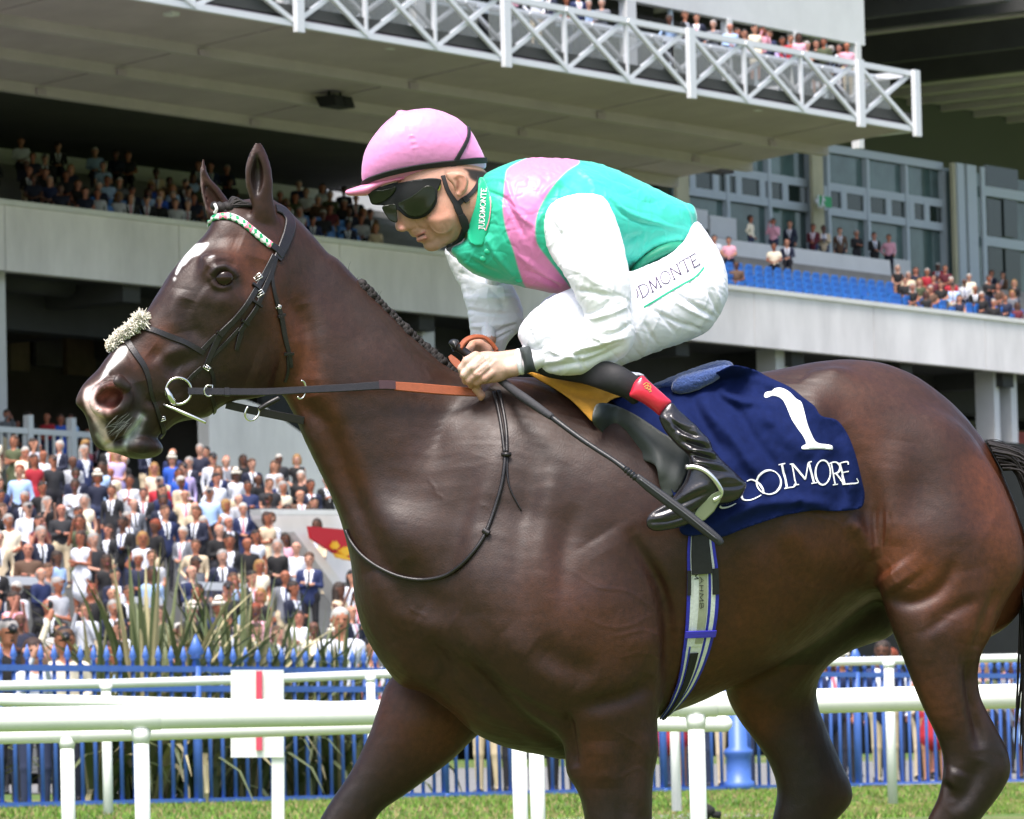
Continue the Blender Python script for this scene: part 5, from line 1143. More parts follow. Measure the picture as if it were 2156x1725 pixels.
paint(c1([(731, 622), (722, 645), (706, 668), (690, 684), (672, 690), (650, 702), (634, 718), (622, 732), (606, 742), (596, 760), (582, 782), (576, 772), (590, 735), (612, 700), (634, 670), (655, 645), (672, 632), (700, 628)]), 0, white, 1, poly=True, soft=1.2)
paint(c1([(566, 800), (574, 794), (578, 802), (570, 812)]), 0, white, .8, poly=True, soft=1.5); paint(c1([(735, 697), (748, 690), (764, 690), (750, 697)]), 0, white, .8, poly=True, soft=1.5)
paint(cz([(440, 600), (500, 575), (525, 600), (500, 680), (430, 760), (350, 830), (300, 890), (265, 920), (290, 860), (340, 760), (390, 680)]), 0, white, 1, poly=True, soft=2.0)
paint(cz([(265, 905), (300, 915), (230, 1000), (215, 1060), (240, 1110), (290, 1190), (320, 1260), (330, 1380), (370, 1480), (400, 1560), (340, 1560), (290, 1480), (250, 1340), (190, 1240), (150, 1180), (118, 1060), (130, 980), (190, 945)]), 0, (.70, .50, .46), .95, poly=True, soft=2.5)
paint(cz([(185, 960), (240, 935), (200, 1010), (150, 1080), (125, 1060), (140, 985)]), 0, white, .8, poly=True, soft=3)
paint(cz([(300, 1050), (400, 1000), (350, 1120)]), 12, (.30, .10, .08), .85); paint(cz([(280, 1150), (340, 1180)]), 6, pink, .9)
paint(cz([(400, 990), (470, 1000), (480, 1050)]), 9, (.10, .03, .025), .7)
paint(cz([(195, 990), (230, 950), (290, 940)]), 4, (.12, .10, .10), .7)
paint(cz([(480, 1140), (540, 1080), (560, 1000), (520, 940), (420, 900)]), 7, (.035, .028, .026), .7)
paint(cz([(640, 1000), (620, 1150), (680, 1250), (720, 1400), (700, 1530), (600, 1600)]), 13, (.018, .014, .013), .8); paint(cz([(560, 900), (640, 960)]), 9, (.02, .016, .015), .6); paint(cz([(300, 1270), (400, 1330), (480, 1290), (560, 1210)]), 9, (.05, .045, .045), .8); paint(cz([(100, 960), (60, 1050), (50, 1120)]), 7, (.06, .035, .028), .8); paint(cz([(170, 1250), (200, 1380), (260, 1500), (330, 1580), (430, 1600)]), 5, (.02, .017, .016), .7)
foam = (.62, .66, .62)
paint(cz([(655, 1245), (600, 1330), (540, 1400), (510, 1480)]), 6.5, foam, .95); paint(cz([(610, 1350), (560, 1440)]), 10, (.4, .43, .42), .6); paint(cz([(250, 1400), (320, 1500), (400, 1545), (500, 1530)]), 6, (.42, .44, .36), .6)
paint(cz([(240, 1300), (290, 1380)]), 7, (.5, .45, .42), .5)
paint(c1([(968, 190), (950, 240), (940, 300), (946, 350), (962, 400), (985, 380), (1000, 320), (996, 250)]), 0, (.014, .009, .008), .85, poly=True, soft=3); paint(c1([(930, 215), (916, 280), (918, 340), (935, 400)]), 3, (.09, .06, .05), .7); paint(c1([(712, 300), (704, 350), (720, 420), (745, 470), (800, 450), (780, 400), (745, 350)]), 0, (.075, .035, .025), .8, poly=True, soft=3); paint(c1([(700, 230), (698, 300), (705, 380), (725, 460)]), 2.5, (.14, .10, .09), .8)  # shade of the near ear's hollow painted in, its edge lightened
C[:, :] *= (1 + .10 * vnoise(X, Y, 40, 8) + .06 * vnoise(X, Y, 13, 9))[:, None]
P[:, 2] += zshift(P[:, 0])
M_coat = mat('horse coat', (.03, .015, .01), rough=.45, vcol=True, noise=.26, nscale=75, bump=.0005, bscale=260, spec=.42)
nt_ = M_coat.node_tree; N_ = nt_.nodes; L_n = nt_.links; z1 = N_.new('ShaderNodeTexNoise'); z1.inputs['Scale'].default_value = 9; z1.inputs['Detail'].default_value = 8; z1.inputs['Roughness'].default_value = .7
r1 = N_.new('ShaderNodeMapRange'); r1.inputs['From Min'].default_value = .32; r1.inputs['From Max'].default_value = .68; r1.inputs['To Min'].default_value = .36; r1.inputs['To Max'].default_value = .60; tc_ = N_.new('ShaderNodeTexCoord'); L_n.new(tc_.outputs['Object'], z1.inputs['Vector']); L_n.new(z1.outputs[0], r1.inputs[0]); L_n.new(r1.outputs[0], N_['Principled BSDF'].inputs['Roughness'])
horse_root = empty('horse', tuple(W(1300, 1300, 12.0) * np.array([1, 1, 0])), 'dark bay racehorse striding past the white rails with a jockey up', 'horse')
HW = to_world(P)
horse = mesh_obj('body', HW, Q, M_coat, horse_root, cols=C)
print('horse', len(P), len(Q), round(time.time() - T0, 1))
HS = Surf(horse)
del X, Y, Nn
# ---------------------------------------------------------------- straps, cords and draped cloth
from mathutils.geometry import delaunay_2d_cdt
def smooth1(a, it):
    a = np.array(a, float)
    for _ in range(it):
        b = a.copy(); b[1:-1] = (a[:-2] + 2 * a[1:-1] + a[2:]) / 4; a = b
    return a
def surf_path(surf, pts, lift=3.0, n=6, sm=3, spline=True):
    p = catmull(pts, n, False) if spline and len(pts) > 2 else np.array([np.array(pts[0]) * (1 - t) + np.array(pts[-1]) * t for t in np.linspace(0, 1, max(n, 2))])
    H = hits(surf, [tuple(q) for q in p]); D = np.array([(h[0] - CAM).dot(_f) for h in H]); D = smooth1(D, sm)
    N = smooth1(np.array([h[1] for h in H]), sm); N /= np.linalg.norm(N, axis=1)[:, None]
    return W(p[:, 0], p[:, 1], D) + N * (lift / PX), N
def ribbon(P3, N, w, th, name, m, parent, round_=.35, cols=None, mb=None, mi=0):
    """flat strap along P3 with surface normals N; w, th in picture units at the subject"""
    P3 = np.array(P3); k = len(P3); ww = np.array(w if hasattr(w, '__len__') else [w] * k, float)
    if len(ww) != k: ww = np.interp(np.linspace(0, 1, k), np.linspace(0, 1, len(ww)), ww)
    T = np.gradient(P3, axis=0); T /= np.linalg.norm(T, axis=1)[:, None] + 1e-12; S = np.cross(T, N); S /= np.linalg.norm(S, axis=1)[:, None] + 1e-12
    prof = [(-1, -.5), (-1, .2), (-.86, .5), (.86, .5), (1, .2), (1, -.5)]
    v = []; f = []
    for i in range(k):
        for a, b in prof: v.append(P3[i] + S[i] * a * ww[i] / 2 / PX + N[i] * b * th / PX)
    n = len(prof)
    for i in range(k - 1):
        for j in range(n):
            a0 = i * n + j; a1 = i * n + (j + 1) % n; f.append((a0, a1, a1 + n, a0 + n))
    f.append(tuple(range(n))[::-1]); f.append(tuple((k - 1) * n + j for j in range(n)))
    if mb is not None: mb.add(v, f, mi); return None
    o = mesh_obj(name, v, f, m, parent, smooth=False); return fixnormals(o)
def strap(surf, pts, w, th, name, m, parent, lift=None, **k):
    P3, N = surf_path(surf, pts, (th / 2 + 1.0) if lift is None else lift, **{q: k.pop(q) for q in list(k) if q in ('n', 'sm', 'spline')})
    return ribbon(P3, N, w, th, name, m, parent, **k)
def cord(surf, pts, r, name, m, parent, lift=None, n=6, mb=None, sm=3):
    P3, N = surf_path(surf, pts, float(np.max(r)) if lift is None else lift, n=n, sm=sm)
    b = mb or MB(); rr = [q / PX for q in r] if hasattr(r, '__len__') else r / PX
    if hasattr(rr, '__len__'): rr = list(np.interp(np.linspace(0, 1, len(P3)), np.linspace(0, 1, len(rr)), rr))
    b.tube(P3, rr, 8)
    if mb is None: return b.build(name, m, parent, smooth=True)
def free_path(pts3, n=6):          # (px, py, z) at the subject
    p = catmull(pts3, n, False) if len(pts3) > 2 else np.array(pts3, float)
    return W(p[:, 0], p[:, 1], D0 + p[:, 2] / PX)
def free_tube(pts3, r, name, m, parent, n=6, seg=10, mb=None, flat=1.0):
    P3 = free_path(pts3, n); rr = r if hasattr(r, '__len__') else [r, r]
    rr = list(np.interp(np.linspace(0, 1, len(P3)), np.linspace(0, 1, len(rr)), np.array(rr, float)) / PX)
    b = mb or MB(); b.tube(P3, rr, seg, flat=flat)
    if mb is None: return b.build(name, m, parent, smooth=True)
def ring(c, r, t, name, m, parent, tilt=0.3, arc=(0, 360), sq=1.0, rot=0.0, mb=None, seg=28):
    px, py, z = c; pts = []
    for i in range(seg + 1):
        a = math.radians(arc[0] + (arc[1] - arc[0]) * i / seg); x, y = r * math.cos(a), r * sq * math.sin(a)
        x, y = x * math.cos(rot) - y * math.sin(rot), x * math.sin(rot) + y * math.cos(rot); pts.append((px + x, py + y, z + x * tilt))
    return free_tube(pts, t, name, m, parent, n=1, mb=mb)
def panel2d(poly, step, spline=True, n=4):
    b = catmull(poly, n, True) if spline else np.array(poly, float)
    # resample boundary
    d = np.linalg.norm(np.roll(b, -1, 0) - b, axis=1); B = []
    for i in range(len(b)):
        m_ = max(1, int(d[i] / step)); B += [b[i] + (b[(i + 1) % len(b)] - b[i]) * t / m_ for t in range(m_)]
    B = np.array(B); lo, hi = B.min(0), B.max(0)
    X, Y = np.meshgrid(np.arange(lo[0], hi[0], step), np.arange(lo[1], hi[1], step), indexing='ij'); X = X.ravel(); Y = Y.ravel()
    ok = inside(X, Y, B)
    if ok.any():
        dd, _ = seg_dist(X[ok], Y[ok], B); I = np.stack([X[ok], Y[ok]], 1)[dd > step * .5]
    else: I = np.zeros((0, 2))
    V = [Vector(p) for p in np.concatenate([B, I])]; E = [(i, (i + 1) % len(B)) for i in range(len(B))]
    r = delaunay_2d_cdt(V, E, [], 1, 1e-4)
    return np.array([tuple(v) for v in r[0]]), [tuple(f) for f in r[2]]
def edge_loop(faces):
    cnt = {}
    for f in faces:
        for i in range(len(f)):
            a, b = f[i], f[(i + 1) % len(f)]; cnt[(a, b)] = 1
    return [(a, b) for (a, b) in cnt if (b, a) not in cnt]
def drape(surf, poly, step, lift, th, name, m, parent, fold=None, spline=True, sm=0, colf=None):
    V2, Fc = panel2d(poly, step, spline); H = hits(surf, [tuple(v) for v in V2]); D = np.array([(h[0] - CAM).dot(_f) for h in H]); N = np.array([h[1] for h in H])
    if sm:
        nb = [set() for _ in V2]
        for f in Fc:
            for a in f:
                nb[a] |= set(f)
        nb = [list(x) for x in nb]
        for _ in range(sm): D = np.array([D[x].mean() if x else D[i] for i, x in enumerate(nb)]); N = np.array([N[x].mean(0) if x else N[i] for i, x in enumerate(nb)])
        N /= np.linalg.norm(N, axis=1)[:, None]
    L = np.full(len(V2), float(lift))
    if fold is not None: L = L + fold(V2[:, 0], V2[:, 1])
    N = N * .55 - _f * .45; N /= np.linalg.norm(N, axis=1)[:, None]
    P3 = W(V2[:, 0], V2[:, 1], D - L / PX / np.maximum(.5, -(N @ _f)))
    back = P3 - N * th / PX; n = len(P3)
    # orientation: front faces look to the camera
    fr = []
    for f in Fc:
        a, b, c = P3[f[0]], P3[f[1]], P3[f[2]]
        fr.append(f if np.cross(b - a, c - a).dot(_f) < 0 else f[::-1])
    fs = list(fr) + [tuple(i + n for i in f[::-1]) for f in fr] + [(b, a, a + n, b + n) for a, b in edge_loop(fr)]
    cols = None
    if colf is not None: c = colf(V2[:, 0], V2[:, 1]); cols = np.concatenate([c, c])
    return mesh_obj(name, np.concatenate([P3, back]), fs, m, parent, smooth=True, cols=cols)
# letters as pen strokes in a unit box (x right, y up)
def el(cx, cy, rx, ry, a0=0, a1=360, n=14): return [(cx + rx * math.cos(math.radians(a0 + (a1 - a0) * i / n)), cy + ry * math.sin(math.radians(a0 + (a1 - a0) * i / n))) for i in range(n + 1)]
GL = {'J': [[(.2, 1), (.6, 1)], [(.42, 1), (.42, .05), (.3, -.15), (.1, -.15)]], 'U': [[(0, 1), (.22, 1)], [(.1, 1), (.1, .25), (.3, 0), (.55, 0), (.7, .25), (.7, 1)], [(.6, 1), (.82, 1)]],
      'D': [[(.1, 0), (.1, 1)], [(0, 1), (.35, 1), (.7, .8), (.78, .5), (.7, .2), (.35, 0), (0, 0)]], 'M': [[(.12, 0), (.16, 1)], [(.16, 1), (.5, .1)], [(.5, .1), (.84, 1)], [(.84, 1), (.9, 0)], [(0, 0), (.22, 0)], [(.78, 0), (1, 0)]],
      'O': [el(.45, .5, .42, .5)], 'N': [[(.1, 0), (.1, 1)], [(.1, 1), (.75, 0)], [(.75, 0), (.75, 1)], [(0, 0), (.2, 0)], [(.65, 1), (.85, 1)]], 'T': [[(0, .88), (0, 1), (.8, 1), (.8, .88)], [(.4, 1), (.4, 0)], [(.28, 0), (.52, 0)]],
      'E': [[(.1, 0), (.1, 1)], [(0, 1), (.6, 1), (.6, .88)], [(.1, .52), (.48, .52)], [(0, 0), (.65, 0), (.65, .14)]], 'A': [[(0, 0), (.35, 1), (.7, 0)], [(.15, .4), (.55, .4)]], 'H': [[(.05, 0), (.05, 1)], [(.6, 0), (.6, 1)], [(.05, .5), (.6, .5)]],
      'B': [[(.05, 0), (.05, 1), (.4, .95), (.5, .75), (.4, .55), (.1, .52)], [(.1, .52), (.5, .45), (.6, .25), (.45, .03), (.05, 0)]]}
LW = {'J': .7, 'U': .95, 'D': .92, 'M': 1.1, 'O': 1.0, 'N': 1.0, 'T': .92, 'E': .8, 'A': .85, 'H': .8, 'B': .8}
def write(surf, text, p0, p1, hgt, w, name, m, parent, lift=1.2, up=None):
    """text from p0 to p1 along its baseline, laid on the surface"""
    tot = sum(LW[c] for c in text); p0, p1 = np.array(p0, float), np.array(p1, float); d = (p1 - p0) / tot; uv = np.array([d[1], -d[0]]); uv /= np.linalg.norm(uv)
    if up is not None: uv = np.array(up, float)
    b = MB(); x = 0
    for c in text:
        for s in GL[c]:
            pts = [tuple(p0 + d * (x + a) + uv * hgt * q) for a, q in s]
            if len(pts) == 2: pts = [pts[0], tuple((np.array(pts[0]) + np.array(pts[1])) / 2), pts[1]]
            P3, N = surf_path(surf, pts, lift, n=3, sm=1, spline=len(pts) > 3)
            if len(pts) == 3:
                H = hits(surf, pts); P3 = np.array([h[0] + h[1] * lift / PX for h in H]); N = np.array([h[1] for h in H])
            vert = abs((np.array(pts[-1]) - np.array(pts[0])).dot(uv)) > hgt * .5
            ribbon(P3, N, w * (1.25 if vert and len(s) < 3 else .9), .8, '', m, None, mb=b)
        x += LW[c]
    return b.build(name, m, parent)

# ---------------------------------------------------------------- eye, forelock, mane, tail
M_eye = mat('eye', (.018, .008, .005), rough=.03, spec=.4)
M_hair = mat('mane hair', (.010, .007, .006), rough=.7, noise=.3, nscale=40, bump=.0015, bscale=260, stretch=(1, 1, .15))
M_bk = mat('black leather', (.013, .011, .012), rough=.38, noise=.25, nscale=60, bump=.0004, bscale=300)
M_met = mat('polished steel', (.78, .77, .72), rough=.16, metal=1.0)
H_ = HS.hit(*c1([(805, 797)])[0]); ec = np.array(H_[0]) + _f * .002
bm = bmesh.new(); bmesh.ops.create_uvsphere(bm, u_segments=24, v_segments=16, radius=.0215)
ov = np.array([tuple(v.co) for v in bm.verts]) * np.array([1.12, .8, .92]) + ec; of = [tuple(v.index for v in f.verts) for f in bm.faces]; bm.free()
mesh_obj('eye', ov, of, M_eye, horse_root)
# mane in plaits along the crest
crest = catmull([(640, 492), (700, 540), (762, 600), (822, 662), (882, 722), (935, 766), (958, 792)], 12, False)
k = 0; rs = np.random.RandomState(4)
for i in range(24, 72, 3):
    x, y = crest[i]; dx, dy = crest[min(i + 1, 72)] - crest[i - 1]; L = math.hypot(dx, dy); dx /= L; dy /= L
    b = MB(); zz = float(zshift(x)) - 6 - rs.uniform(0, 6); s = rs.uniform(.85, 1.15)
    for (a, q, r) in [(0, 1, 10), (3, -5, 11), (8, -5, 10), (11, 2, 8)]:
        cx_, cy_ = x + dx * a + dy * q, y + dy * a - dx * q
        b.tube(free_path([(cx_ - 4 * dx, cy_ - 4 * dy, zz + 4), (cx_, cy_ - 2, zz - 2), (cx_ + 4 * dx, cy_ + 4 * dy, zz + 4)], 3), [r * .5 * s / PX, r * s / PX, r * s / PX, r * s / PX, r * s / PX, r * .9 * s / PX, r * .5 * s / PX][:7], 8)
    b.build('mane_plait', M_hair, horse_root, smooth=True)
mb = MB()
for i in range(26):                                      # loose hairs standing off the crest
    j = rs.randint(16, 70); x, y = crest[j]; L = rs.uniform(8, 26); a = rs.uniform(-2.6, -1.2)
    z0 = float(zshift(x)); mb.tube(free_path([(x, y, z0), (x + L * .5 * math.cos(a), y + L * .5 * math.sin(a), z0 + rs.uniform(-6, 6)), (x + L * math.cos(a + .3), y + L * math.sin(a + .3), z0 + rs.uniform(-9, 9))], 2), [.7 / PX, .5 / PX, .3 / PX, .2 / PX, .15 / PX], 4, cap=False)
o = mb.build('mane_hair', M_hair, horse_root); o['kind'] = 'stuff'
# forelock tied between the ears
mb = MB()
for i in range(80):
    t = i / 79; x0 = 492 + 40 * t; y0 = 424 + 18 * t; z0 = float(zshift(500)) - 26 + 50 * rs.rand()
    mb.tube(free_path([(x0 + 18, y0 + 4, z0), (x0 - 2, y0 - 10 + 4 * rs.rand(), z0 - 4), (475 + 14 * rs.rand(), 432 + 10 * rs.rand(), z0 - 8), (462 + 4 * rs.rand(), 437 + 8 * rs.rand(), z0 - 6)], 4), 2.6 / PX, 5)
for (x, y, r) in [(466, 438, 12), (456, 436, 10), (474, 446, 9), (480, 436, 10)]:
    mb.tube(free_path([(x - 6, y - 3, zshift(470) - 12), (x, y, zshift(470) - 22), (x + 6, y + 4, zshift(470) - 12)], 4), [r * .4 / PX] + [r * .95 / PX] * 7 + [r * .4 / PX], 8)
mb.build('forelock', M_hair, horse_root, smooth=True)
free_tube([(452, 430, zshift(455) - 26), (456, 440, zshift(455) - 32), (452, 449, zshift(455) - 26)], 3.2, 'plait_band', mat('white band', (.8, .8, .78)), horse_root)
# whiskers and chin hairs
mb = MB()
for i in range(26):
    x, y = cz([(400 + 180 * rs.rand(), 1180 + 190 * rs.rand())])[0]; h = HS.hit(x, y)
    if h is None: continue
    p = np.array(h[0]); a = rs.uniform(2.4, 3.9); L = rs.uniform(.02, .045); d = _r * math.cos(a) * .8 + _u * math.sin(a - 3.6) * .8 - _f * .5
    mb.tube([p, p + d * L * .5, p + d * L - np.array([0, 0, .006])], [.0006, .0004, .0002], 3, cap=False)
o = mb.build('whiskers', mat('whisker', (.35, .33, .30), rough=.5), horse_root); o['kind'] = 'stuff'
# tail
mb = MB()
for i in range(420):
    a = rs.rand(); b_ = rs.rand(); z = float(zshift(2120)) + rs.normal(0, 22)
    x0 = 2078 + 34 * a; y0 = 930 + 60 * a
    P4 = [(x0, y0, z), (2140 + 30 * b_, 962 + 40 * a, z + rs.normal(0, 8)), (2172 + 50 * b_, 1060 + 60 * a, z + rs.normal(0, 14)), (2160 + 80 * b_ + rs.normal(0, 8), 1200 + 40 * a, z + rs.normal(0, 20)), (2170 + 90 * b_ + rs.normal(0, 16), 1420 + 200 * rs.rand(), z + rs.normal(0, 25))]
    mb.tube(free_path(P4, 4), [2.6 / PX] * 16 + [.8 / PX], 4, cap=False)
for i in range(26):
    z = float(zshift(2120)) + rs.normal(0, 16); x0 = 2075 + 10 * rs.rand(); P4 = [(x0, 925 + 12 * rs.rand(), z), (2110, 930 + 12 * rs.rand(), z), (2160, 950 + 30 * rs.rand(), z), (2220, 1040, z)]
    mb.tube(free_path(P4, 4), .8 / PX, 3, cap=False)
mb.build('tail', M_hair, horse_root, smooth=True)

# ---------------------------------------------------------------- bridle
bridle = empty('bridle', tuple(world_loc(horse_root)), 'black leather bridle with white sheepskin noseband on the dark horse head', 'bridle')
def S1(pts, w, th=3.2, name='strap', **k): return strap(HS, c1(pts), w, th, name, M_bk, bridle, **k)
S1([(1062, 462), (1100, 478), (1128, 520), (1122, 575), (1098, 640), (1068, 705)], [20, 25, 26, 26, 24, 20], 4, 'headpiece')
# browband of coloured diamonds
bb = catmull(c1([(736, 538), (752, 516), (790, 502), (838, 502), (888, 522), (940, 562), (990, 605), (1036, 640)]), 14, False)
H_ = hits(HS, [tuple(p) for p in bb]); Db = smooth1([(h[0] - CAM).dot(_f) for h in H_], 8); Nb = smooth1(np.array([h[1] for h in H_]), 8); Nb /= np.linalg.norm(Nb, axis=1)[:, None]
cen = W(bb[:, 0], bb[:, 1], Db) + Nb * 2 / PX; T = np.gradient(cen, axis=0); T /= np.linalg.norm(T, axis=1)[:, None]; S = np.cross(T, Nb)
v = []; cl = []; nseg = 12; arc = np.concatenate([[0], np.cumsum(np.linalg.norm(np.diff(bb, axis=0), axis=1))])
vv = []
for i in range(len(cen)):
    for j in range(nseg + 1):
        a = math.pi * (j / nseg); vv.append(cen[i] + S[i] * math.cos(a) * 8.2 / PX + Nb[i] * math.sin(a) * 6.5 / PX)
f = [(i * (nseg + 1) + j, i * (nseg + 1) + j + 1, (i + 1) * (nseg + 1) + j + 1, (i + 1) * (nseg + 1) + j) for i in range(len(cen) - 1) for j in range(nseg)]
f.append(tuple(range(nseg + 1))); 
me_ = mesh_obj('browband', vv, f, [mat('browband green', (.01, .32, .11), .3), mat('browband white', (.8, .8, .78), .3), mat('browband pink', (.78, .22, .32), .3)], bridle)
fixnormals(me_)
mi = []
for q in me_.data.polygons:
    c = sum(q.vertices) / len(q.vertices); i = int(c // (nseg + 1)); j = c - i * (nseg + 1); s = arc[min(i, len(arc) - 1)] / 15.0; t = (j / nseg - .5) * 1.6
    u1, u2 = s + t, s - t; kk = int(math.floor(u1)) + int(math.floor(u2)); dia = (int(math.floor(u1)) + int(math.floor(u2))) % 2
    cellx = int(math.floor((u1 + u2) / 2)); mi.append(1 if dia and cellx % 4 != 2 else (2 if dia else 0))
me_.data.polygons.foreach_set('material_index', mi)
S1([(1022, 632), (1060, 655), (1092, 690)], [13, 16, 18], 5, 'browband_loop')
# cheekpieces
S1([(1052, 690), (1012, 770), (970, 845), (920, 925), (862, 998), (800, 1062), (772, 1110), (745, 1170), (722, 1222)], [13, 13, 12, 11, 12, 14, 13, 12, 10], 3.4, 'cheekpiece')
S1([(1058, 700), (1040, 770), (1000, 860), (966, 940), (925, 1000), (885, 1060)], 11, 3.4, 'cheekpiece')
S1([(905, 1020), (886, 1080), (868, 1145)], [9, 11, 8], 3, 'strap_end')
S1([(885, 1040), (820, 1110), (760, 1170), (735, 1190)], 8, 2.6, 'strap')
S1([(700, 1232), (660, 1265), (630, 1298)], 8, 3, 'strap')
S1([(735, 1225), (755, 1270), (760, 1310), (750, 1330)], 8, 2.4, 'strap')
S1([(748, 1370), (765, 1420), (762, 1450)], 8, 2.4, 'strap')
for L in [[(945, 825), (985, 855)], [(945, 905), (990, 935)], [(895, 1000), (925, 1022)], [(775, 1055), (800, 1078)]]:
    S1(L, 6, 6.5, 'keeper', n=4)
# throatlash
S1([(1048, 700), (1042, 790), (1058, 890), (1085, 980), (1104, 1080), (1124, 1160), (1138, 1230)], [8, 8, 9, 12, 11, 9, 7], 3.2, 'throatlash'); S1([(1118, 1180), (1120, 1250), (1106, 1300)], 6, 2.6, 'throatlash_end')
for L in [[(1068, 985), (1102, 975)], [(1100, 1165), (1146, 1165)]]: S1(L, 6, 5, 'keeper', n=4)
# grackle noseband
S1([(408, 1038), (470, 1052), (550, 1082), (630, 1115), (712, 1160)], 12, 3.4, 'noseband_strap'); S1([(700, 1150), (740, 1108), (775, 1075)], 10, 3, 'noseband_strap')
S1([(312, 1068), (345, 1110), (385, 1170), (425, 1230), (445, 1290), (458, 1360), (478, 1420), (498, 1485), (515, 1540), (500, 1570)], [12, 13, 13, 12, 10, 8, 8, 9, 11, 13], 3.4, 'noseband_strap')
def buckle(p, w, h, rot, surf=HS, parent=None, m=None):
    px, py = p; Hh = surf.hit(px, py); D = ((np.array(Hh[0]) - CAM).dot(_f) if Hh else D0); z = (D - D0) * PX - 5
    pts = [(-w, -h), (w, -h), (w, h), (-w, h), (-w, -h)]; c, s = math.cos(rot), math.sin(rot)
    b = MB(); b.tube(free_path([(px + x * c - y * s, py + x * s + y * c, z) for x, y in pts], 1) if False else W(*[np.array(q) for q in zip(*[(px + x * c - y * s, py + x * s + y * c, D0 + z / PX) for x, y in pts])]), 1.4 / PX, 6)
    b.tube(W(np.array([px - w * c, px + w * c]), np.array([py - w * s, py + w * s]), np.array([D0 + (z - 2) / PX] * 2)), 1.1 / PX, 5)
    return b.build('buckle', m or M_met, parent or bridle, smooth=True)
buckle(c1([(976, 792)])[0], 8, 5, -.9 + .3); buckle(c1([(984, 872)])[0], 8, 5, -.6); buckle(c1([(727, 1232)])[0], 7, 4, .6); buckle(c1([(1076, 938)])[0], 5, 3, .1); buckle(c1([(512, 1482)])[0], 6, 4, -.3); buckle(c1([(740, 1342)])[0], 6, 11, .05)
# sheepskin roll of many tufts on the noseband
mb = MB(); rs = np.random.RandomState(9); axis = c1([(405, 992), (350, 1040), (300, 1080), (262, 1120)])
ax = catmull(axis, 10, False); Hs = hits(HS, [(x + 8, y + 6) for x, y in ax])
cw = np.array([h[0] for h in Hs]); rad = .0165
for i in range(6500):
    j = rs.randint(0, len(ax)); D = (cw[j] - CAM).dot(_f) + .006; base = W(ax[j][0] + 4, ax[j][1] + 2, D + rs.uniform(-.03, .05))
    d = rs.normal(0, 1, 3); d -= _f * .4; d /= np.linalg.norm(d)
    e = (j in (0, 1, 2)) * .006
    base = base + d * rad * rs.uniform(.35, .85) * (1 if abs(j - 15) > 1 else .6); tip = base + d * (.0050 + e * .7) * rs.uniform(.4, 1.6) + rs.normal(0, .0026, 3)
    mb.tube([base, (base + tip) / 2 + rs.normal(0, .001, 3), tip], [.0017, .0014, .0006], 4, cap=False)
b2 = MB(); P3 = np.array([W(a[0] + 4, a[1] + 2, (q - CAM).dot(_f) + .004) for a, q in zip(ax, cw)]); b2.tube(P3, rad * .8, 12)
mb.v += [] ; base_n = len(mb.v); mb.add(b2.v, b2.f, 0)
o = mb.build('sheepskin', mat('sheepskin', (.72, .68, .58), rough=.95, sheen=.3, noise=.2, nscale=80), bridle, smooth=True)
S1([(330, 1050), (318, 1062), (305, 1078)], 10, 3, 'noseband_keeper', lift=22)
# snaffle bit
br = c1([(590, 1345)])[0]; zr = float(zshift(376)) - 78
Hh = HS.hit(*br); zr = ((np.array(Hh[0]) - CAM).dot(_f) - D0) * PX - 7
ring((br[0], br[1], zr), 27, [3.0, 3.0], 'bit_ring', M_met, bridle, tilt=.25, sq=1.03)
free_tube([(*c1([(528, 1330)])[0], zr - 5), (*c1([(545, 1365)])[0], zr - 6), (*c1([(562, 1395)])[0], zr - 4), (*c1([(575, 1412)])[0], zr)], [4, 7.5, 7, 4], 'bit_joint', M_met, bridle)
free_tube([(*c1([(512, 1410)])[0], zr + 4), (*c1([(560, 1428)])[0], zr - 4), (*c1([(640, 1462)])[0], zr - 8), (*c1([(724, 1498)])[0], zr - 4)], [3, 3.6, 4.2, 3.4], 'bit_bar', M_met, bridle)
# reins: black leather, then the tan rubber grip that runs to the hand
reins = empty('reins', tuple(world_loc(horse_root)), 'black reins with tan rubber grips running from the bit ring to the rider hand', 'reins')
M_tan = mat('tan rubber', (.28, .068, .022), rough=.5, noise=.12, nscale=90, bump=.0006, bscale=500)
rp = [(c1([(636, 1346)])[0]), (480, 825), (560, 825), (640, 821), (720, 817), (800, 812), (832, 813)]
def rein_z(x, y):
    t = (x - 395) / (1000 - 395); zl = (zr - 6) * (1 - t) + (-140) * t; h = HS.hit(x, y)
    if h is not None: zl = min(zl, ((np.array(h[0]) - CAM).dot(_f) - D0) * PX - 6)
    return zl
def rein_part(pts, w, th, name, m, parent=None, up=(0, 0)):
    p = catmull(pts, 8, False); z = smooth1([rein_z(x, y) for x, y in p], 10); P3 = W(p[:, 0], p[:, 1], D0 + z / PX); N = np.tile(-_f * .95 + np.array([.1, 0, .2]), (len(P3), 1)); N /= np.linalg.norm(N, axis=1)[:, None]
    return ribbon(P3, N, w, th, name, m, parent or reins)
rein_part(rp, [15, 15, 15, 15, 16, 17, 18], 3.5, 'rein_leather', M_bk); rein_part([(798, 811), (815, 811), (833, 812)], 19, 5, 'rein_leather', mat('dark brown leather', (.045, .018, .02), .4))
rein_part([(830, 813), (880, 817), (940, 822), (1000, 826), (1016, 824)], [18, 20, 20, 18, 16], 5, 'rein_grip', M_tan)
z = rein_z(416, 826); rein_part([(410, 826), (436, 826)], 17, 6, 'rein_billet', M_bk) if False else None
for x in (478,): rein_part([(x - 5, 825), (x, 825), (x + 5, 825)], 18, 7, 'keeper', M_bk)
ring((440, 823, rein_z(440, 823) - 4), 10, 1.6, 'rein_buckle', M_met, reins, sq=1.15, arc=(60, 300))
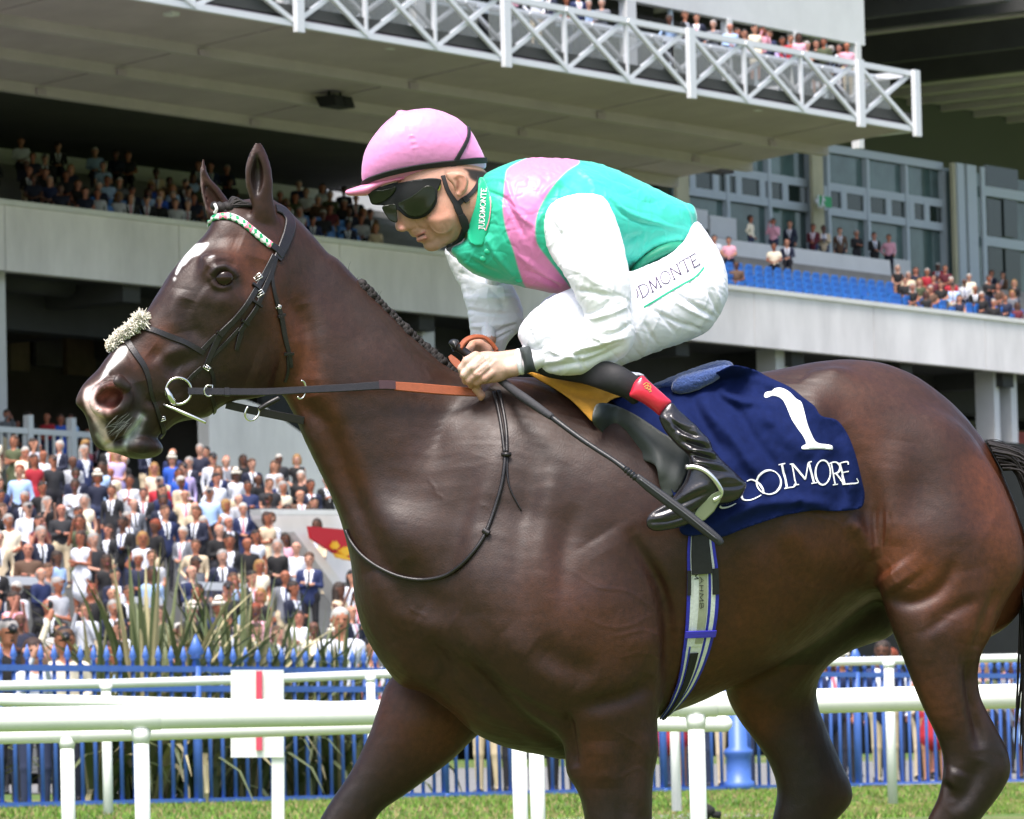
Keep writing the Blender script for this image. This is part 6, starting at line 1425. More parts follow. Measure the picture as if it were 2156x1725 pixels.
ring((634, 821, rein_z(634, 821)), 9.5, 2.0, 'rein_ring', M_met, reins, sq=2.0, rot=.1, tilt=.6, arc=(-100, 130))
zz = rein_z(560, 850)
free_tube([(588, 838, zz + 10), (565, 850, zz + 5), (545, 862, zz + 3)], [6, 6, 5], 'martingale_strap', M_bk, reins); ring((531, 868, zz), 14, 2.4, 'martingale_ring', M_met, reins, sq=1.3, rot=.5, tilt=.5, arc=(-60, 200))
P3 = free_path([(476, 852, zz + 70), (520, 862, zz + 78), (580, 874, zz + 90), (640, 886, zz + 110)], 4); ribbon(P3, np.tile(-_f, (len(P3), 1)), 17, 4, 'martingale_strap', M_bk, reins)
# neck strap cord hanging in a loop on the shoulder
neck_cord = empty('neck_cord', tuple(world_loc(horse_root)), 'thin black cord looping low round the base of the horse neck', 'neck cord')
cord(HS, [(1040, 828), (1050, 870), (1057, 910), (1062, 955)], 4, 'cord', M_bk, neck_cord); cord(HS, [(1050, 826), (1060, 870), (1066, 910), (1067, 955)], 4, 'cord', M_bk, neck_cord)
cord(HS, [(1064, 958), (1058, 1010), (1045, 1060), (1024, 1120), (1000, 1160), (970, 1193), (935, 1213), (890, 1220), (845, 1214), (800, 1196), (765, 1170), (742, 1140), (731, 1116)], 4.2, 'loop', M_bk, neck_cord)
cord(HS, [(1068, 958), (1068, 1000), (1076, 1035), (1098, 1076)], [3, 2.4, 1.8, 1.2], 'cord_end', M_bk, neck_cord)
free_tube([(1058, 957, rein_z(1066, 957) + 0), (1066, 957, rein_z(1066, 957) - 6), (1074, 957, rein_z(1066, 957))], 5, 'knot', M_bk, neck_cord); cord(HS, [(1018, 1118), (1024, 1122), (1030, 1126)], 6.5, 'knot', M_bk, neck_cord, n=3)

# ---------------------------------------------------------------- saddle cloth with number and lettering
M_navy = mat('navy cotton', (.0055, .0125, .066), rough=.9, noise=.15, nscale=70, bump=.0005, bscale=700, spec=.12)
M_wht = mat('white print', (.82, .84, .84), rough=.6)
cloth = empty('saddle_cloth', tuple(world_loc(horse_root)), 'navy saddle cloth numbered 1 hanging over the flank behind the rider boot', 'saddle cloth')
def cfold(X, Y):
    L = np.zeros(len(X))
    def s(pts, r, a):
        nonlocal L; L = L + 1.8 * a * stroke(X, Y, c3(pts), r, taper=len(pts) > 1)
    a0 = 1
    s([(1060, 480), (1150, 560), (1230, 680), (1300, 800)], 20, 14); s([(1250, 400), (1290, 500), (1400, 620), (1500, 760), (1560, 850)], 17, 13); s([(1190, 420), (1250, 560), (1340, 700)], 12, -9)
    s([(1420, 300), (1350, 400), (1440, 440), (1560, 450), (1640, 490)], 11, 10); s([(1300, 400), (1420, 500), (1500, 640), (1600, 760), (1700, 880)], 12, -11); s([(1500, 470), (1600, 540), (1700, 640), (1800, 740)], 22, 11)
    s([(1380, 380), (1500, 420), (1620, 430)], 10, -8); s([(1450, 330), (1550, 345), (1680, 400), (1780, 480)], 10, 7); s([(1950, 620), (1990, 720), (2010, 850), (1990, 960)], 16, 9); s([(1900, 700), (1950, 860), (1960, 980)], 14, -8)
    s([(1300, 1080), (1450, 1000), (1620, 960), (1800, 960), (1900, 985)], 12, 7); s([(1400, 1060), (1500, 950), (1600, 880)], 18, 6); s([(1720, 960), (1740, 1000)], 12, -7)
    L = L + 3.5 * vnoise(X, Y, 42, 31) + 1.6 * vnoise(X + Y, Y - X, 24, 32)
    return np.where(L < 0, 14 * np.tanh(L / 14), L)
cloth_pts = c3([(770, 415), (900, 400), (1000, 385), (1140, 360), (1280, 320), (1390, 268), (1450, 270), (1520, 290), (1570, 318), (1640, 350), (1700, 380), (1760, 428), (1815, 470), (1850, 520), (1925, 540), (1968, 588), (2000, 650), (2030, 740), (2056, 850), (2070, 925), (2052, 985),
    (1980, 1000), (1900, 1003), (1830, 998), (1750, 1008), (1650, 1028), (1550, 1060), (1450, 1095), (1340, 1135), (1260, 1120), (1180, 1128), (1135, 1100), (1130, 1000), (1050, 800), (900, 560)])
M_navy_o = drape(HS, cloth_pts, 5.0, 22, 2.5, 'cloth', M_navy, cloth, fold=cfold, sm=10)
CS = Surf(M_navy_o)
one = c3([(1562, 415), (1568, 403), (1585, 397), (1600, 395), (1615, 382), (1640, 378), (1665, 385), (1690, 400), (1705, 415), (1725, 435), (1750, 452), (1765, 500), (1780, 560), (1800, 610), (1818, 645), (1840, 660), (1880, 665), (1905, 672), (1908, 690), (1890, 691), (1840, 688), (1790, 690), (1755, 690),
    (1752, 676), (1765, 668), (1774, 658), (1760, 625), (1735, 590), (1705, 545), (1685, 500), (1670, 465), (1655, 440), (1630, 424), (1600, 420), (1575, 430), (1563, 425)])
drape(CS, one, 4.0, 1.6, .5, 'number', M_wht, cloth)
mb = MB()
def pen(pts, w, spline=True, n=5):
    p = c3(pts)
    if len(p) == 2: p = [p[0], tuple((np.array(p[0]) + np.array(p[1])) / 2), p[1]]; 
    if len(p) == 3 and len(pts) == 2: P3, N = surf_path(CS, p, 1.9, n=8, sm=0)
    else: P3, N = surf_path(CS, p, 1.9, n=n, sm=0)
    ribbon(P3, N, w, .6, '', None, None, mb=mb)
E_ = lambda cx, cy, rx, ry, a0, a1, n=12: [(cx + rx * math.cos(math.radians(a0 + (a1 - a0) * i / n)), cy + ry * math.sin(math.radians(a0 + (a1 - a0) * i / n))) for i in range(n + 1)]
pen([(1336, 978), (1350, 987), (1385, 982), (1420, 966)], [5, 2]); pen([(1474, 852), (1500, 843), (1530, 858), (1552, 888), (1556, 915)], [2, 3, 5, 4]); pen([(1446, 926), (1456, 945), (1482, 950), (1515, 940), (1546, 922)], [5, 3, 2])
pen(E_(1584, 858, 60, 60, 150, 330), [3, 5, 2]); pen(E_(1584, 858, 60, 60, -40, 155), [4, 5, 2.4, 3])
pen([(1636, 768), (1668, 762)], 2.2); pen([(1652, 765), (1676, 888)], 4.6); pen([(1662, 890), (1712, 880), (1716, 864)], 2.4)
pen([(1700, 764), (1722, 870)], 2.6); pen([(1703, 764), (1768, 842)], 4.6); pen([(1768, 842), (1784, 756)], 2.6); pen([(1784, 756), (1812, 862)], 4.8); pen([(1710, 872), (1736, 868)], 2.2); pen([(1798, 864), (1826, 859)], 2.2); pen([(1690, 766), (1704, 764)], 2.2); pen([(1784, 756), (1800, 753)], 2.2)
pen(E_(1856, 808, 37, 62, 60, 240), [2.6, 5.2, 2.6]); pen(E_(1856, 808, 37, 62, -120, 60), [2.6, 5.2, 2.6])
pen([(1897, 760), (1917, 868)], 4.8); pen([(1888, 763), (1920, 755), (1944, 775), (1935, 805), (1908, 815)], [2.2, 3.4, 4.5, 2.4]); pen([(1922, 814), (1965, 866)], 4.4); pen([(1905, 871), (1930, 867)], 2.2)
pen([(1946, 760), (1968, 865)], 4.6); pen([(1938, 762), (1980, 753), (1986, 768)], 2.6); pen([(1957, 808), (1990, 801)], 2.4); pen([(1958, 867), (2030, 860), (2026, 838)], 2.8)
mb.build('lettering', M_wht, cloth)
# ---------------------------------------------------------------- saddle
saddle = empty('saddle', tuple(world_loc(horse_root)), 'tiny grey racing saddle with yellow and blue covers below the jockey', 'saddle')
M_flap = mat('grey saddle flap', (.045, .052, .048), rough=.55, noise=.08, nscale=30, bump=.0003, bscale=300)
M_yel = mat('yellow chamois', (.70, .33, .035), rough=.8, noise=.12, nscale=40, bump=.0012, bscale=90)
M_flc = mat('blue fleece', (.045, .085, .25), rough=.95, sheen=.6, noise=.25, nscale=120, bump=.004, bscale=260)
def ffold(X, Y):
    L = 8 * stroke(X, Y, c3([(760, 520), (860, 560), (960, 640), (1020, 740), (1050, 850)]), 17, taper=True) - 8 * stroke(X, Y, c3([(700, 540), (830, 660), (960, 720)]), 11, taper=True) + 5 * stroke(X, Y, c3([(1180, 680), (1130, 800), (1090, 900)]), 12, taper=True)
    return L
drape(CS, c3([(715, 462), (790, 462), (880, 498), (960, 545), (1040, 600), (1110, 640), (1160, 655), (1205, 666), (1200, 720), (1182, 780), (1160, 832), (1138, 880), (1100, 928), (1072, 936), (1046, 905), (1030, 850), (1020, 790), (1000, 762), (940, 740), (870, 702), (800, 652), (740, 600), (693, 545)]), 5, 9, 4, 'flap', M_flap, saddle, fold=ffold, sm=12)
TS = Surf(horse, M_navy_o)
def yfold(X, Y):
    return 5 * stroke(X, Y, c3([(420, 320), (560, 370), (700, 400), (860, 395)]), 7, taper=True) - 5 * stroke(X, Y, c3([(480, 350), (620, 420), (720, 430)]), 7, taper=True) + 5 * stroke(X, Y, c3([(600, 430), (680, 480), (700, 530)]), 8, taper=True) - 4 * stroke(X, Y, c3([(700, 420), (730, 450), (700, 500)]), 5, taper=True) + 1.6 * vnoise(X, Y, 14, 77)
drape(TS, c3([(340, 285), (420, 308), (500, 332), (600, 350), (700, 366), (800, 384), (860, 376), (893, 388), (885, 410), (830, 424), (790, 438), (745, 475), (712, 525), (692, 546), (650, 502), (590, 442), (520, 390), (440, 345), (380, 310)]), 4, 34, 3, 'pommel_cover', M_yel, saddle, fold=yfold, sm=14)
# fleece pad behind the rider
P, Q = sculpt([(Inflated(c3([(985, 372), (1050, 342), (1120, 312), (1200, 282), (1290, 252), (1360, 241), (1400, 254), (1404, 284), (1372, 312), (1325, 340), (1260, 374), (1205, 398), (1140, 410), (1080, 398), (1020, 388)]), K=2.6, yc=-20, h=3), 6), (Inflated(c3([(1120, 330), (1250, 290), (1380, 262), (1404, 284), (1372, 312), (1260, 374), (1205, 398), (1140, 410), (1090, 390)]), K=1.2, yc=-120, h=3), 16)], 4.0)
Nn = normals(P, Q); P += Nn * (1.6 * vnoise(P[:, 0], P[:, 1] + P[:, 2], 6, 5))[:, None]; P[:, 2] += zshift(P[:, 0])
mesh_obj('fleece_pad', to_world(P), Q, M_flc, saddle)
# seat under the rider
P, Q = sculpt([(Inflated([(1150, 800), (1220, 790), (1300, 800), (1380, 812), (1440, 805), (1440, 840), (1380, 862), (1280, 860), (1180, 850)], K=3.2, yc=0, h=4), 8)], 6.0); P[:, 2] += zshift(P[:, 0])
mesh_obj('seat', to_world(P), Q, M_flap, saddle)
# stirrup iron and leather
st = empty('stirrup', tuple(world_loc(horse_root)), 'bright metal stirrup iron round the near boot', 'stirrup')
# ---------------------------------------------------------------- girth
girth = empty('girth', tuple(world_loc(horse_root)), 'blue and white striped girth strapped under the horse chest', 'girth')
gc = [(1474, 1075), (1474, 1110), (1476, 1160), (1479, 1205), (1479, 1250), (1477, 1290), (1472, 1330), (1464, 1370), (1453, 1410), (1438, 1447), (1418, 1480), (1396, 1506)]
gp, gn = surf_path(HS, gc, 5, n=6, sm=14)
T = np.gradient(gp, axis=0); T /= np.linalg.norm(T, axis=1)[:, None]; GSd = np.cross(T, gn); GSd /= np.linalg.norm(GSd, axis=1)[:, None]
gw = np.interp(np.linspace(0, 1, len(gp)), np.linspace(0, 1, 12), [44, 46, 58, 64, 66, 66, 64, 60, 52, 42, 30, 22])
M_gb = mat('girth blue', (.025, .03, .42), .7, noise=.2, nscale=120); M_gw = mat('girth white', (.74, .78, .76), .8, noise=.12, nscale=150); M_gg = mat('girth green grey', (.36, .38, .27), .7, noise=.15, nscale=60); M_gk = mat('black webbing', (.015, .016, .017), .75, noise=.2, nscale=100)
def gstripe(a, b, m, name, lift=0.0, t0=0.0, t1=1.0, th=2.5, ends=None):
    i0 = int(t0 * (len(gp) - 1)); i1 = int(t1 * (len(gp) - 1)) + 1; c = (a + b) / 2
    sgn = 1 if GSd[i0].dot(_r) > 0 else -1
    P3 = gp[i0:i1] + GSd[i0:i1] * sgn * (c * gw[i0:i1] / 2)[:, None] / PX + gn[i0:i1] * lift / PX
    return ribbon(P3, gn[i0:i1], (b - a) / 2 * gw[i0:i1], th, name, m, girth)
gstripe(-1, 1, M_gw, 'webbing')
gstripe(-1.02, -.80, M_gb, 'stripe', .7); gstripe(.80, 1.02, M_gb, 'stripe', .7); gstripe(.34, .52, M_gb, 'stripe', .7, .25, 1); gstripe(-.5, .2, M_gb, 'stripe', .8, 0, .16)
gstripe(-.62, .30, M_gw, 'strap', 2.2, .2, .62); gstripe(-.28, .26, M_gg, 'strap', 4, .2, .60)
gstripe(-.75, .62, M_gk, 'buckle_cover', 8, .11, .28, 6); gstripe(-1.02, -.78, M_gk, 'edge_guard', 3, .26, .37, 4); gstripe(.6, 1.02, M_gk, 'edge_guard', 3, .26, .37, 4)
gstripe(-.62, -.52, M_gb, 'stripe', 2.4, .62, 1); gstripe(-.50, .12, M_gk, 'elastic', 4.5, .64, 1.0)
gstripe(-1.05, 1.05, mat('keeper blue', (.06, .05, .62), .6), 'keeper', 7, .535, .565, 3)
GS = Surf(*[o for o in girth.children])
write(GS, 'AHMB', (1473, 1215), (1473, 1285), 8, 1.0, 'handwriting', mat('pen ink', (.03, .03, .03)), girth, up=(1, 0.05)); write(GS, 'M', (1462, 1206), (1463, 1222), 8, 1.3, 'handwriting', bpy.data.materials['pen ink'], girth, up=(1, 0))
print('tack', round(time.time() - T0, 1))
# ---------------------------------------------------------------- the jockey
jk = empty('person', tuple(W(1250, 900, 12.0)), 'jockey in green, pink and white silks crouching low over the horse, gripping the reins', 'person')
zj = lambda px: 0.20 * (px - 1150)
def jmesh(name, prims, step, m, parent=jk, relax_it=2, sub=True, dispf=None, colf=None, paintable=False):
    P, Q = sculpt(prims, step, relax_it=relax_it)
    if sub: P, Q = subdivide(P, Q)
    N = normals(P, Q)
    if dispf is not None: P = P + N * dispf(P, N)[:, None]
    cols = colf(P, N) if colf is not None else None
    P = P.copy(); P[:, 2] += zj(P[:, 0]); return mesh_obj(name, to_world(P), Q, m, parent, cols=cols)
def wr(P, items, extra=0.0, base=(0, 0)):
    X, Y = P[:, 0], P[:, 1]; d = np.zeros(len(P))
    for pts, r, a in items: d += 1.5 * a * stroke(X, Y, c2(pts), r * .95, taper=len(pts) > 1)
    if extra: d += extra * 2.6 * (1 - np.minimum(1, np.abs(vnoise(X * 1.0 + .5 * P[:, 2], Y * .55 + .4 * X, 30, 51)))) ** 6 - extra * 2.2 * (1 - np.minimum(1, np.abs(vnoise(X * .5 - Y * .5, Y - .4 * P[:, 2], 24, 52)))) ** 7
    if extra: d += extra * vnoise(X + .6 * P[:, 2], Y - .3 * P[:, 2], 17, 21) + extra * .5 * vnoise(X - P[:, 2], Y, 8, 22)
    return d
vest_pts = c2([(772, 400), (845, 352), (950, 310), (1070, 293), (1200, 300), (1330, 315), (1450, 350), (1560, 400), (1640, 440), (1740, 490), (1802, 518), (1855, 540), (1872, 600), (1852, 665), (1822, 730), (1780, 768), (1720, 785), (1640, 800), (1580, 830), (1535, 868), (1440, 900), (1340, 950),
    (1235, 978), (1150, 980), (1060, 962), (1000, 950), (880, 925), (800, 905), (720, 868), (660, 815), (625, 762), (640, 742), (690, 715), (715, 640), (740, 520)])
us_pts = c2([(1110, 560), (1150, 515), (1200, 490), (1260, 478), (1330, 476), (1390, 490), (1425, 530), (1462, 610), (1490, 700), (1512, 800), (1532, 900), (1537, 980), (1530, 1060), (1552, 1140), (1555, 1200), (1532, 1262), (1480, 1312), (1400, 1358), (1280, 1392), (1150, 1392), (1060, 1376), (1000, 1380), (985, 1310), (990, 1235), (1040, 1232),
    (1100, 1215), (1180, 1180), (1250, 1150), (1290, 1110), (1290, 1060), (1262, 1010), (1225, 930), (1180, 860), (1130, 790), (1100, 700), (1096, 620)])
us_yc = [(1190, 480, -135), (1250, 620, -205), (1320, 700, -215), (1200, 770, -185), (1130, 770, -120)]
fs_pts = c2([(590, 745), (640, 800), (720, 860), (830, 910), (930, 935), (965, 990), (985, 1050), (995, 1110), (985, 1150), (950, 1190), (915, 1230), (885, 1290), (810, 1330), (740, 1310), (725, 1210), (718, 1130), (700, 1040), (675, 950), (640, 890), (612, 830)])
th_pts = c2([(1560, 860), (1700, 800), (1800, 720), (1862, 615), (1920, 680), (1975, 760), (2010, 850), (2026, 935), (2020, 1010), (1985, 1090), (1935, 1160), (1860, 1205), (1700, 1262), (1560, 1318), (1440, 1360), (1300, 1372), (1150, 1350), (1040, 1310), (985, 1240), (965, 1180), (990, 1120), (1050, 1060), (1130, 1000), (1240, 950), (1400, 900)])
th_yc = [(1450, 560, -60), (1500, 620, -90), (1300, 680, -130), (1120, 720, -125)]
fth_pts = c2([(1000, 1120), (1060, 1050), (1130, 990), (1230, 950), (1350, 930), (1500, 1000), (1400, 1080), (1250, 1150), (1100, 1200), (1020, 1230), (985, 1180)])
shin_pts = c2([(1040, 1300), (1120, 1290), (1240, 1300), (1330, 1320), (1420, 1322), (1500, 1352), (1560, 1392), (1600, 1420), (1650, 1440), (1560, 1540), (1500, 1510), (1420, 1480), (1300, 1440), (1200, 1420), (1080, 1390)])
boot_pts = c3([(1090, 452), (1130, 490), (1170, 525), (1215, 570), (1262, 618), (1292, 660), (1312, 702), (1352, 745), (1402, 792), (1448, 838), (1472, 862), (1468, 892), (1442, 935), (1392, 962), (1330, 975), (1270, 1000), (1230, 1040), (1160, 1078), (1080, 1098), (1010, 1104), (975, 1088), (964, 1058), (972, 1030), (1000, 1000),
    (1045, 972), (1092, 940), (1130, 895), (1160, 850), (1178, 790), (1180, 730), (1118, 668), (1074, 618), (1046, 575), (1032, 518)])
boot_yc = [(1400, 860, -284), (1480, 980, -308), (1420, 1100, -308), (1540, 1030, -308)]
hand_pts = ch([(1010, 470), (900, 468), (800, 480), (700, 492), (560, 484), (440, 515), (345, 575), (300, 640), (262, 720), (285, 800), (310, 870), (370, 902), (480, 905), (620, 892), (780, 862), (900, 802), (1010, 730)])
face_pts = cb([(560, 900), (545, 980), (560, 1060), (578, 1130), (580, 1190), (586, 1250), (592, 1282), (612, 1304), (648, 1312), (680, 1316), (702, 1326), (716, 1350), (735, 1372), (762, 1382), (792, 1388), (800, 1412), (822, 1434), (852, 1446), (858, 1470), (872, 1500), (902, 1522), (948, 1530), (1000, 1518), (1050, 1495), (1110, 1462),
    (1190, 1430), (1260, 1400), (1330, 1390), (1420, 1440), (1520, 1440), (1560, 1200), (1560, 1000), (1520, 820), (1500, 690), (1350, 560), (1000, 500), (700, 620)])
jb = [
    (Inflated(face_pts, K=[(860, 460, .74), (900, 520, .58), (1000, 400, .75), (840, 480, .62), (1010, 480, .72)], yc=0, A=80 ** 2, h=2.4, smooth=4), 8),
    (Cap((1000, 432, 0), (1080, 430, 10), 52, 46), 30),                                # neck into the shoulders
    (Cap((1120, 445, 0), (1380, 480, 0), 42, 44, 1.0), 40), (Cap((1380, 480, 0), (1440, 560, 0), 38, 30, 1.0), 30),
    (Cap((1140, 440, 0), (1235, 470, -115), 34, 26), 30), (Cap((1235, 470, -125), (1290, 680, -208), 24, 18), 24), (Cap((1290, 710, -205), (1140, 752, -150), 18, 15), 14), (Cap((1160, 750, -155), (1080, 775, -140), 15, 19), 12),
    (Cap((1140, 450, 0), (1070, 480, 100), 32, 22), 30), (Cap((1060, 480, 120), (1030, 630, 130), 20, 16), 24), (Cap((1022, 640, 125), (1030, 715, 60), 15, 15), 14),
    (Cap((1450, 570, -20), (1180, 700, -115), 32, 24), 24), (Cap((1180, 735, -130), (1330, 800, -240), 18, 14), 14), (Cap((1330, 800, -240), (1402, 861, -276), 12, 11), 8), (Cap((1402, 861, -276), (1485, 975, -300), 11, 11), 8), (Cap((1485, 975, -300), (1500, 1030, -308), 11, 11), 8), (Cap((1500, 1030, -308), (1420, 1080, -308), 10, 9), 8),
    (Cap((1450, 570, 40), (1180, 690, 110), 32, 24), 24), (Cap((1180, 735, 130), (1340, 812, 230), 26, 20), 20), (Cap((1340, 812, 235), (1500, 990, 285), 26, 20), 16), (Cap((1510, 1030, 285), (1400, 1085, 285), 26, 22), 12),
    (Inflated(hand_pts, K=.62, yc=-128, A=30 ** 2, h=2.4), 10),
    (Inflated(cb([(1085, 720), (1130, 700), (1200, 690), (1270, 700), (1315, 740), (1330, 800), (1318, 880), (1290, 930), (1250, 955), (1205, 950), (1190, 900), (1160, 830), (1110, 780)]), K=.5, yc=-70, A=20 ** 2, h=1.6), 6),     # ear
    (Ell((*cb([(640, 1295)])[0], -14), (9, 6, 9)), 6), (Ell((*cb([(1040, 1180)])[0], -46), (26, 34, 12)), 20), (Ell((*cb([(600, 1250)])[0], -5), (7, 12, 9)), 6),
    (Ell((*cb([(700, 1290)])[0], -34), (8, 4.4, 10)), 4, '-'), (Ell((*cb([(812, 1372)])[0], -22), (13, 4.6, 26), -.45), 3.5, '-'),
    (Ell((*cb([(1222, 820)])[0], -92), (8, 14, 10)), 4, '-'),
    # lips
    (Cap((*cb([(790, 1362)])[0], -14), (*cb([(872, 1328)])[0], -32), 4.2, 3.4), 4), (Cap((*cb([(812, 1408)])[0], -14), (*cb([(880, 1385)])[0], -32), 5.6, 3.6), 5),
]
# fingers of the near hand, curled round the rein and the whip
fz = -118
for L, r in [([(440, 545, -18), (330, 610, -30), (262, 700, -24), (278, 790, -6)], (10.5, 9.5, 8.5, 7.5)), ([(500, 600, -26), (385, 690, -36), (300, 780, -30), (310, 865, -8)], (10.5, 9.5, 8.8, 7.5)),
             ([(560, 680, -28), (450, 770, -36), (360, 850, -28), (380, 920, -6)], (10, 9, 8, 7)), ([(640, 760, -24), (540, 830, -30), (450, 880, -22), (470, 925, 2)], (9.5, 8.5, 7.6, 6.5)), ([(440, 960, 4), (510, 1040, 6), (505, 1075, 8)], (9, 8.4, 6.5))]:
    p = [(*ch([(a, b)])[0], fz + z) for a, b, z in L]
    for i in range(len(p) - 1): jb.append((Cap(p[i], p[i + 1], r[i], r[i + 1]), 3.5))
# far hand, gloved in the shade behind
for L, r in [([(560, 480, 40), (480, 420, 30), (420, 400, 20)], (16, 14, 11))] + [([(470 - 30 * k, 400 + 26 * k, 20), (400 - 26 * k, 400 + 40 * k, 6), (380 - 20 * k, 450 + 46 * k, -6)], (8.5, 8, 7)) for k in range(4)]:
    p = [(*ch([(a, b)])[0], -60 + z) for a, b, z in L]
    for i in range(len(p) - 1): jb.append((Cap(p[i], p[i + 1], r[i], r[i + 1]), 3.5))
def faced(P, N):
    X, Y = P[:, 0], P[:, 1]; d = np.zeros(len(P)); nr = np.clip(-N[:, 2] * 1.5, 0, 1)
    for pts, r, a in [([(690, 1340), (740, 1300), (830, 1290), (900, 1320)], 3.2, -1.6), ([(760, 1210), (800, 1270), (850, 1310)], 3.4, -1.4), ([(900, 1300), (920, 1360), (900, 1410)], 3.5, -1.6), ([(1130, 1150), (1190, 1250), (1190, 1350), (1120, 1420)], 10, 1.5),
                      ([(880, 1430), (930, 1440), (1000, 1400)], 5, -2.0), ([(1220, 730), (1280, 745), (1300, 810), (1280, 890)], 3, 3), ([(1200, 780), (1220, 840), (1215, 900)], 4, -4), ([(660, 1240), (690, 1270), (720, 1290)], 4, 1.6), ([(930, 1300), (1010, 1340), (1080, 1340)], 13, -3.4), ([(940, 1195), (1040, 1200), (1120, 1180)], 9, 2.6), ([(1180, 1300), (1130, 1390), (1020, 1470)], 6, 1.8), ([(1060, 1230), (1100, 1300)], 3, -.9), ([(930, 1490), (1000, 1480)], 7, 2)]:
        d += a * stroke(X, Y, cb(pts), r)
    for pts, r, a in [([(600, 560), (520, 620), (430, 700)], 3, 1.5), ([(700, 600), (600, 680), (500, 780)], 3, 1.5), ([(560, 560), (480, 640)], 3, -1.4), ([(640, 620), (560, 710), (480, 760)], 2.6, -1.8), ([(350, 640), (400, 800)], 2.5, -1.8), ([(900, 560), (950, 700)], 5, -1.2)]:
        d += a * stroke(X, Y, ch(pts), r)
    return d * nr
def facec(P, N):
    X, Y = P[:, 0], P[:, 1]; C = np.tile(np.array([.50, .27, .19]), (len(P), 1))
    def pn(pts, r, c, a, f=cb, poly=False):
        nonlocal C
        w_ = (polymask(X, Y, f(pts), 2) if poly else stroke(X, Y, f(pts), r)) * a; C = C * (1 - w_[:, None]) + np.array(c) * w_[:, None]
    g_ = ((X > 1047) & (Y < 600))[:, None]; C = np.where(g_, np.array([.008, .20, .12]), C); w_ = ((X > 1092) & (Y >= 600) & (Y < 790))[:, None] | ((P[:, 2] > 30) & (Y > 560) & (Y < 708) & (X > 960))[:, None]; C = np.where(w_, np.array([.8, .8, .84]), C); k_ = ((X > 1250) & (Y >= 790))[:, None]; C = np.where(k_, np.array([.01, .01, .012]), C)
    pn([(785, 1368), (870, 1330)], 2.4, (.45, .13, .11), .8); pn([(800, 1415), (850, 1420), (890, 1390)], 4, (.50, .17, .14), .8); pn([(805, 1375), (860, 1350)], 2.2, (.03, .01, .01), .95)
    pn([(960, 1160), (1060, 1120)], 16, (.58, .25, .17), .6); pn([(600, 1240), (620, 1300)], 8, (.60, .26, .19), .6); pn([(900, 1480), (1000, 1440), (1100, 1420), (1180, 1330)], 13, (.40, .25, .19), .55); pn([(720, 1310), (700, 1340)], 5, (.46, .22, .16), .6)
    pn([(1210, 750), (1290, 800), (1250, 900)], 7, (.60, .25, .18), .6); pn([(1215, 800), (1215, 860)], 3.4, (.25, .09, .06), .8)
    hair = polymask(X, Y, cb([(1290, 660), (1520, 700), (1500, 800), (1440, 790), (1400, 800), (1340, 760), (1320, 700)]), 2); C = C * (1 - hair[:, None]) + np.array([.02, .014, .01]) * hair[:, None]
    pn([(1090, 700), (1110, 800), (1150, 880)], 3.5, (.20, .12, .08), .5)
    pn([(240, 720), (300, 860), (380, 900)], 9, (.62, .30, .22), .7, ch); pn([(300, 690), (420, 700), (480, 800)], 8, (.62, .34, .26), .5, ch); pn([(505, 1070)], 8, (.6, .28, .22), .6, ch)
    pn([(250, 750), (420, 640), (640, 640), (900, 620)], 24, (.74, .56, .47), .75, ch)  # overexposed brightness of the near hand painted into its skin colour
    return C * (1 + .07 * vnoise(X, Y, 9, 2) + .06 * vnoise(X, Y, 3.5, 12))[:, None]
M_skin = mat('skin', (.5, .3, .2), rough=.52, vcol=True, noise=.05, nscale=120, bump=.0003, bscale=500, spec=.35)
M_skin.node_tree.nodes['Principled BSDF'].inputs['Subsurface Weight'].default_value = .12; M_skin.node_tree.nodes['Principled BSDF'].inputs['Subsurface Radius'].default_value = (.02, .008, .004); M_skin.node_tree.nodes['Principled BSDF'].inputs['Subsurface Scale'].default_value = .4
P, Q = None, None
jg = [np.concatenate([np.arange(820, 1045, 2.6), np.arange(1045, 1620, 7.0)]), np.concatenate([np.arange(310, 545, 2.6), np.arange(545, 715, 7.0), np.arange(715, 850, 2.6), np.arange(850, 1140, 7.0)]), np.concatenate([np.arange(-388, -190, 7.0), np.arange(-190, 60, 3.0), np.arange(60, 370, 7.0)])]
P, Q = sculpt(jb, 4, box=jg, relax_it=2); N = normals(P, Q); P = P + N * faced(P, N)[:, None]; cols = facec(P, N); P[:, 2] += zj(P[:, 0])
body = mesh_obj('body', to_world(P), Q, M_skin, jk, cols=cols)
print('jbody', len(P), round(time.time() - T0, 1))
# ---- silks
G_ = (.03, .50, .31); PK = (.72, .22, .47); WH = (.80, .80, .84)
def vest_d(P, N):
    return wr(P, [([(900, 400), (960, 560), (1040, 640)], 6, 3), ([(880, 480), (950, 600), (1000, 700)], 5, -3), ([(960, 780), (1060, 850), (1200, 930)], 7, 3.5), ([(980, 860), (1080, 900), (1180, 950)], 5, -3), ([(700, 790), (780, 850), (900, 900)], 8, -3), ([(800, 680), (850, 780), (950, 900)], 7, 2.5),
        ([(1080, 500), (1130, 440), (1230, 380)], 9, 4), ([(1100, 560), (1060, 640), (1060, 740)], 6, 4), ([(1400, 460), (1500, 560), (1650, 620), (1800, 660)], 6, 2.5), ([(1420, 500), (1540, 610), (1700, 640)], 4, -2.5), ([(1400, 420), (1560, 500), (1700, 560)], 16, -3),
        ([(1540, 830), (1600, 760), (1700, 715), (1800, 700)], 8, 5), ([(1560, 860), (1640, 790), (1740, 760)], 9, -7), ([(1500, 720), (1600, 680)], 8, -3), ([(1250, 330), (1330, 400), (1400, 440)], 6, 2.4), ([(1300, 330), (1420, 380), (1560, 450)], 6, -2), ([(1780, 520), (1830, 600), (1820, 680)], 6, 3), ([(760, 420), (850, 400), (930, 420)], 5, 2.5), ([(800, 460), (900, 500), (960, 560)], 4, -2.5)], .5)
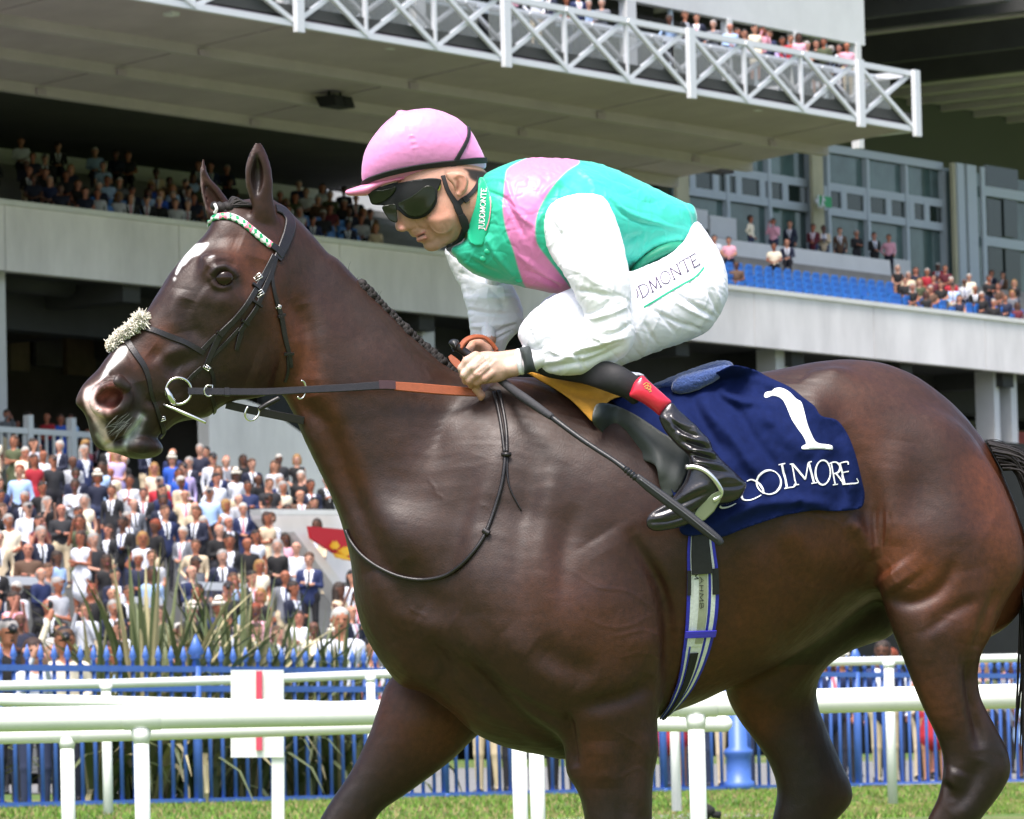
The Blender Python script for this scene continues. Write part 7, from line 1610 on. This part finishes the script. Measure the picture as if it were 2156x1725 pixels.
def vest_c(P, N):
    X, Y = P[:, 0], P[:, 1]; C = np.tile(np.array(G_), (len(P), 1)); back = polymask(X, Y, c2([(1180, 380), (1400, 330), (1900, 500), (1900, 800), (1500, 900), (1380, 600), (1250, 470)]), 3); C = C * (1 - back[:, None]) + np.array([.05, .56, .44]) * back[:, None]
    m = polymask(X, Y, c2([(925, 340), (1070, 280), (1230, 290), (1275, 318), (1215, 360), (1155, 420), (1100, 500), (1062, 580), (1052, 660), (1062, 730), (1112, 800), (1190, 900), (1245, 985), (1160, 990), (1020, 965), (975, 880), (940, 760), (905, 660), (888, 560), (893, 470), (900, 400)]), 1.2)
    C = C * (1 - m[:, None]) + np.array(PK) * m[:, None]
    return C
silk_kw = dict(vcol=True, rough=.42, sheen=.3, bump=.0004, bscale=30, spec=.4)
M_silk = mat('silks', (.1, .5, .3), **silk_kw)
vest = jmesh('silks_body', [(Inflated(vest_pts, K=[(1050, 400, 1.25), (1250, 450, 1.25), (1400, 480, 1.1), (1000, 480, 1.1)], yc=0, A=120 ** 2, h=4), 12)], 5.0, M_silk, dispf=vest_d, colf=vest_c)
M_wht_c = mat('white cotton silk', (.86, .86, .90), rough=.55, sheen=.2, bump=.0008, bscale=70)
def sl_d(P, N):
    return wr(P, [([(1450, 1000), (1380, 1060), (1300, 1090)], 6, -4), ([(1520, 1040), (1440, 1080), (1330, 1110)], 6, 3.5), ([(1540, 1130), (1470, 1180), (1400, 1190)], 6, -4), ([(1080, 1330), (1200, 1310), (1280, 1260), (1400, 1230), (1500, 1170)], 6, 4), ([(1100, 1360), (1220, 1340), (1340, 1330)], 6, -4), ([(1200, 1240), (1260, 1300), (1300, 1370)], 5, -4),
        ([(1300, 1330), (1400, 1290), (1500, 1240)], 6, -3.5), ([(1340, 1200), (1420, 1220), (1520, 1200)], 5, 3), ([(1200, 1290), (1300, 1290), (1400, 1260)], 4, -3), ([(1120, 600), (1180, 700), (1200, 820)], 7, -3), ([(1440, 600), (1470, 760), (1480, 900)], 8, -2.5), ([(1200, 840), (1300, 880), (1400, 960)], 8, 3), ([(1250, 960), (1350, 980), (1500, 1000)], 7, -3),
        ([(1130, 1270), (1180, 1290), (1260, 1300)], 4, 3), ([(1080, 1270), (1090, 1320), (1080, 1370)], 4, -2.5), ([(1130, 540), (1200, 520), (1300, 510)], 5, 2)], .5)
jmesh('sleeve', [(Inflated(us_pts, K=[(1250, 500, .95), (1320, 640, .95), (1250, 750, .95), (1140, 765, 1.0)], yc=us_yc, A=62 ** 2, h=3), 10)], 4.2, M_wht_c, dispf=sl_d)
def fs_d(P, N): return wr(P, [([(660, 870), (760, 900), (900, 940)], 6, -4), ([(690, 1000), (800, 1010), (950, 1000)], 7, 3), ([(700, 1060), (820, 1080), (970, 1080)], 5, -3.5), ([(730, 1150), (850, 1140), (970, 1120)], 6, 3.5), ([(760, 1220), (850, 1180), (960, 1130)], 4, -4), ([(630, 780), (700, 880), (740, 960)], 7, 3), ([(780, 1240), (860, 1210), (930, 1170)], 3, -3), ([(800, 930), (870, 1000), (900, 1080)], 7, -2.5)], .5)
jmesh('sleeve', [(Inflated(fs_pts, K=.8, yc=[(960, 540, 150), (1040, 700, 110)], A=60 ** 2, h=3), 10)], 4.2, M_wht_c, dispf=fs_d)
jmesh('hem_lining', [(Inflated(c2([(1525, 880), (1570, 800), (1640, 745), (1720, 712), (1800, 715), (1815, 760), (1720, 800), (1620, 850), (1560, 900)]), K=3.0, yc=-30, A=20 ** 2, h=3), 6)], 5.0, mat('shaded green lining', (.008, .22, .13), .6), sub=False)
# breeches
def th_d(P, N): return wr(P, [([(1640, 1060), (1780, 1130), (1900, 1160)], 5, -3.5), ([(1750, 970), (1860, 1040), (1960, 1100)], 4, -4.5), ([(1720, 1000), (1840, 1070), (1950, 1120)], 4, 2), ([(1880, 900), (1940, 1000), (1970, 1080)], 4, -3.5), ([(1900, 880), (1960, 960), (1990, 1040)], 4, 2.2), ([(1680, 1080), (1760, 1180)], 5, -3), ([(1600, 1120), (1660, 1230)], 5, -2.6), ([(1560, 1140), (1600, 1250)], 6, 2),
        ([(1860, 660), (1930, 780), (1960, 900)], 6, -2.5), ([(1700, 820), (1820, 780), (1880, 700)], 5, -2.5), ([(1500, 1180), (1480, 1280)], 6, -3), ([(1780, 870), (1850, 940), (1900, 980)], 4, -2.5), ([(1820, 1180), (1900, 1120), (1980, 1010)], 8, 2.5), ([(1020, 1150), (1040, 1230)], 5, -2)], .5)
M_br = mat('white breeches', (.84, .84, .92), rough=.6, sheen=.15, bump=.0005, bscale=90)
breech = jmesh('breeches', [(Inflated(th_pts, K=[(1450, 560, 1.25), (1480, 600, 1.1), (1300, 680, .85), (1130, 730, .85)], yc=th_yc, A=85 ** 2, h=3), 14), (Inflated(c2([(1560, 860), (1700, 790), (1800, 720), (1862, 615), (1930, 690), (1985, 780), (2015, 860), (2024, 935), (1980, 1030), (1850, 1080), (1650, 1080), (1540, 980)]), K=1.3, yc=20, A=80 ** 2, h=4), 20),
        (Inflated(fth_pts, K=.9, yc=[(1300, 620, 100), (1130, 700, 130)], A=50 ** 2, h=4), 16)], 4.6, M_br, dispf=th_d)
BS = Surf(breech); SV = Surf(vest)
write(BS, 'DMONTE', c2([(1590, 1005)])[0], c2([(1892, 828)])[0], 25, 2.2, 'lettering', mat('purple print', (.05, .03, .08), .6), jk, up=(-.36, -.93)); 
b = MB(); P3, N3 = surf_path(BS, c2([(1563, 960), (1570, 985), (1568, 1003)]), 1.3, n=3, sm=1); ribbon(P3, N3, 2.6, .8, '', None, None, mb=b); b.build('lettering', bpy.data.materials['purple print'], jk)
strap(BS, c2([(1600, 1050), (1660, 1015), (1720, 978), (1790, 938), (1850, 905), (1880, 878), (1903, 850)]), 3.6, 1, 'green_piping', mat('green piping', (.01, .42, .22)), jk, lift=1.2)
# dark shin, red boot top, black boot
jmesh('under_boot', [(Inflated(shin_pts, K=.8, yc=[(1150, 760, -135), (1340, 810, -252)], A=36 ** 2, h=3), 8)], 4.6, mat('black stocking', (.010, .010, .012), rough=.7, noise=.2, nscale=50), sub=False)
red_pts = c3([(888, 392), (905, 350), (940, 316), (952, 318), (985, 350), (1025, 385), (1070, 425), (1095, 450), (1070, 482), (1038, 522), (1000, 495), (955, 462), (915, 440), (878, 420)])
cuffM = mat('red patent leather', (.62, .02, .05), rough=.24, coat=.4)
cuff = jmesh('boot_top', [(Inflated(red_pts, K=.95, yc=-276, A=36 ** 2, h=2.5), 6)], 3.6, cuffM, sub=True)
CU = Surf(cuff)
b = MB()
for L in [[(950, 365), (965, 355), (982, 362)], [(955, 375), (970, 368), (985, 378)], [(965, 385), (975, 372), (972, 358)], [(975, 392), (988, 380), (985, 366)], [(980, 400), (992, 396)], [(958, 380), (990, 392)]]:
    P3, N3 = surf_path(CU, c3(L), 1.0, n=3, sm=1, spline=len(L) > 2); ribbon(P3, N3, 1.6, .6, '', None, None, mb=b)
b.build('gold_crest', mat('gold print', (.75, .5, .12), .3, metal=.6), jk)
def boot_d(P, N): return wr(P, [], 0) + sum(a * stroke(P[:, 0], P[:, 1], c3(L), r, taper=True) for L, r, a in [([(1085, 520), (1140, 560), (1230, 590)], 4.5, 4), ([(1100, 560), (1160, 600), (1250, 630)], 4, -5), ([(1130, 610), (1200, 640), (1290, 660)], 5, 6), ([(1150, 650), (1220, 670), (1300, 690)], 4, -6), ([(1180, 690), (1250, 700), (1320, 720)], 4.5, 6),
        ([(1185, 715), (1260, 730), (1340, 745)], 4, -6), ([(1190, 750), (1270, 760), (1370, 780)], 5, 5), ([(1200, 775), (1280, 790), (1400, 810)], 4, -4), ([(1300, 850), (1380, 830), (1440, 850)], 5, 3), ([(1340, 880), (1400, 880), (1460, 870)], 5, -4), ([(1200, 560), (1230, 620), (1280, 640)], 5, 4), ([(1000, 1020), (1080, 990), (1200, 940), (1290, 900)], 6, -4), ([(1120, 950), (1200, 900), (1280, 870)], 9, 4), ([(980, 1060), (1100, 1050), (1220, 1000), (1300, 950)], 4, -3.5), ([(1050, 520), (1090, 560), (1110, 600)], 5, 3)]) * 1.0
boot = jmesh('boot', [(Inflated(boot_pts, K=[(1420, 880, .7), (1500, 1000, .8), (1400, 1100, .62)], yc=boot_yc, A=36 ** 2, h=2.5), 6)], 3.6, mat('black wrinkled boot', (.012, .011, .014), rough=.24, coat=.5, bump=.0016, bscale=55, noise=.2, nscale=60), dispf=boot_d)
# wrist band and cuff
P, Q = sculpt([(Inflated(ch([(988, 450), (1050, 432), (1120, 420), (1150, 500), (1180, 600), (1195, 690), (1200, 745), (1130, 752), (1052, 770), (1045, 700), (1030, 600), (1010, 520)]), K=2.7, yc=-146, A=13 ** 2, h=2), 5)], 3.0); P[:, 2] += zj(P[:, 0])
mesh_obj('wrist_band', to_world(P), Q, mat('dark elastic', (.035, .045, .045), .8, bump=.0006, bscale=500), jk)
P, Q = sculpt([(Inflated(ch([(940, 470), (1000, 456), (1040, 560), (1060, 760), (1010, 785), (975, 760), (950, 700), (930, 600)]), K=2.5, yc=-142, A=13 ** 2, h=2), 5)], 3.0); P[:, 2] += zj(P[:, 0])
mesh_obj('sleeve_cuff', to_world(P), Q, M_wht_c, jk)
# collar
collar = drape(Surf(vest, body), cb([(1440, 765), (1500, 772), (1545, 900), (1580, 1000), (1570, 1150), (1540, 1280), (1500, 1400), (1470, 1462), (1400, 1470), (1335, 1420), (1320, 1330), (1360, 1180), (1400, 1050), (1425, 900)]), 3, 5, 5, 'collar', mat('green collar', (.008, .40, .21), rough=.4, sheen=.2), jk, sm=14)
CL = Surf(collar); write(CL, 'JUDDMONTE', cb([(1492, 1310)])[0], cb([(1520, 865)])[0], 10.5, 1.7, 'lettering', mat('white thread', (.8, .8, .8)), jk, up=(-.99, -.06))
strap(CL, cb([(1510, 1310), (1545, 1200), (1562, 1060), (1556, 960)]), 2.2, .6, 'collar_trim', mat('pink thread', (.7, .3, .35)), jk, lift=1)
for p in c2([(812, 768), (790, 805), (970, 912)]):
    h = SV.hit(*p)
    if h is None: continue
    z = ((np.array(h[0]) - CAM).dot(_f) - D0) * PX
    Pb, Qb = sculpt([(Ell((p[0], p[1], z), (8.5, 6.5, 3.5)), 2)], 1.5, pad=6); mesh_obj('button', to_world(Pb), Qb, bpy.data.materials['green collar'], jk)

# ---- helmet, goggles and harness
hel = [(218, 800), (213, 650), (234, 520), (290, 390), (370, 280), (460, 180), (570, 100), (700, 55), (850, 35), (960, 38), (1080, 75), (1200, 130), (1290, 200), (1370, 290), (1430, 400), (1480, 500), (1512, 600), (1520, 645), (1500, 665), (1350, 690), (1180, 698), (1100, 735), (1000, 745), (850, 750), (700, 772), (450, 812), (300, 842)]
def hel_d(P, N): return sum(a * stroke(P[:, 0], P[:, 1], cb(L), r, taper=True) for L, r, a in [([(640, 95), (700, 300), (750, 500), (760, 620)], 2.2, -1.4), ([(980, 45), (1150, 200), (1280, 380), (1330, 500)], 2.4, -1.6)] + [([(690 + 10 * k, 330 + 32 * k), (740 + 8 * k, 318 + 32 * k), (770 + 8 * k, 325 + 30 * k)], 1.8, .8 * (-1) ** k) for k in range(5)]) + .35 * vnoise(P[:, 0], P[:, 1], 12, 6)
M_pink = mat('pink silk cap', (.80, .30, .60), rough=.34, sheen=.3, bump=.0006, bscale=80)
helmet = jmesh('helmet', [(Inflated(cb(hel), K=.86, yc=0, A=118 ** 2, h=3), 8), (Ell((*cb([(622, 82)])[0], 0), (11, 6, 11)), 3)], 4.2, M_pink, dispf=hel_d)
jmesh('helmet_peak', [(Inflated(cb([(38, 912), (55, 888), (150, 855), (300, 808), (450, 775), (620, 748), (760, 735), (700, 775), (560, 810), (440, 845), (340, 895), (280, 942), (200, 950), (120, 950), (60, 942)]), K=[(740, 410, 1.6), (800, 385, 2.6), (850, 375, 5.0)], yc=0, A=14 ** 2, h=1.6), 4)], 3.0, mat('pink peak', (.80, .25, .42), rough=.35))
HL = Surf(helmet)
M_bs = mat('black elastic', (.012, .012, .014), rough=.7, bump=.0004, bscale=600)
strap(HL, cb([(228, 815), (300, 775), (450, 722), (620, 680), (800, 645), (1000, 618), (1200, 598), (1380, 580), (1508, 578)]), [9, 12, 13, 13, 13, 13, 13, 13, 12], 3, 'goggle_strap', M_bs, jk)
strap(HL, cb([(1322, 238), (1328, 300), (1310, 370), (1270, 450), (1225, 530), (1180, 610), (1130, 680), (1080, 735)]), [8, 8, 8, 9, 10, 11, 11, 11], 3, 'goggle_strap', M_bs, jk)
bodyS = Surf(body, helmet, collar)
bz = Surf(body)
gog = drape(Surf(body, helmet), cb([(278, 905), (330, 870), (500, 838), (700, 792), (850, 770), (960, 762), (1045, 780), (1030, 840), (1005, 900), (1002, 980), (972, 1060), (905, 1140), (835, 1182), (760, 1192), (690, 1176), (640, 1142), (606, 1108), (575, 1095), (540, 1100), (470, 1080), (440, 1050), (370, 1045), (318, 1032), (292, 975)]), 3, 11, 12, 'goggles', mat('goggle rubber', (.006, .007, .006), rough=.5, spec=.25), jk, sm=16)
M_lens = mat('goggle lens', (.010, .014, .006), rough=.10, spec=.22)
gs = Surf(gog)
o = drape(gs, cb([(590, 1040), (640, 1000), (720, 960), (800, 905), (880, 845), (950, 850), (985, 900), (985, 975), (955, 1050), (895, 1120), (830, 1160), (760, 1170), (700, 1155), (650, 1110)]), 2.5, 3, 2, 'lens', M_lens, jk, sm=6)
drape(gs, cb([(425, 1070), (470, 1045), (560, 1035), (575, 1090), (580, 1150), (580, 1225), (515, 1208), (465, 1150)]), 2.5, 3, 2, 'lens', M_lens, jk, sm=6)
drape(gs, cb([(285, 905), (360, 890), (460, 880), (560, 850), (560, 900), (470, 990), (380, 1030), (320, 1030), (296, 970)]), 2.5, 3, 2, 'lens', M_lens, jk, sm=6)
b = MB(); P3, N3 = surf_path(bodyS, cb([(940, 850), (955, 800), (1020, 830), (1025, 870), (1000, 895), (950, 875), (940, 850)]), 5, n=2, sm=2); b.tube(P3, 1.5 / PX, 6); b.build('goggle_clip', mat('yellow plastic', (.65, .7, .05), .35), jk, smooth=True)
S2 = lambda L, w, name='chin_strap', th=3, **k: strap(bodyS, cb(L), w, th, name, M_bs, jk, **k)
S2([(1060, 740), (1085, 820), (1110, 890), (1150, 960), (1190, 1020), (1215, 1060)], [9, 9, 9, 10, 12, 14]); S2([(1430, 760), (1420, 830), (1385, 890), (1330, 950), (1270, 990), (1225, 1030)], [7, 8, 9, 9, 10, 12])
S2([(1195, 1020), (1220, 1090), (1245, 1140), (1265, 1190)], [14, 15, 13, 12], 'chin_cup', 5); S2([(1245, 1140), (1275, 1200), (1295, 1260), (1300, 1300)], [14, 18, 17, 15], 'chin_buckle', 8); S2([(1280, 1290), (1262, 1350), (1225, 1400), (1160, 1440), (1100, 1462)], [11, 12, 11, 9, 6], 'chin_strap', 5)
S2([(1280, 960), (1320, 1010)], 12, 'chin_clip', 6, n=4)
# ---- stirrup, whip and the far rein loop
def zz_(x, y, surf): h = surf.hit(x, y); return None if h is None else ((np.array(h[0]) - CAM).dot(_f) - D0) * PX
bsf = Surf(boot)
def frontz(L, surf, off, dflt=-250):
    z = [zz_(x, y, surf) for x, y in L]; kn = [q for q in z if q is not None]; m = sum(kn) / len(kn) if kn else dflt
    return [(x, y, (q if q is not None else m) - off) for (x, y), q in zip(L, z)]
sp = catmull(c3([(1168, 780), (1215, 780), (1265, 800), (1308, 840), (1335, 880), (1345, 905), (1335, 930), (1305, 948)]), 5, False); z = smooth1([q[2] for q in frontz([tuple(p) for p in sp], bsf, 6)], 8)
P3 = W(sp[:, 0], sp[:, 1], D0 + z / PX); mb = MB(); mb.tube(P3, [5.2 / PX] * len(P3), 10, flat=1); mb.build('iron', mat('bright alloy', (.82, .82, .80), rough=.25, metal=.85), st, smooth=True)
sp = c3([(1340, 905), (1318, 935), (1280, 980), (1240, 1025), (1215, 1045)]); z = [q[2] for q in frontz(sp, bsf, 8)]; z = smooth1(z, 4); P3 = W(np.array(sp)[:, 0], np.array(sp)[:, 1], D0 + z / PX)
ribbon(P3, np.tile(-_f, (len(P3), 1)), [8, 22, 30, 26, 14], 4, 'foot_plate', mat('green grey alloy', (.22, .26, .16), rough=.4, metal=.4), st)
wh = empty('whip', tuple(WV(1250, 950, 11.6)), 'long black riding whip slanting down from the hand past the boot', 'whip')
M_wp = mat('black whip', (.014, .015, .017), rough=.38, noise=.2, nscale=120, bump=.0004, bscale=400)
wz = lambda x: np.interp(x, [940, 985, 1060, 1100, 1200, 1340, 1520], [-128, -118, -130, -205, -280, -378, -415])
wp = lambda L: [(x, y, float(wz(x))) for x, y in L]
free_tube(wp(c3([(-6, 162), (30, 185), (72, 216), (140, 262), (230, 340)])), [10, 9, 9, 8.5, 8], 'handle', M_wp, wh); free_tube(wp(c3([(-16, 172), (-8, 165), (0, 166), (8, 170)])), [9, 13.5, 13.5, 10], 'handle_cap', M_wp, wh)
free_tube(wp(c3([(225, 336), (300, 395), (350, 430), (420, 480), (490, 528)])), [8, 9, 9.5, 9, 7], 'grip', mat('taped grip', (.03, .03, .035), rough=.75, bump=.0015, bscale=120), wh); free_tube(wp(c3([(485, 525), (640, 640), (800, 745), (860, 790)])), [6, 5.5, 5, 6], 'shaft', M_wp, wh)
for k in range(4): q = c3([(868 + 14 * k, 796 + 12 * k)])[0]; free_tube(wp([(q[0] - 3, q[1] - 2.5), q, (q[0] + 3, q[1] + 2.5)]), [5, 8, 5], 'collar', M_wp, wh)
free_tube(wp(c3([(915, 828), (980, 880), (1080, 955), (1180, 1030), (1270, 1100), (1330, 1150), (1344, 1172)])), [8, 10.5, 11.5, 11.5, 11, 9.5, 6], 'flap', M_wp, wh, flat=.45)
free_tube([(x, y, z_ - 6) for x, y, z_ in wp(c3([(930, 838), (1080, 952), (1180, 1028), (1325, 1146)]))], 1.6, 'stitch_line', mat('whip edge', (.06, .062, .065), rough=.3), wh)
# tan rein looped over the far hand
p = catmull(ch([(240, 450), (290, 370), (370, 318), (470, 300), (560, 318), (640, 385), (685, 450), (700, 490)]), 6, False); z = np.interp(p[:, 0], [960, 1045], [-95, -70]) + zj(p[:, 0]); ribbon(W(p[:, 0], p[:, 1], D0 + z / PX), np.tile(np.array([-.1, -.6, .8]), (len(p), 1)), [11, 13, 14, 14, 13, 13, 12, 10], 5, 'rein_grip', M_tan, reins)
p = catmull(ch([(110, 540), (150, 590), (200, 640), (260, 700)]), 6, False); z = np.interp(p[:, 0], [940, 980], [-100, -130]) + zj(p[:, 0]); ribbon(W(p[:, 0], p[:, 1], D0 + z / PX), np.tile(-_f, (len(p), 1)), [8, 14, 16, 16], 5, 'rein_grip', M_tan, reins)
print('jockey', round(time.time() - T0, 1))
